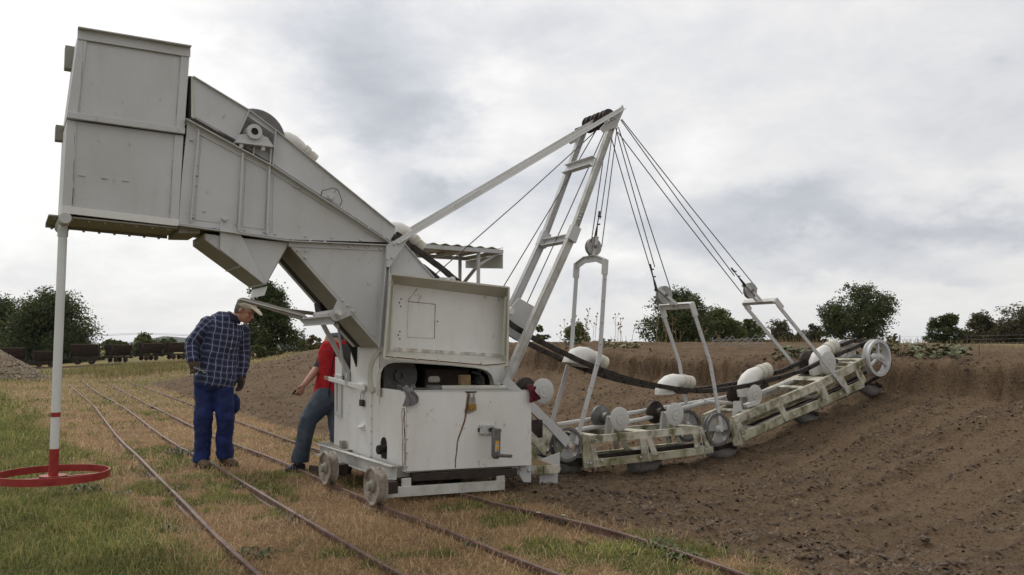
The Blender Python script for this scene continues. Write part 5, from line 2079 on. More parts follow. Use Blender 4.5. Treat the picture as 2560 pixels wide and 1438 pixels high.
def build_chain():
    w = 6.43
    top = [(692, 362), (850, 484), (978, 592), (1030, 616), (1085, 656), (1140, 700), (1210, 760), (1274, 808), (1308, 831), (1336, 847), (1395, 876), (1445, 900), (1500, 924), (1570, 948), (1640, 964),
           (1695, 973), (1750, 979), (1800, 976), (1876, 963), (1950, 944), (2010, 926), (2050, 906), (2120, 876), (2180, 851)]
    P = [S(*p, w) for p in top]
    c = S(2200, 895, w)
    R = 46 * mpp(2200, 895, w) * .93
    wrap = [c + Vector((math.cos(math.radians(t)) * R, 0, math.sin(math.radians(t)) * R)) for t in range(90, -110, -20)]
    ret = [S(*p, w) for p in ((2120, 985), (2020, 1027), (1920, 1070), (1840, 1107), (1790, 1122), (1700, 1135), (1600, 1147), (1500, 1158), (1430, 1160), (1390, 1150))]
    path = P + wrap + ret
    step = .128
    Q = path_resample(path, step)
    lm = MB()
    L = step
    for s, yy in ((0, -.014), (1, .004)):
        lm.prism([(-.014, yy, -.023), (L + .014, yy, -.023), (L + .024, yy, 0), (L + .014, yy, .023), (-.014, yy, .023), (-.024, yy, 0)], (0, .010, 0))
    lm.lathe((0, -.02, 0), [(.010, 0), (.010, .04)], 6)
    link_me = lm.mesh('chain_link', M['chain'])
    n = 0
    for yy in (0, .27):
        for i in range(len(Q) - 1):
            a, b = Q[i], Q[i + 1]
            if n >= 298:
                break
            o = bpy.data.objects.new('chain_link', link_me)
            link(o, EX)
            o.location = a + Vector((0, yy + (.0 if i % 2 else .007), 0))
            d = b - a
            o.rotation_euler = (0, -math.atan2(d.z, d.x), 0)
            n += 1
    return Q


CHAIN = build_chain()


def bucket_mesh(name, mat, tmat):
    """bent scoop: open mouth on the chain, rounded back, collar and blunt end"""
    mb = MB()
    cl = [(-.105, -.030), (-.112, .015), (-.100, .055), (-.066, .090), (-.020, .110), (.035, .114), (.075, .112)]
    hw = [.128, .122, .114, .104, .094, .084, .076]
    th = [.140, .122, .108, .096, .086, .077, .071]
    n = 20
    m = len(cl)

    def sec(i, k, s=1.0):
        t = 2 * math.pi * k / n
        ct, st = math.cos(t), math.sin(t)
        a = ct * hw[i] * s
        b = st * th[i] * s
        p, q = cl[max(i - 1, 0)], cl[min(i + 1, m - 1)]
        d = Vector((q[0] - p[0], q[1] - p[1])).normalized()
        return (cl[i][0] - d.y * b, a, cl[i][1] + d.x * b)
    vs, fs = [], []
    for lay in (1.0, .93):
        for i in range(m):
            vs += [sec(i, k, lay) for k in range(n)]
    for lay in (0, 1):
        o = lay * m * n
        for i in range(m - 1):
            for k in range(n):
                j = (k + 1) % n
                fs.append((o + i * n + k, o + i * n + j, o + (i + 1) * n + j, o + (i + 1) * n + k))
        fs.append(tuple(o + (m - 1) * n + k for k in range(n)))
    for k in range(n):
        j = (k + 1) % n
        fs.append((k, j, m * n + j, m * n + k))
    mb.add(vs, fs)
    tl = MB()
    # collar and rounded end
    d = Vector((1, 0, -.06)).normalized()
    c0 = Vector((.072, 0, .112))
    up = Vector((.06, 0, 1)).normalized()
    prof = [(.9, -.004), (1.16, -.002), (1.18, .05), (1.05, .054), (1.0, .062), (1.0, .070), (1.13, .074), (1.13, .135), (1.0, .143), (.86, .145), (.84, .12)]
    base = len(tl.v)
    for s, h in prof:
        for k in range(n):
            t = 2 * math.pi * k / n
            ct, st = math.cos(t), math.sin(t)
            a = ct * .076 * s
            b = st * .072 * s
            tl.v.append(tuple(c0 + d * h + up * b + Vector((0, a, 0))))
    for i in range(len(prof) - 1):
        for k in range(n):
            j = (k + 1) % n
            tl.f.append((base + i * n + k, base + i * n + j, base + (i + 1) * n + j, base + (i + 1) * n + k))
    tl.f.append(tuple(base + (len(prof) - 1) * n + k for k in range(n)))
    return mb.mesh(name, mat, 50), tl.mesh('bucket_tail', tmat, 40)


def build_buckets():
    white, wt_ = bucket_mesh('bucket', M['bucket'], M['tail'])
    grey, gt_ = bucket_mesh('bucket', M['greybucket'], M['greybucket'])
    lug = MB()
    lug.box((-.10, -.15, -.025), (.04, -.125, .02))
    lug.box((-.10, .125, -.025), (.04, .15, .02))
    lug.box((-.12, -.15, -.012), (-.10, .15, .012))
    lugm = lug.mesh('bucket_bracket', M['chain'])
    top = [(722, 384, -36), (1000, 606, -38), (1462, 915, -20), (1688, 978, -4), (1890, 963, 16), (2064, 905, 24)]
    for px, py, a in top:
        o = bpy.data.objects.new('bucket', white)
        link(o, EX)
        o.location = S(px, py, 6.565)
        o.rotation_euler = (0, -math.radians(a), 0)
        g = bpy.data.objects.new('bucket_bracket', lugm)
        link(g, o)
        link(bpy.data.objects.new('bucket_tail', wt_), o)
        k = .85 if px < 1100 else (.98 if px < 1750 else 1.10)
        o.scale = (k * 1.05, k if px < 1750 else .95, k * .95)
    bot = [(1420, 1146, 178), (1612, 1146, 175), (1805, 1114, 168), (2012, 1030, 158), (2172, 960, 158)]
    for px, py, a in bot:
        o = bpy.data.objects.new('bucket', grey)
        link(o, EX)
        o.location = S(px, py, 6.565)
        o.rotation_euler = (0, -math.radians(a), 0)
        o.scale = (.85, .85, .8)
        g = bpy.data.objects.new('bucket_bracket', lugm)
        link(g, o)
        link(bpy.data.objects.new('bucket_tail', gt_), o)


M['tail'] = paint('rusty_collar_paint', (0.66, 0.64, 0.58), 0.8, 0.2, 1.0, 0.6)
build_buckets()


def build_canopy():
    """small roof over the driver's stand behind the tower"""
    w0, w1 = 7.25, 8.05
    rf = MB()
    a, b = S(1022, 604, w0), S(1258, 621, w0)
    n = 8
    # wavy sheet: corrugations run away from the viewer
    vs, fs = [], []
    m = 88
    for i in range(m + 1):
        t = i / m
        p = a.lerp(b, t)
        z = p.z + .008 * math.cos(t * n * 2 * math.pi)
        for yy in (w0 - W0, w1 - W0):
            vs += [(p.x, yy, z), (p.x, yy, z - .006)]
    for i in range(m):
        k = i * 4
        fs += [(k, k + 4, k + 6, k + 2), (k + 1, k + 3, k + 7, k + 5), (k, k + 1, k + 5, k + 4), (k + 2, k + 6, k + 7, k + 3)]
    rf.add(vs, fs)
    r = rf.build('canopy_roof', M['mossy'], EX)
    ed = MB()
    ed.beam(a + Vector((0, .01, -.035)), b + Vector((0, .01, -.035)), .03, .04)
    ed.beam(a + Vector((0, w1 - w0 - .01, -.035)), b + Vector((0, w1 - w0 - .01, -.035)), .03, .04)
    ed.beam(b + Vector((-.01, .01, -.035)), b + Vector((-.01, w1 - w0, -.035)), .03, .04)
    for t in (.3, .62):
        q = a.lerp(b, t)
        ed.beam(q + Vector((0, .01, -.035)), q + Vector((0, w1 - w0, -.035)), .03, .03)
    ed.build('canopy_frame', P_, r)
    MB().prism([b + Vector((-.008, 0, -.06)), b + Vector((-.008, 0, -.21)), b + Vector((-.008, w1 - w0, -.14)), b + Vector((-.008, w1 - w0, -.06))], (.006, 0, 0)).build('canopy_skirt', P_, r)
    pl = S(1196, 622, w0 + .05)
    MB().tube([(pl.x, pl.y, .75), (pl.x, pl.y, pl.z - .03)], .019, 12).build('canopy_post', P_, EX)
    p2 = S(1150, 640, w1 - .06)
    MB().tube([(p2.x, p2.y, .75), (p2.x, p2.y, p2.z + .02)], .019, 12).build('canopy_post', P_, EX)
    MB().tube([(pl.x, pl.y, pl.z - .17), (pl.x + .24, pl.y, pl.z - .03)], .014, 10).build('canopy_brace', P_, EX)
    MB().tube([(p2.x, p2.y, p2.z - .35), (p2.x + .26, p2.y - .1, p2.z)], .02, 10).build('canopy_brace', M['under'], EX)
    MB().box((.15, w0 - W0, .55), (1.5, w1 - W0, .6)).build('stand_floor', M['under'], EX)
    for xx in (.2, 1.4):
        MB().box((xx, w0 - W0 + .1, .06), (xx + .06, w1 - W0 - .1, .55)).build('stand_leg', M['under'], EX)


build_canopy()


# ================================================================== cloths and padlocks on the machine
def world_of(v):                                   # excavator frame -> world
    x, y = XY(v[0] + U0, v[1] + W0)
    return Vector((x, y, v[2]))


def rag(name, px, w, width, over, hang, mat, label, seed, skew=0.0):
    r = random.Random(seed)
    p = S(*px, w)
    nu, nv = 15, 22
    vs, fs = [], []
    ph = [r.uniform(0, 6.28) for _ in range(6)]
    for j in range(nv):
        t = j / (nv - 1)
        s = t * (over + hang)
        for i in range(nu):
            a = i / (nu - 1) - .5
            if s < over:
                k = s / over
                y, z = .045 * (1 - k), .028 * math.sin(k * 3.1) + .006
            else:
                y, z = -.010 - .006 * math.sin((s - over) * 20), -(s - over)
            pinch = 1 - .45 * math.exp(-((s - over * 1.1) / .05) ** 2) - .15 * t
            fold = .017 * math.sin(a * 17 + ph[0] + 3 * t) + .010 * math.sin(a * 31 + ph[1] - 5 * t)
            x = a * width * pinch + skew * t * hang + .012 * math.sin(t * 7 + ph[2])
            y2 = y - abs(fold) * (0.6 + t) - .006
            z2 = z + (.014 * math.sin(a * 13 + ph[3] + 2 * t) if s < over else .02 * (abs(a) * 2) ** 2 * math.sin(ph[4]) - .025 * a * math.cos(ph[5]))
            vs.append((x, y2, z2))
    for j in range(nv - 1):
        for i in range(nu - 1):
            k = j * nu + i
            fs.append((k, k + 1, k + nu + 1, k + nu))
    mb = MB().add(vs, fs)
    o = mb.build(name, mat, None, smooth=80)
    o.location = world_of(p)
    o.rotation_euler = (0, 0, ANG)
    sm = o.modifiers.new('sub', 'SUBSURF')
    sm.levels = sm.render_levels = 1
    so = o.modifiers.new('thick', 'SOLIDIFY')
    so.thickness = .004
    return tag(o, label, 'rag')


rag('rag', (1018, 977), WB - .006, .155, .09, .115, M['greyrag'], 'crumpled grey rag hanging over the left corner of the engine box', 4, .12)
rag('rag', (1326, 976), WB - .006, .115, .08, .09, M['redrag'], 'maroon rag hanging over the right corner of the engine box', 9, .12)


def padlock(px0, px1, u, brass, label):
    root = None
    if u is None:
        a, b = S(px0[0], px1[1], WB - .022), S(px1[0], px0[1], WB - .022)
        face = Vector((0, 1, 0))
        c = (a + b) / 2
        wv, hv = (b.x - a.x), (b.z - a.z)
        rot = ANG
    else:
        a, b = SU(px0[0], px1[1], u), SU(px1[0], px0[1], u)
        c = (a + b) / 2
        wv, hv = abs(b.y - a.y), (b.z - a.z)
        rot = ANG - math.radians(90)
    root = empty('padlock', world_of(c), rot, label=label, cat='padlock')
    bw = MB().box((-wv / 2, -.010, -hv / 2), (wv / 2, .010, hv / 2))
    bw.build('lock_body', M['brass'] if brass else M['dark'], root, .003)
    sh = [(-wv * .33, 0, hv / 2)] + [(math.cos(math.radians(t)) * wv * .33, 0, hv * .5 + wv * .45 + math.sin(math.radians(t)) * wv * .33) for t in range(180, -1, -30)] + [(wv * .33, 0, hv / 2)]
    MB().tube(sh, .0035, 8).build('shackle', M['galv'], root)
    if brass:
        MB().lathe((0, -.0105, -hv * .15), [(.004, 0), (.004, .002)], 10).build('key_hole', M['rubber_shade'], root)


padlock((1172, 1009), (1190, 1027), None, True, 'brass padlock hanging on the rust streaked front of the engine box')
padlock((900, 1000), (909, 1015), 2.671 - .03, False, 'small dark padlock on the latch bar left of the engine box')


# ================================================================== people
class Blob:
    """closed lofted pieces that are fused into one surface"""
    def __init__(s):
        s.v, s.f = [], []

    def loft(s, pts, rad, ref=(1, 0, 0), n=16, pw=1.0):
        pts = [Vector(p) for p in pts]
        rad = [(r, r) if isinstance(r, (int, float)) else r for r in rad]
        base = len(s.v)
        m = len(pts)
        for i, p in enumerate(pts):
            d = (pts[min(i + 1, m - 1)] - pts[max(i - 1, 0)]).normalized()
            a = Vector(ref) - d * Vector(ref).dot(d)
            a.normalize()
            b = d.cross(a)
            for k in range(n):
                t = 2 * math.pi * k / n
                s.v.append(tuple(p + a * (math.cos(t) * rad[i][0]) + b * (math.sin(t) * rad[i][1])))
        for i in range(m - 1):
            for k in range(n):
                j = (k + 1) % n
                s.f.append((base + i * n + k, base + i * n + j, base + (i + 1) * n + j, base + (i + 1) * n + k))
        s.f.append(tuple(base + k for k in range(n - 1, -1, -1)))
        s.f.append(tuple(base + (m - 1) * n + k for k in range(n)))
        return s

    def capsule(s, a, b, r0, r1, ref=(1, 0, 0), n=14):
        a, b = Vector(a), Vector(b)
        d = (b - a).normalized()
        q0 = r0 if isinstance(r0, (int, float)) else max(r0)
        q1 = r1 if isinstance(r1, (int, float)) else max(r1)

        def sc(r, k):
            return r * k if isinstance(r, (int, float)) else (r[0] * k, r[1] * k)
        return s.loft([a - d * q0 * .9, a - d * q0 * .6, a, b, b + d * q1 * .6, b + d * q1 * .9],
                      [sc(r0, .35), sc(r0, .8), r0, r1, sc(r1, .8), sc(r1, .35)], ref, n)

    def ball(s, c, r, fr=None, n=14):
        fr = fr or (Vector((1, 0, 0)), Vector((0, 1, 0)), Vector((0, 0, 1)))
        c = Vector(c)
        base = len(s.v)
        m = 9
        for i in range(1, m):
            t = math.pi * i / m
            for k in range(n):
                p = 2 * math.pi * k / n
                q = (math.sin(t) * math.cos(p) * r[0], math.sin(t) * math.sin(p) * r[1], math.cos(t) * r[2])
                s.v.append(tuple(c + fr[0] * q[0] + fr[1] * q[1] + fr[2] * q[2]))
        for i in range(m - 2):
            for k in range(n):
                j = (k + 1) % n
                s.f.append((base + i * n + k, base + (i + 1) * n + k, base + (i + 1) * n + j, base + i * n + j))
        s.f.append(tuple(base + k for k in range(n)))
        s.f.append(tuple(base + (m - 2) * n + k for k in range(n - 1, -1, -1)))
        return s

    def build(s, name, mat, parent, voxel=.012, smooth=4, wrinkle=0.0, wsize=.09):
        mb = MB().add(s.v, s.f)
        me = mb.mesh(name, mat, 0)
        o = bpy.data.objects.new('tmp', me)
        COL.objects.link(o)
        r = o.modifiers.new('r', 'REMESH')
        r.mode = 'VOXEL'
        r.voxel_size = voxel
        if smooth:
            q = o.modifiers.new('s', 'SMOOTH')
            q.iterations = smooth
            q.factor = .5
        if wrinkle:
            tx = bpy.data.textures.new('folds', 'CLOUDS')
            tx.noise_scale = wsize
            tx.noise_depth = 3
            d = o.modifiers.new('d', 'DISPLACE')
            d.texture = tx
            d.strength = wrinkle
            d.mid_level = .5
        dg = bpy.context.evaluated_depsgraph_get()
        me2 = bpy.data.meshes.new_from_object(o.evaluated_get(dg))
        bpy.data.objects.remove(o)
        me2.name = name
        me2.materials.clear()
        me2.materials.append(mat)
        me2.polygons.foreach_set('use_smooth', [True] * len(me2.polygons))
        ob = bpy.data.objects.new(name, me2)
        return link(ob, parent)


class Stage:
    """local frame of a person: x to the right as seen, y away, z up"""
    def __init__(s, px, py, lift=0.0):
        s.o = G(px, py)
        s.o.z = lift
        a = math.atan2(s.o.x, s.o.y)
        s.rot = -a
        s.fx = Vector((math.cos(a), -math.sin(a), 0))
        s.fy = Vector((math.sin(a), math.cos(a), 0))

    def __call__(s, px, py, dy=0.0):
        d = Vector(ray(px, py))
        k = (s.o.dot(s.fy) + dy) / d.dot(s.fy)
        p = Vector((0, 0, CAMZ)) + d * k - s.o
        return Vector((p.dot(s.fx), p.dot(s.fy), p.z))


def hand(bl, wrist, palm_dir, thumb_dir, curl, size=.18, fat=1.0):
    """palm, four unequal curled fingers and a thumb"""
    d, t = Vector(palm_dir).normalized(), Vector(thumb_dir)
    t = (t - d * t.dot(d)).normalized()
    nrm = d.cross(t)
    w = Vector(wrist)
    L = size
    bl.capsule(w, w + d * L * .42, (.026 * fat, .018 * fat), (.042 * fat, .017 * fat), t, 12)
    for i, (off, ln) in enumerate(((.030, .40), (.011, .44), (-.009, .41), (-.028, .33))):
        a = w + d * L * .44 + t * off * fat
        ang = [curl * .55, curl * 1.25, curl * 1.8]
        pts = [a]
        for q, f in zip(ang, (.45, .32, .25)):
            dd = d * math.cos(q) + nrm * math.sin(q)
            a = a + dd * L * ln * f
            pts.append(a)
        bl.loft(pts, [.0105 * fat, .010 * fat, .0092 * fat, .0072 * fat], t, 8)
    a = w + d * L * .13 + t * .024 * fat
    b = a + (t * .8 + d * .7).normalized() * L * .2
    bl.loft([a, b, b + (d + t * .15 + nrm * .4).normalized() * L * .17], [.014 * fat, .0115 * fat, .008 * fat], nrm, 8)


def head_parts(bl, c, f, r=.105):
    """skull, jaw, nose, brow, ears; f is where the face looks"""
    f = Vector(f).normalized()
    s = f.cross(Vector((0, 0, 1))).normalized()
    u = s.cross(f).normalized()
    fr = (s, f, u)
    c = Vector(c)
    bl.ball(c + u * .025 - f * .008, (.076, .097, .098), fr, 18)
    bl.ball(c - u * .045 + f * .028, (.060, .066, .074), fr, 16)
    bl.ball(c - u * .098 + f * .062, (.028, .026, .022), fr, 12)
    bl.loft([c + u * .012 + f * .084, c - u * .012 + f * .098, c - u * .034 + f * .110, c - u * .042 + f * .094], [.009, .012, .0165, .013], s, 10)
    bl.ball(c + u * .022 + f * .078, (.052, .018, .014), fr, 12)
    bl.ball(c - u * .066 + f * .088, (.026, .010, .007), fr, 10)
    bl.ball(c - u * .077 + f * .085, (.023, .010, .007), fr, 10)
    for k in (-1, 1):
        bl.ball(c + s * (.079 * k) - u * .005 - f * .012, (.012, .020, .032), fr, 10)
        bl.ball(c + s * (.036 * k) - u * .028 + f * .068, (.022, .02, .018), fr, 10)
    return fr


def eyes(c, fr, parent):
    s, f, u = fr
    for k in (-1, 1):
        e = MB().lathe((0, 0, 0), [(.002, .0), (.010, .004), (.011, .010), (.006, .014)], 10).build('eye', M['black'], parent)
        e.matrix_local = Matrix((( s.x, -f.x, u.x, 0), (s.y, -f.y, u.y, 0), (s.z, -f.z, u.z, 0), (0, 0, 0, 1)))
        e.location = Vector(c) + s * (.034 * k) + u * .006 + f * .078


def boot(parent, heel, toe, h, mat, name='boot'):
    heel, toe = Vector(heel), Vector(toe)
    d = (toe - heel)
    d.z = 0
    L = d.length
    d.normalize()
    s = d.cross(Vector((0, 0, 1)))
    b = Blob()
    z = Vector((0, 0, 1))
    b.loft([heel - d * .02 + z * .035, heel + z * .042, heel + d * L * .35 + z * .045, heel + d * L * .65 + z * .042, heel + d * L * .9 + z * .036, heel + d * L + z * .03],
           [(.025, .025), (.042, .036), (.043, .044), (.052, .040), (.046, .030), (.02, .018)], s, 16)
    b.loft([heel + d * .035 + z * .05, heel + d * .035 + z * (h * .7), heel + d * .025 + z * h], [(.045, .055), (.046, .052), (.05, .055)], s, 14)
    o = b.build(name, mat, parent, .008, 3, .006, .04)
    so = Blob()
    so.loft([heel - d * .03 + z * .010, heel + z * .010, heel + d * L * .4 + z * .010, heel + d * L * .7 + z * .010, heel + d * L * .95 + z * .012, heel + d * (L + .02) + z * .014],
            [(.02, .012), (.044, .014), (.040, .014), (.052, .014), (.044, .013), (.018, .010)], s, 14)
    so.build('sole', M['rubber_shade'], o, .006, 1)


def man_plaid():
    A = Stage(538, 1166)
    root = empty('person', A.o, A.rot, label='man in a dark blue checked shirt and beige cap stooping beside the tower', cat='person')
    R1 = (1, 0, 0)
    hipL, hipR = A(514, 955, .03), A(558, 952, -.02)
    knL, knR = A(509, 1046, -.03), A(562, 1044, -.05)
    anL, anR = A(505, 1146, .03), A(562, 1138, .02)
    pel, wai, che, upp = A(535, 948, .0), A(541, 900, .01), A(553, 838, -.01), A(566, 803, -.03)
    nb = A(583, 794, -.04)
    hc = A(612, 777, -.07)
    shL, elL, wrL = A(519, 808, -.05), A(478, 862, -.08), A(482, 908, -.15)
    shR, elR, wrR = A(606, 824, .05), A(610, 884, .07), A(603, 946, .02)
    # body: one continuous skin
    b = Blob()
    b.loft([pel - Vector((0, 0, .08)), pel, wai, che, upp, nb], [(.12, .09), (.14, .10), (.13, .09), (.13, .09), (.09, .07), (.05, .05)], R1, 18)
    b.loft([A(568, 806, -.03), nb, A(600, 792, -.055), hc], [.045, .058, .06, .06], R1, 14)
    for h, k_, a in ((hipL, knL, anL), (hipR, knR, anR)):
        b.capsule(h, k_, .085, .056)
        b.capsule(k_, a, .056, .04)
        b.capsule(a, a + Vector((.01, -.03, -.04)), .036, .028)
    for s_, e_, w_ in ((shL, elL, wrL), (shR, elR, wrR)):
        b.capsule(s_ + (e_ - s_) * .1, e_, .042, .038)
        b.capsule(e_, w_, .038, .027)
    hand(b, wrL, (.25, -.45, -.75), (.7, -.5, 0), .75, .17, .9)
    hand(b, wrR, (-.06, -.1, -1), (.5, -.8, 0), .5, .17, .9)
    fr = head_parts(b, hc, (.80, -.40, -.42))
    b.build('body', M['skin'], root, .0085, 2)
    eyes(hc, fr, root)
    s, f, u = fr
    # hair round the back of the head
    hr = Blob()
    hr.ball(hc + u * .022 - f * .022, (.084, .090, .094), fr, 16)
    hr.ball(hc - u * .02 - f * .05, (.072, .055, .06), fr, 14)
    hr.build('hair', M['hair'], root, .010, 2, .01, .03)
    # cap with bill
    cp = Blob()
    cp.ball(hc + u * .062 - f * .008, (.091, .108, .070), fr, 18)
    cp.loft([hc + u * .062 + f * .07, hc + u * .062 + f * .10, hc + u * .050 + f * .14, hc + u * .034 + f * .175, hc + u * .028 + f * .185],
            [(.068, .012), (.070, .009), (.066, .008), (.050, .007), (.03, .005)], s, 18)
    cp.build('cap', M['cap'], root, .006, 2, .006, .05)
    # trousers
    t = Blob()
    t.loft([A(537, 905, .0), pel + Vector((0, 0, .06)), pel - Vector((0, 0, .04)), pel - Vector((0, 0, .11))], [(.175, .13), (.20, .145), (.205, .15), (.15, .13)], R1, 20)
    for h, k_, a, sg in ((hipL, knL, anL, -1), (hipR, knR, anR, 1)):
        m1, m2 = h.lerp(k_, .5), k_.lerp(a, .5)
        bag = a + Vector((0, 0, .03))
        t.loft([h + Vector((0, 0, .03)), h.lerp(k_, .25), m1, k_, m2, k_.lerp(a, .82), bag, a - Vector((0, 0, .035))],
               [(.105, .112), (.106, .110), (.097, .102), (.086, .094), (.081, .090), (.079, .087), (.086, .095), (.080, .088)], R1, 18)
    tr = t.build('trousers', M['workblue'], root, .011, 3, .048, .12)
    kp = Blob()
    kp.loft([A(586, 985, -.0), A(590, 1000, .0), A(589, 1020, .02), A(578, 1042, .05)], [.02, .042, .045, .02], R1, 10)
    kp.build('tool_pocket', M['workblue'], root, .008, 1, .012, .03)
    # shirt
    sh = Blob()
    hem = A(541, 952, -.005)
    sh.loft([A(540, 956, 0), hem, A(540, 925, 0), wai, A(547, 868, .0), che, A(561, 815, -.02), A(572, 799, -.035), A(580, 793, -.04)],
            [(.20, .15), (.212, .158), (.212, .16), (.202, .158), (.195, .152), (.196, .146), (.175, .13), (.125, .10), (.08, .075)], R1, 24)
    for s_, e_, w_ in ((shL, elL, wrL), (shR, elR, wrR)):
        d = (w_ - e_).normalized()
        sh.loft([s_ + (s_ - e_).normalized() * .05, s_, s_.lerp(e_, .5), e_ - (e_ - s_).normalized() * .02, e_ + d * .03, e_.lerp(w_, .5), w_ - d * .03, w_],
                [.045, .076, .076, .070, .066, .060, .053, .048], R1, 16)
    so = sh.build('shirt', M['plaid'], root, .011, 3, .046, .13)
    col = Blob()
    col.loft([nb - Vector((.01, 0, .015)), nb + Vector((.012, -.005, .012)), nb + Vector((.022, -.008, .03))], [(.095, .085), (.084, .076), (.078, .07)], R1, 18)
    col.build('collar', M['plaid'], root, .008, 2)
    for ob in (so, root.children[-1]):
        cloth_uv(ob.data, (pel, upp), [(shL, elL), (elL, wrL), (shR, elR), (elR, wrR)])
    # buttons down the front
    for px, py in ((584, 833), (581, 852), (578, 872), (573, 892)):
        q = A(px, py, -.19)
        MB().lathe(q, [(.006, 0), (.006, .004)], 8).build('button', M['pale'], so)
    # gloves
    for w_, dr, th, cu in ((wrL, (.25, -.45, -.75), (.7, -.5, 0), .8), (wrR, (-.06, -.1, -1), (.5, -.8, 0), .55)):
        g = Blob()
        hand(g, w_ + Vector(dr).normalized() * -.012, dr, th, cu, .185, 1.28)
        g.capsule(w_ - Vector(dr).normalized() * .03, w_ + Vector(dr).normalized() * .03, .046, .042)
        g.build('glove', M['glove'], root, .0065, 2)
    boot(root, A(495, 1160, .02) * Vector((1, 1, 0)).length * 0 + Vector((A(496, 1162).x, .05, 0)), Vector((A(523, 1162).x, -.19, 0)), .13, M['boot'])
    boot(root, Vector((A(556, 1158).x, .06, .0)), Vector((A(590, 1158).x, -.13, 0)), .13, M['boot'])
    # spanner in the gloved hand
    a, b2 = A(484, 918, -.25), A(508, 928, -.28)
    wr = empty('spanner', A.o, A.rot, label='bright steel spanner held in the left glove of the man in the checked shirt', cat='spanner')
    MB().beam(a, b2, .006, .012).build('shank', M['galv'], wr, .001)
    dd = (b2 - a).normalized()
    MB().ring(b2 + dd * .012, [(.008, -.004), (.016, -.004), (.016, .004), (.008, .004)], 18).build('ring_end', M['galv'], wr)


def cloth_uv(me, torso, limbs):
    n = len(me.polygons)
    cen = np.empty(n * 3, np.float32)
    me.polygons.foreach_get('center', cen)
    cen = cen.reshape(-1, 3)
    segs = [torso] + limbs
    best, idx = None, None
    for i, (a, b) in enumerate(segs):
        a, b = np.array(a), np.array(b)
        ab = b - a
        t = np.clip(((cen - a) @ ab) / (ab @ ab), 0, 1)
        d = np.linalg.norm(cen - (a + t[:, None] * ab), axis=1) / (.17 if i == 0 else .075)
        if best is None:
            best, idx = d, np.zeros(n, int)
        else:
            m = d < best
            best = np.where(m, d, best)
            idx = np.where(m, i, idx)
    nl = len(me.loops)
    vi = np.empty(nl, np.int32)
    me.loops.foreach_get('vertex_index', vi)
    co = np.empty(len(me.vertices) * 3, np.float32)
    me.vertices.foreach_get('co', co)
    co = co.reshape(-1, 3)[vi]
    ls = np.empty(n, np.int32)
    lt = np.empty(n, np.int32)
    me.polygons.foreach_get('loop_start', ls)
    me.polygons.foreach_get('loop_total', lt)
    pi = np.repeat(np.arange(n), lt)
    uv = np.zeros((nl, 2), np.float32)
    for i, (a, b) in enumerate(segs):
        a, b = np.array(a), np.array(b)
        ax = (b - a) / np.linalg.norm(b - a)
        x = np.array([1.0, 0, 0])
        x = x - ax * (x @ ax)
        if np.linalg.norm(x) < .3:
            x = np.array([0, 1.0, 0]) - ax * ax[1]
        x /= np.linalg.norm(x)
        y = np.cross(ax, x)
        m = idx[pi] == i
        p = co[m] - a
        if i == 0:
            uv[m, 0] = p @ x + .55 * (p @ y)
        else:
            uv[m, 0] = p @ x + .4 * (p @ y)
        uv[m, 1] = p @ ax
    l = me.uv_layers.new(name='cloth')
    l.data.foreach_set('uv', uv.ravel())


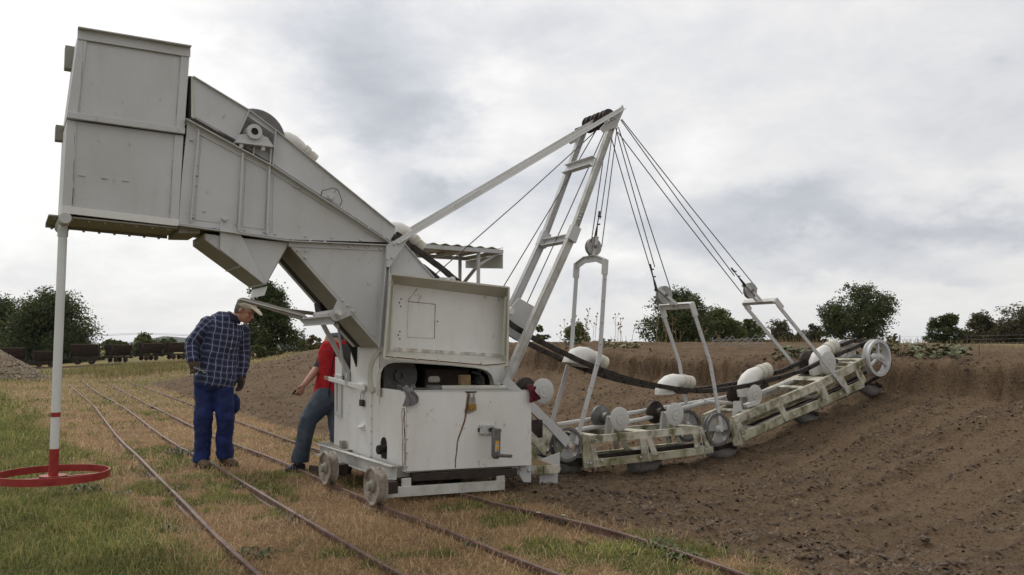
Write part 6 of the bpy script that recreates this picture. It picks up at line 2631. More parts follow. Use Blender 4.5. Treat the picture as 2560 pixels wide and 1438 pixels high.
def man_vest():
    A = Stage(800, 1180)
    root = empty('person', A.o, A.rot, label='worker in a red vest and jeans stepping behind the excavator cabinet', cat='person')
    R1 = (1, 0, 0)
    hipL, hipR = A(818, 990, .0), A(846, 990, .12)
    knL, anL = A(771, 1050, -.08), A(750, 1148, .0)
    fb = G(862, 1187) - A.o
    f2 = Vector((fb.dot(A.fx), fb.dot(A.fy), 0))
    anR = f2 + Vector((.0, 0, .09))
    knR = (hipR + anR) / 2 + Vector((-.04, -.05, 0))
    pel, wai, che, nb = A(832, 985, .06), A(836, 940, .06), A(841, 882, .05), A(862, 846, .03)
    hc = A(893, 828, -.02)
    shL, elL, wrL = A(821, 872, .09), A(795, 920, .05), A(760, 962, -.10)
    shR, elR, wrR = A(880, 868, .15), A(892, 925, .18), A(900, 975, .05)
    b = Blob()
    b.loft([pel - Vector((0, 0, .08)), pel, wai, che, A(848, 852, .04), nb], [(.13, .11), (.15, .13), (.14, .11), (.16, .12), (.14, .10), (.06, .06)], R1, 18)
    b.loft([A(852, 856, .04), nb, hc], [.07, .062, .06], R1, 14)
    for h, k_, a in ((hipL, knL, anL), (hipR, knR, anR)):
        b.capsule(h, k_, .08, .054)
        b.capsule(k_, a, .054, .04)
        b.capsule(a, a + Vector((-.02, -.01, -.04)), .034, .026)
    for s_, e_, w_ in ((shL, elL, wrL), (shR, elR, wrR)):
        b.capsule(s_, e_, .05, .043)
        b.capsule(e_, w_, .044, .026)
    hand(b, wrL, (-.40, -.2, -.9), (-.6, -.6, .2), .85, .165, .95)
    hand(b, wrR, (.1, -.3, -.9), (-.5, -.7, 0), .5, .175, 1.0)
    fr = head_parts(b, hc, (-.3, -.75, -.5))
    b.build('body', M['skin'], root, .008, 2)
    s, f, u = fr
    hr = Blob()
    hr.ball(hc + u * .045 - f * .018, (.086, .100, .085), fr, 16)
    hr.build('hair', M['hair'], root, .010, 2, .01, .03)
    t = Blob()
    t.loft([A(834, 960, .06), pel, pel - Vector((0, 0, .06)), pel - Vector((0, 0, .12))], [(.155, .135), (.18, .16), (.18, .16), (.13, .13)], R1, 20)
    for h, k_, a in ((hipL, knL, anL), (hipR, knR, anR)):
        t.loft([h + (h - k_).normalized() * .05, h.lerp(k_, .12), h.lerp(k_, .5), k_, k_.lerp(a, .35), k_.lerp(a, .7), a + Vector((0, 0, .02)), a - Vector((0, 0, .03))],
               [.115, .128, .105, .083, .080, .078, .085, .086], R1, 18)
    t.build('jeans', M['jeans'], root, .010, 3, .022, .09)
    j = Blob()
    for s_, e_ in ((shL, elL), (shR, elR)):
        j.loft([s_ + (s_ - e_).normalized() * .04, s_, s_.lerp(e_, .5), e_, e_ + (e_ - s_).normalized() * .01], [.042, .060, .056, .052, .050], R1, 14)
    j.loft([che, A(848, 850, .04), nb], [(.14, .11), (.13, .09), (.07, .07)], R1, 16)
    j.build('jersey', M['sleeve'], root, .010, 2, .015, .06)
    v = Blob()
    v.loft([A(828, 1002, .06), A(829, 985, .06), A(832, 960, .06), wai, A(839, 905, .05), che, A(843, 862, .04), A(848, 848, .04)],
           [(.175, .16), (.183, .165), (.172, .155), (.165, .15), (.172, .148), (.178, .145), (.15, .12), (.09, .08)], R1, 22)
    vo = v.build('vest', M['vest'], root, .010, 3, .020, .09)
    # zip and the small mark on the chest
    zp = [A(826, 1001, -.12), A(822, 985, -.125), A(826, 950, -.11), A(832, 905, -.11), A(838, 870, -.1)]
    MB().tube(zp, .006, 6).build('zip', M['black'], vo)
    for i, x in enumerate((811, 814, 816.5, 819, 822, 825)):
        MB().beam(A(x, 879, -.105), A(x + 1.6, 879.4, -.106), .004, .007).build('chest_lettering', M['black'], vo)
    hl = A(762, 1172)
    boot(root, Vector((hl.x - .02, .03, 0)), Vector((A(716, 1172).x, -.06, 0)), .09, M['shoe'], 'shoe')
    boot(root, f2 + Vector((.03, .03, 0)), f2 + Vector((-.08, -.17, 0)), .09, M['shoe'], 'shoe')
    nt = MB().tube([wrL + Vector((-.075, -.05, -.05)), wrL + Vector((-.10, -.07, -.085))], .011, 8)
    p = nt.build('small_tool', M['rubber_shade'], None)
    p.location = A.o
    p.rotation_euler = (0, 0, A.rot)
    tag(p, 'small black object in the bare hand of the worker in the red vest', 'tool')


man_plaid()
man_vest()


# ================================================================== trees and shrubs
def leaf_mat():
    k = NT('foliage', 0.6, 0, 0.3)
    c = k.attr('tint', 'Color')
    k.color(c)
    tr = k.t.nodes.new('ShaderNodeBsdfTranslucent')
    k.t.links.new(c, tr.inputs[0])
    mx = k.t.nodes.new('ShaderNodeMixShader')
    mx.inputs[0].default_value = 0.38
    k.t.links.new(k.b.outputs[0], mx.inputs[1])
    k.t.links.new(tr.outputs[0], mx.inputs[2])
    k.t.links.new(mx.outputs[0], k.t.nodes['Material Output'].inputs[0])
    M['leaf'] = k.m


leaf_mat()
DARKG = [(0.0304, 0.0456, 0.0169), (0.0574, 0.0776, 0.0254), (0.0929, 0.1114, 0.0338), (0.1435, 0.1384, 0.0473)]
MIDG = [(0.0507, 0.071, 0.0237), (0.0929, 0.1183, 0.0372), (0.1436, 0.1656, 0.0507), (0.1943, 0.1775, 0.0676)]
REDG = [(0.0455, 0.0422, 0.0227), (0.0894, 0.0683, 0.0358), (0.0975, 0.1056, 0.039), (0.1544, 0.0975, 0.0553)]
PALEG = [(0.05, 0.065, 0.02), (0.09, 0.105, 0.035), (0.13, 0.14, 0.05), (0.17, 0.155, 0.07)]


def leaves(pts, size, cols, up=.35):
    n = len(pts)
    a = RNG.normal(0, 1, (n, 3))
    a[:, 2] = a[:, 2] * (1 - up)
    a /= np.linalg.norm(a, axis=1)[:, None]
    b = np.cross(a, RNG.normal(0, 1, (n, 3)))
    b /= np.linalg.norm(b, axis=1)[:, None]
    s = (size * RNG.uniform(.6, 1.35, n))[:, None]
    v = np.empty((n, 4, 3), np.float32)
    v[:, 0] = pts - a * s * .5
    v[:, 1] = pts + b * s * .30 + a * s * .05
    v[:, 2] = pts + a * s * .5
    v[:, 3] = pts - b * s * .30 + a * s * .05
    k = np.arange(n) * 4
    return v.reshape(-1, 3), np.stack([k, k + 1, k + 2, k + 3], 1), np.repeat(cols, 4, 0)


def tree(name, label, cat, px0, px1, top, base, dist, pal, nleaf, leaf, shape='round', seed=0, group=None, zbase=None, lob=26, fill=.55, trunk=True, sparse=0.0):
    """a crown of leaf clumps on limbs, standing dist metres ahead"""
    global RNG
    keep, RNG = RNG, np.random.default_rng(1000 + seed)
    r = random.Random(seed)
    C = AT((px0 + px1) / 2, base, dist)
    T = AT((px0 + px1) / 2, top, dist)
    if zbase is not None:
        C.z = zbase
    H = T.z - C.z
    R = (px1 - px0) / 2 / FPX * dist * (1 + .0)
    root = empty(name, (C.x, C.y, C.z), 0, label=label, cat=cat, group=group)
    # lobes of the crown
    L = []
    for i in range(lob):
        t = r.uniform(0.0, 1.0)
        a = r.uniform(0, 6.283)
        if shape == 'cone':
            rad = R * (1 - .86 * t ** 1.1)
            z = H * (.10 + .84 * t)
        elif shape == 'dome':
            rad = R * (1 - .93 * t ** 1.7)
            z = H * (.03 + .90 * t)
        elif shape == 'bush':
            rad = R * math.sqrt(max(0, 1 - t * t * .96))
            z = H * (.04 + .88 * t)
        else:
            q = (t - .42) / .58
            rad = R * math.sqrt(max(.05, 1 - q * q * .97)) if t > .42 else R * (.62 + .38 * t / .42)
            z = H * (.16 + .80 * t)
        k = r.uniform(.25, .86) if i % 3 else r.uniform(.78, .9)
        s = R * (r.uniform(.26, .42) if shape in ('bush', 'dome') else r.uniform(.2, .34))
        L.append((math.cos(a) * rad * k, math.sin(a) * rad * k * .9, z, s))
    L.append((0, 0, H * .93, R * .22))
    sizes = np.array([l[3] ** 1.5 for l in L])
    cnt = (nleaf * sizes / sizes.sum()).astype(int)
    P, K = [], []
    for (x, y, z, s), n in zip(L, cnt):
        # clumps inside a lobe
        nc = max(6, n // 16)
        d = RNG.normal(0, 1, (nc, 3))
        d /= np.linalg.norm(d, axis=1)[:, None]
        cc = d * (s * RNG.uniform(fill, 1.18, nc))[:, None] * np.array([1, 1, .82])
        pick = RNG.integers(0, nc, n)
        spread = s * .22
        q = cc[pick] + RNG.normal(0, spread, (n, 3)) * np.array([1, 1, .7])
        P.append(q + np.array([x, y, z]))
        K.append(RNG.uniform(-.22, .22, nc)[pick] + r.uniform(-.12, .12))
    P = np.concatenate(P)
    K = np.concatenate(K)
    P[:, 2] = np.maximum(P[:, 2], .02 * H)
    t = np.clip(.42 + K + RNG.normal(0, .16, len(P)), 0, 1)
    xs = np.linspace(0, 1, len(pal))
    cols = np.stack([np.interp(t, xs, [c[i] for c in pal]) for i in range(3)], 1)
    v, f, c = leaves(P, np.full(len(P), leaf), cols)
    me = raw_mesh('crown', v, f, [M['leaf']])
    set_color(me, 'tint', c)
    link(bpy.data.objects.new('crown', me), root)
    if trunk:
        mb = MB()
        tr = max(.03, R * .055)
        mb.tube([(0, 0, -.2), (r.uniform(-.03, .03) * R, 0, H * .25), (r.uniform(-.06, .06) * R, 0, H * .55), (0, 0, H * .85)], [tr * 1.3, tr, tr * .65, tr * .15], 9)
        mb.build('trunk', M['bark'], root)
        lm = MB()
        for l in L[:14]:
            z0 = min(l[2] * .72, H * .6)
            lm.tube([(0, 0, z0), (l[0] * .5, l[1] * .5, (z0 + l[2]) / 2 - .02 * H), (l[0], l[1], l[2])], [tr * .42, tr * .25, tr * .08], 5)
        lb = lm.build('limbs', M['bark'], root)
        lb['kind'] = 'stuff'
    RNG = keep
    return root


def build_trees():
    tree('broad_tree', 'huge dark tree behind the rusty wagons, its top above the pole', 'tree', 2, 252, 745, 915, 58, DARKG, 44000, .17, 'dome', 1, zbase=.1, lob=70, fill=.3)
    tree('broad_tree', 'dark tree cut by the left edge of the photo behind the wagons', 'tree', -150, 110, 765, 915, 60, DARKG, 32000, .17, 'dome', 2, zbase=.1, lob=36)
    tree('leafy_tree', 'dark pointed tree behind the man in the checked shirt', 'tree', 580, 742, 704, 898, 40, DARKG, 30000, .115, 'dome', 3, zbase=.55, lob=50)
    tree('hedge_bush', 'low green shrub in front of the tall dark tree behind the man', 'shrub', 618, 668, 862, 912, 34, PALEG, 2600, .10, 'bush', 4, zbase=.2, lob=10)
    for i, (a, b, t, lab) in enumerate(((268, 330, 852, 'light green shrub just left of the power pole'), (318, 400, 838, 'larger light green shrub below the power pole'),
                                        (384, 432, 850, 'light green shrub left of the rounded far tree'))):
        tree('hedge_bush', lab, 'shrub', a, b, t, 892, 75, PALEG, 4200, .24, 'bush', 20 + i, zbase=.1, lob=16, trunk=False)
    tree('round_tree', 'rounded grey green tree in front of the distant hill', 'tree', 402, 458, 848, 885, 150, MIDG, 3800, .5, 'round', 25, zbase=-.5, lob=18)
    tree('round_tree', 'pale small tree at the left foot of the distant hill', 'tree', 250, 292, 852, 884, 170, MIDG, 2500, .55, 'round', 26, zbase=-.5, lob=14)
    tree('hedge_bush', 'dark green bush beside the grey roofed shed', 'shrub', 733, 768, 852, 890, 52, MIDG, 2600, .13, 'bush', 27, zbase=.7, lob=12, trunk=False)
    tree('hedge_bush', 'yellowish bush at the far end of the soil bank', 'shrub', 756, 806, 840, 885, 48, [(0.07, 0.07, 0.022), (0.12, 0.105, 0.035), (0.19, 0.14, 0.05), (0.10, 0.095, 0.035)], 3600, .11, 'bush', 28, zbase=.7, lob=16, trunk=False)
    tree('bare_sapling', 'thin nearly bare sapling behind the yellowish bush', 'tree', 744, 777, 822, 872, 50, REDG, 420, .09, 'round', 29, zbase=.7, lob=14)
    tree('round_tree', 'distant grey trees above the red vest', 'tree', 783, 812, 846, 872, 200, MIDG, 1500, .6, 'bush', 30, zbase=-.4, lob=8, trunk=False)
    # beyond the bank on the right
    tree('leafy_tree', 'largest dark tree behind the bank, with the middle hanger in front', 'tree', 1588, 1778, 736, 872, 46, DARKG, 24000, .13, 'round', 5, zbase=1.0, lob=44)
    tree('leafy_tree', 'middle green tree right of the largest dark tree behind the bank', 'tree', 1742, 1856, 778, 872, 50, MIDG, 17000, .14, 'bush', 6, zbase=1.0, lob=26)
    tree('leafy_tree', 'lowest rounded green tree of the row behind the bank', 'tree', 1826, 1916, 802, 872, 52, MIDG, 13000, .14, 'bush', 7, zbase=1.0, lob=22)
    tree('thin_tree', 'thin reddish tree left of the upper hanger bar', 'tree', 1910, 2012, 806, 870, 56, REDG, 9000, .14, 'bush', 8, zbase=1.0, lob=22, fill=.3)
    tree('thin_tree', 'thin dark tree between the upper hanger and the lone round tree', 'tree', 1990, 2068, 812, 870, 58, REDG, 7600, .14, 'bush', 9, zbase=1.0, lob=20, fill=.3)
    tree('leafy_tree', 'lone round tree behind the end wheel of the ladder', 'tree', 2058, 2240, 724, 872, 54, DARKG, 22000, .14, 'round', 10, zbase=1.0, lob=46)
    tree('thin_tree', 'small thin tree left of the fence post on the right', 'tree', 2318, 2420, 794, 876, 46, DARKG, 11000, .11, 'round', 11, zbase=1.0, lob=24)
    tree('leafy_tree', 'grey green tree behind the wire fence on the right', 'tree', 2400, 2506, 786, 876, 52, REDG, 16000, .13, 'bush', 12, zbase=1.0, lob=26)
    tree('leafy_tree', 'tree cut off by the right edge of the photo', 'tree', 2482, 2640, 776, 876, 50, REDG, 19000, .13, 'bush', 13, zbase=1.0, lob=30)
    tree('hedge_bush', 'small green bush just right of the near mast leg', 'shrub', 1330, 1380, 816, 858, 38, MIDG, 2500, .10, 'bush', 14, zbase=1.0, lob=10, trunk=False)
    tree('hedge_bush', 'brownish green bush behind the first hanger', 'shrub', 1390, 1480, 818, 860, 36, MIDG, 4600, .10, 'bush', 15, zbase=1.0, lob=16, trunk=False)
    tree('hedge_bush', 'low dark bush under the lone round tree', 'shrub', 2215, 2262, 838, 872, 50, DARKG, 1800, .13, 'bush', 16, zbase=1.0, lob=8, trunk=False)


build_trees()


def lip_point(px, u):
    dx, dy, _ = ray(px, 868)
    t = u / (dx * CA + dy * SA)
    X, Y = dx * t, dy * t
    return X, Y, ground_z(X, Y), t


def build_weeds():
    lab = ['broad leaved weed on the bank top behind the first hanger', 'small broad leaved weed on the bank top right of the first hanger', 'yellowing broad leaved weed on the bank top below the largest dark tree',
           'broad leaved weed spilling over the bank edge behind the third bucket', 'broad leaved weed on the bank top just behind the end wheel', 'low broad leaved weed on the bank right of the end wheel',
           'wide broad leaved weed on the bank towards the right edge', 'tiny broad leaved weed on the flat bank top near the end wheel', 'broad leaved weed below the small thin tree on the bank']
    for i, (px, u, sz, n) in enumerate(((1432, 10.25, .34, 70), (1520, 10.4, .28, 55), (1566, 10.3, .4, 90), (1985, 10.15, .42, 110), (2170, 10.4, .3, 60),
                                        (2248, 10.2, .32, 60), (2350, 10.2, .45, 110), (2297, 11.0, .16, 26), (2385, 10.8, .3, 50))):
        X, Y, z, t = lip_point(px, u)
        root = empty('broadleaf_weed', (X, Y, z), 0, label=lab[i], cat='weed', group='broad leaved weeds along the top of the bank')
        r = random.Random(50 + i)
        ml, ms = MB(), MB()
        for k in range(n):
            a, d = r.uniform(0, 6.28), sz * .75 * r.uniform(.1, 1) ** .7
            h = r.uniform(.02, .2) * (1.15 - d / sz * .6)
            c = Vector((math.cos(a) * d, math.sin(a) * d, h))
            s = r.uniform(.022, .05)
            tn = Vector((r.uniform(-.6, .6), r.uniform(-.6, .6), 1)).normalized()
            e = tn.cross(Vector((math.cos(a + 1), math.sin(a + 1), 0))).normalized()
            g = tn.cross(e)
            pts = []
            for q in range(7):
                an = q / 7 * 6.283
                rr = s * (1 if q % 2 else .82)
                pts.append(c + e * math.cos(an) * rr + g * math.sin(an) * rr + tn * (-.25 * s * abs(math.sin(an))))
            ml.add([c - tn * s * .15] + pts, [(0, q + 1, (q + 1) % 7 + 1) for q in range(7)])
            if k % 2 == 0:
                ms.tube([(c.x * .3, c.y * .3, 0), tuple(c)], .003, 4, False)
        ml.build('foliage', M['weedleaf_y' if i in (2, 5) else 'weedleaf'], root, smooth=0)
        ms.build('stem', M['weedleaf'], root)


M['weedleaf'] = simple('weed_leaf', (0.085, 0.105, 0.04), 0.6, 0, .4, 9, (0.16, 0.17, 0.075))
M['weedleaf_y'] = simple('yellow_weed_leaf', (0.14, 0.15, 0.05), 0.6, 0, .4, 9, (0.24, 0.22, 0.09))
build_weeds()


def build_stalks():
    r = random.Random(5)
    spots = [(1398, 838), (1413, 800), (1428, 790), (1441, 805), (1449, 818), (1459, 790), (1463, 772), (1473, 800), (1482, 808), (1487, 784), (1494, 826), (1540, 786), (1551, 797), (1557, 830), (1579, 815), (1640, 786),
             (1652, 800), (1662, 818), (1668, 806), (1682, 792), (1690, 822), (1700, 830), (1757, 816), (1768, 838), (1800, 842), (1545, 812)]
    for i, (px, py) in enumerate(spots):
        X, Y, z, t = lip_point(px, r.uniform(10.3, 11.2))
        h = max(.12, CAMZ + t * ray(px, py)[2] - z)
        root = empty('dry_stalk', (X, Y, z), 0, label='thin dry stalk with brown seed heads on the bank top behind the hangers', cat='dried plant',
                     group='dry seed stalks on top of the bank')
        lean = Vector((r.uniform(-.12, .12), r.uniform(-.1, .1), 0))
        top = Vector((lean.x, lean.y, h))
        m = MB().tube([(0, 0, -.02), (lean.x * .3, lean.y * .3, h * .5), top], [.0045, .004, .003], 5)
        heads = [top]
        for k in range(r.randint(1, 3)):
            f = r.uniform(.55, .85)
            b = Vector((lean.x * f, lean.y * f, h * f))
            e = b + Vector((r.uniform(-.1, .1), r.uniform(-.08, .08), r.uniform(.07, .16)))
            m.tube([b, e], .0025, 4)
            heads.append(e)
        m.build('stem', M['stem'], root)
        for e in heads:
            hb = MB().lathe(e, [(.004, -.014), (.015, -.004), (.018, .008), (.009, .02)], 7, 'z')
            hb.build('seed_head', M['seed'], root)


build_stalks()


# ================================================================== far things
M['wagonrim'] = simple('worn_wagon_rim', (0.13, 0.085, 0.062), .75, 0, .4, 6)


def build_wagons():
    spots = [(-8, 62, 47, 0, 'rusty tipping wagon at the left edge behind the gravel heap'), (84, 142, 47.5, 4, 'rusty tipping wagon left of the white support pole'),
             (176, 248, 48, -5, 'black sided rusty tipping wagon just right of the white support pole'), (256, 334, 49, 38, 'brown tipping wagon turned at an angle, fourth from the left'),
             (334, 410, 50, 34, 'brown tipping wagon half hidden by tall grass, fifth from the left'), (408, 474, 51, 30, 'tipping wagon partly hidden behind the elbow of the man in plaid')]
    # one wagon, then copies
    proto = None
    for i, (a, b, d, rz, lab) in enumerate(spots):
        c = AT((a + b) / 2, 900, d)
        z = ground_z(c.x, c.y)
        az = -math.atan2(c.x, c.y)
        if proto is None:
            root = empty('tipping_wagon', (0, 0, 0), 0, label=lab, cat='wagon', group='rusty tipping wagons on the far track')
            L = .72
            sec = [(-.52, 1.22), (-.50, .98), (-.20, .52), (.20, .52), (.50, .98), (.52, 1.22)]
            ins = [(-.49, 1.22), (-.47, .99), (-.18, .55), (.18, .55), (.47, .99), (.49, 1.22)]
            tb = MB()
            n = 6
            vs = [(-L, y, z_) for y, z_ in sec] + [(L, y, z_) for y, z_ in sec] + [(-L, y, z_) for y, z_ in ins] + [(L, y, z_) for y, z_ in ins]
            fs = []
            for k in range(n - 1):
                fs += [(k, k + 1, n + k + 1, n + k), (2 * n + k, 3 * n + k, 3 * n + k + 1, 2 * n + k + 1)]
            fs += [(0, n, 3 * n, 2 * n), (n - 1, 3 * n - 1, 4 * n - 1, 2 * n - 1)]
            tb.add(vs, fs)
            for x in (-L - .01, L - .01):
                tb.prism([(x, y, z_) for y, z_ in sec], (.02, 0, 0))
            tub = tb.build('tub', M['wagon'], root)
            rm = MB()
            for y in (-.53, .53):
                rm.beam((-L - .03, y, 1.21), (L + .03, y, 1.21), .05, .05)
            rm.build('tub_rim', M['wagonrim'], tub)
            for x in (-L - .06, L + .06):
                e = MB()
                e.beam((x, -.4, .38), (x, 0, .9), .06, .07, (0, 1, 0)).beam((x, .4, .38), (x, 0, .9), .06, .07, (0, 1, 0)).beam((x, 0, .85), (x, 0, 1.28), .07, .09, (0, 1, 0))
                e.build('end_frame', M['wagon'], root)
            u = MB()
            for y in (-.28, .28):
                u.beam((-L - .28, y, .36), (L + .28, y, .36), .08, .12)
            for x in (-L - .25, 0, L + .25):
                u.beam((x, -.28, .36), (x, .28, .36), .08, .11)
            u.build('underframe', M['wagon'], root)
            for x in (-L - .33, L + .33):
                MB().lathe((x - .04, 0, .36), [(.06, 0), (.10, .02), (.10, .06), (.06, .08)], 12, 'x').build('buffer', M['wagon'], root)
            wm = MB().lathe((0, 0, 0), [(.03, -.05), (.15, -.045), (.16, -.02), (.15, .0), (.15, .03), (.175, .035), (.175, .05), (.03, .05)], 20).mesh('wheel', M['wagon'])
            for x in (-.38, .38):
                for y in (-.3, .3):
                    o = bpy.data.objects.new('wheel', wm)
                    link(o, root)
                    o.location = (x, y, .175)
            proto = root
        else:
            root = proto.copy()
            COL.objects.link(root)
            root['label'] = lab
            for ch in list(proto.children):
                k = ch.copy()
                COL.objects.link(k)
                k.parent = root
                for g in ch.children:
                    q = g.copy()
                    COL.objects.link(q)
                    q.parent = k
        s = (b - a) / FPX * d / 1.75 if rz < 10 else .84
        root.location = (c.x, c.y, z + .04)
        root.rotation_euler = (0, 0, az + math.radians(rz))
        root.scale = (s, s, min(s, 1.06))
    # their track
    P = [AT(x, 927, 44) for x in (-60, 60, 250, 450, 620)]
    for k, (off, lab) in enumerate(((0.0, 'near rail of the far track running in front of the wagons'), (.75, 'back rail of the far track under the rusty wagons'))):
        m = MB()
        for a, b in zip(P[:-1], P[1:]):
            A, B = Vector((a.x, a.y + off + 2.4 * k, ground_z(a.x, a.y + off) + .05)), Vector((b.x, b.y + off + 2.4 * k, ground_z(b.x, b.y + off) + .05))
            m.beam(A, B, .05, .08)
        o = m.build('rail', M['rail'])
        tag(o, lab, 'rail', 'rails of the far wagon track')


build_wagons()


def build_far():
    # gravel heap at the left
    c = G(-14, 950)
    n = 60
    g = np.linspace(-2.1, 2.1, n)
    xx, yy = np.meshgrid(g, g)
    rr = np.hypot(xx, yy * 1.05)
    zz = np.clip(1.18 - rr * .62, 0, 1.1)
    zz = np.where(rr > 1.5, zz * .6 + .10 * np.clip(2.05 - rr, 0, 1), zz)
    zz = zz * (1 + .18 * (fbm(xx * 2, yy * 2, 91) - .5)) + (fbm(xx * 7, yy * 7, 93) - .5) * .08 * (rr < 1.9) - .03
    v = np.stack([xx.ravel(), yy.ravel(), zz.ravel()], 1)
    i = np.arange((n - 1) * (n - 1))
    a = (i // (n - 1)) * n + i % (n - 1)
    k = NT('gravel', .9)
    n1 = k.noise(14, 6, .7)
    k.color(k.ramp(n1, [(.3, (0.085, 0.058, 0.036)), (.5, (0.19, 0.14, 0.09)), (.7, (0.33, 0.26, 0.18))]))
    k.bump(n1, .8, .05)
    me = raw_mesh('gravel_mound', v, np.stack([a, a + 1, a + 1 + n, a + n], 1), [k.m], True)
    root = empty('gravel_heap', (c.x, c.y, ground_z(c.x, c.y)), 0, label='heap of brownish gravel at the left edge before the wagons', cat='gravel heap')
    link(bpy.data.objects.new('gravel_mound', me), root)
    m = 2600
    q = RNG.uniform(-1.9, 1.9, (m, 2))
    q = q[np.hypot(q[:, 0], q[:, 1]) < 1.85]
    rz = np.hypot(q[:, 0], q[:, 1] * 1.05)
    h = np.clip(1.18 - rz * .62, 0, 1.1)
    h = np.where(rz > 1.5, h * .6 + .1 * np.clip(2.05 - rz, 0, 1), h)
    s = RNG.uniform(.03, .075, len(q))
    tet = np.array([(1, 0, -.3), (-.5, .87, -.3), (-.5, -.87, -.3), (.1, 0, .7)])
    rot = RNG.uniform(0, 6.28, len(q))
    V = np.empty((len(q), 4, 3), np.float32)
    for j in range(4):
        x, y, z = tet[j]
        V[:, j, 0] = q[:, 0] + s * (x * np.cos(rot) - y * np.sin(rot))
        V[:, j, 1] = q[:, 1] + s * (x * np.sin(rot) + y * np.cos(rot))
        V[:, j, 2] = h + s * z
    kk = (np.arange(len(q)) * 4)[:, None]
    F = np.concatenate([kk + np.array([[0, 1, 3]]), kk + np.array([[1, 2, 3]]), kk + np.array([[2, 0, 3]])])
    me = raw_mesh('stones', V.reshape(-1, 3), F, [M['stone']])
    set_color(me, 'tint', np.repeat(tint(len(q), [(0.11, 0.08, 0.052), (0.22, 0.17, 0.115), (0.30, 0.25, 0.185)]), 4, 0))
    o = link(bpy.data.objects.new('stones', me), root)
    o['kind'] = 'stuff'

    # wooded hill far away and low woods on the horizon
    def ridge(name, pts, dist, deep, col, label):
        vs, fs = [], []
        m = len(pts)
        xs = np.linspace(pts[0][0], pts[-1][0], 90)
        ys = np.interp(xs, [p[0] for p in pts], [p[1] for p in pts])
        for j, (x, y) in enumerate(zip(xs, ys)):
            y = y - 2.2 * (fbm(np.array([j * .5]), np.array([3.0]), 17)[0] - .5) * min(1, max(0, (870 - y) / 6))
            t = AT(x, y, dist)
            dirv = Vector((t.x, t.y, 0)).normalized()
            hz = max(t.z, .5)
            for q, hh in ((-deep, 0), (-deep * .5, .72), (0, 1), (deep, .5), (deep * 2, 0)):
                p = Vector((t.x, t.y, 0)) + dirv * q
                vs.append((p.x, p.y, hz * hh - 2))
        for j in range(len(xs) - 1):
            for q in range(4):
                k_ = j * 5 + q
                fs.append((k_, k_ + 1, k_ + 6, k_ + 5))
        o = MB().add(vs, fs).build(name, col, None, smooth=60)
        return tag(o, label, 'hill', kind='structure')
    wood = simple('distant_woods', (0.040, 0.052, 0.034), .9, 0, .5, .05)
    ridge('hills', [(180, 868), (250, 866), (300, 859), (335, 850), (370, 845), (408, 838), (440, 840), (480, 843), (540, 848), (620, 852), (700, 856), (780, 858), (860, 864), (900, 868)],
          1500, 120, wood, 'low wooded hill on the horizon left of the man')
    ridge('hills', [(2180, 868), (2260, 865), (2310, 862), (2400, 864), (2600, 860), (2750, 868)], 1700, 120, wood, 'faint low hills on the right horizon')
    ridge('hills', [(880, 868), (1200, 864), (1500, 862), (1900, 864), (2180, 868)], 900, 80, wood, 'low line of woods hidden behind the excavator')

    # shed with a grey roof
    c = AT(744, 862, 95)
    sh = empty('shed', (c.x, c.y, 0), -math.atan2(c.x, c.y), label='shed with a dark grey roof right of the pointed tree', cat='shed')
    MB().box((-1.6, 0, -.2), (1.6, 3, 1.1)).build('wall', M['wallb'], sh)
    MB().prism([(-1.7, -.3, 1.0), (1.7, -.3, 1.0), (1.7, 1.5, 2.05), (-1.7, 1.5, 2.05)], (0, .03, .06)).build('roof', M['roof'], sh)
    MB().prism([(-1.7, 3.3, 1.0), (1.7, 3.3, 1.0), (1.7, 1.53, 2.08), (-1.7, 1.53, 2.08)], (0, .03, .06)).build('roof', M['roof'], sh)

    # power pole and its wires
    c = AT(352, 868, 260)
    pp = empty('power_pole', (c.x, c.y, 0), 0, label='slim power pole left of the distant hill', cat='power pole')
    zt = AT(352, 829, 260).z
    MB().tube([(0, 0, -.5), (0, 0, zt)], [.22, .16], 8).build('pole', M['post'], pp)
    MB().beam((-1.2, 0, zt - .6), (1.2, 0, zt - .6), .15, .15).build('crossarm', M['post'], pp)
    for s_ in (-1, 1):
        m = MB()
        for k_ in (-1.1, 0, 1.1):
            a = Vector((c.x + k_ * .3, c.y, zt - .45 - .35 * abs(k_)))
            b = a + Vector((s_ * 40, -6 * s_, -.3))
            mid = a.lerp(b, .5) - Vector((0, 0, .5))
            m.tube([a, mid, b], .035, 4)
        o = m.build('power_line', M['rope'])
        tag(o, 'thin overhead wires running %s from the power pole' % ('left' if s_ < 0 else 'right'), 'power line', kind='stuff')

    # welded tube frames lying behind the bank edge
    fr = None
    X, Y, z, t = lip_point(1840, 14.5)
    fr = empty('tube_frame', (X, Y, z), -math.atan2(X, Y), label='pile of zigzag galvanised tube frames behind the bank under the green trees', cat='metal frame')
    m = 1 / FPX * t
    r = random.Random(3)
    for k_ in range(7):
        x0 = (-62 + k_ * 18) * m
        hh = r.uniform(.11, .2)
        w = r.uniform(34, 50) * m
        MB().tube([(x0, k_ % 3 * .2, .03), (x0 + w * .5, k_ % 3 * .2, .06 + hh), (x0 + w, k_ % 3 * .2 + .05, .03)], .008, 6).build('bent_tube', M['galv'], fr)
    MB().tube([(-60 * m, .25, .12), (66 * m, .3, .16)], .008, 6).build('long_tube', M['galv'], fr)
    MB().tube([(-66 * m, .05, .02), (70 * m, .1, .03)], .008, 6).build('long_tube', M['galv'], fr)

    # wire fence on the right
    pts = [(2250, 44), (2418, 45), (2580, 46), (2700, 47)]
    q0 = lip_point(2418, 45)
    fe = empty('wire_fence', (q0[0], q0[1], q0[2]), 0, label='wire fence with weathered posts crossing the field on the right', cat='fence')
    tops = []
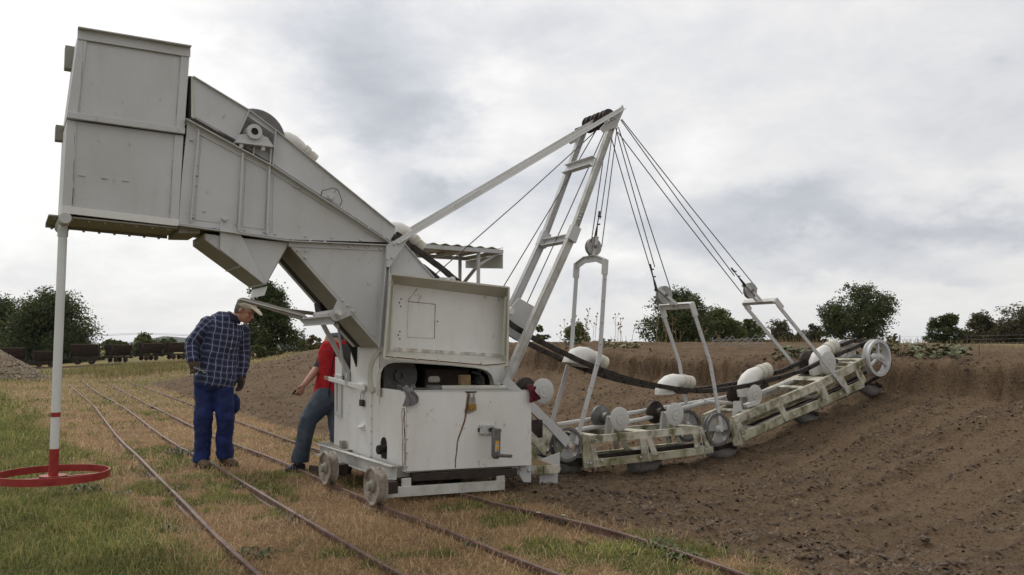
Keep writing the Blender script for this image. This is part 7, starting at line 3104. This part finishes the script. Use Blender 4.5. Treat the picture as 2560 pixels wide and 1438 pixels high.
    for px, u in pts:
        X, Y, z, t = lip_point(px, u)
        b = Vector((X - q0[0], Y - q0[1], z - q0[2]))
        MB().tube([b + Vector((0, 0, -.1)), b + Vector((.01, 0, .78))], .035, 8).build('fence_post', M['post'], fe)
        tops.append(b)
    for h in (.3, .5, .7):
        MB().tube([p + Vector((0, 0, h)) for p in tops], .004, 4).build('fence_wire', M['galv'], fe)


build_far()


# ================================================================== weeds and daisies between the rails
def rosette(px, py, n, size, mat, label, group, seed, name='weed_tuft', zc=0):
    p = G(px, py)
    z = ground_z(p.x, p.y)
    size *= .62
    r = random.Random(seed)
    m = MB()
    for k in range(n):
        a = r.uniform(0, 6.28)
        L = size * r.uniform(.5, 1)
        wv = L * r.uniform(.07, .16)
        h = L * r.uniform(.2, .75)
        d = Vector((math.cos(a), math.sin(a), 0))
        s = Vector((-d.y, d.x, 0)) * wv
        o = Vector((r.uniform(-1, 1) * size, r.uniform(-1, 1) * size, 0))
        p1, p2, p3 = o, o + d * L * .5 + Vector((0, 0, h)), o + d * L + Vector((0, 0, h * .7))
        m.add([p1, p2 - s, p2 + s, p3, p2 - Vector((0, 0, wv * .4))], [(0, 4, 1), (0, 2, 4), (1, 4, 3), (4, 2, 3)])
    o = m.build(name, mat, None, smooth=0)
    o.location = (p.x, p.y, z - .005)
    return tag(o, label, 'weed', group)


def build_tufts():
    gp = 'green weed tufts between the rails'
    spots = [(445, 1135, 46, .20, 'long green weed tuft beside the second rail left of the boots'), (470, 1140, 40, .18, 'green weed tuft at the left boot of the man in plaid'),
             (360, 1190, 34, .11, 'green weed tuft touching the wavy outer rail'), (455, 1225, 30, .10, 'bright green weed right of the wavy outer rail'),
             (600, 1222, 36, .12, 'green weed tuft against the second rail'), (520, 1222, 22, .09, 'small weed tuft between the first two rails'),
             (420, 1325, 40, .12, 'green weed tuft left of the outer rail near the bottom'), (470, 1330, 36, .11, 'dark green weed tuft close to the outer rail near the bottom'),
             (740, 1300, 44, .13, 'green weed tuft lying against the second rail near the bottom'), (640, 1395, 54, .15, 'large weed tuft right of the outer rail at the bottom'),
             (1290, 1258, 40, .12, 'green weed tuft between bumper and far rail'), (1395, 1300, 36, .10, 'weed tuft with daisies at the far rail'),
             (1640, 1380, 60, .16, 'long leafed weed tuft over the far rail at the bottom'), (1700, 1400, 50, .15, 'long leafed weed tuft right of the far rail at the bottom'),
             (1190, 1370, 40, .12, 'weed tuft between the excavator rails near the bottom'), (575, 1060, 26, .12, 'weed tuft behind the right boot near the bank rail'),
             (700, 1075, 22, .12, 'weed tuft beside the far rail behind the two men'), (310, 1075, 24, .14, 'weed tuft between the first two rails far back'),
             (210, 1235, 60, .17, 'broad leafed weed in the grass below the red ring'), (285, 1240, 44, .15, 'dock plant right of the red ring'), (1600, 1010, 0, 0, '')]
    for i, (x, y, n, s, lab) in enumerate(spots):
        if n:
            rosette(x, y, n, s, M['weedleaf' if i % 3 else 'weed2'], lab, gp, 100 + i)
    for i, (x, y, lab) in enumerate(((1344, 1296, 'white daisy left of the far rail in front of the scraper'), (1407, 1302, 'white daisy growing at the far rail in front of the scraper'))):
        p = G(x, y + 6)
        z = ground_z(p.x, p.y)
        root = empty('daisy', (p.x, p.y, z), 0, label=lab, cat='flower')
        MB().tube([(0, 0, 0), (.004, 0, .05)], .0016, 5).build('stem', M['weedleaf'], root)
        pm = MB()
        for k in range(10):
            a = k / 10 * 6.283
            d, s = Vector((math.cos(a), math.sin(a), .25)), Vector((-math.sin(a), math.cos(a), 0))
            c = Vector((.004, 0, .05))
            pm.add([c + d * .004, c + d * .013 + s * .0035, c + d * .018, c + d * .013 - s * .0035], [(0, 1, 2, 3)])
        pm.build('petals', M['petal'], root)
        MB().lathe((.004, 0, .05), [(.005, 0), (.004, .004)], 8, 'z').build('flower_centre', M['yellow'], root)


M['weed2'] = simple('dark_weed_leaf', (0.045, 0.07, 0.02), .6, 0, .4, 12, (0.09, 0.12, 0.04))
M['petal'] = simple('white_petal', (0.75, 0.75, 0.72), .7)
build_tufts()


# ================================================================== air
def build_haze():
    m = bpy.data.materials.new('haze_air')
    m.use_nodes = True
    t = m.node_tree
    t.nodes.remove(t.nodes['Principled BSDF'])
    v = t.nodes.new('ShaderNodeVolumePrincipled')
    v.inputs['Color'].default_value = (0.86, 0.91, 1.0, 1)
    v.inputs['Density'].default_value = 0.00011
    v.inputs['Anisotropy'].default_value = 0.2
    t.links.new(v.outputs[0], t.nodes['Material Output'].inputs['Volume'])
    o = MB().box((-4600, -4600, -6), (4600, 4600, 64)).build('haze', m, None, smooth=0)
    tag(o, 'thin pale haze over the far fields and hills', 'haze', kind='stuff')


build_haze()
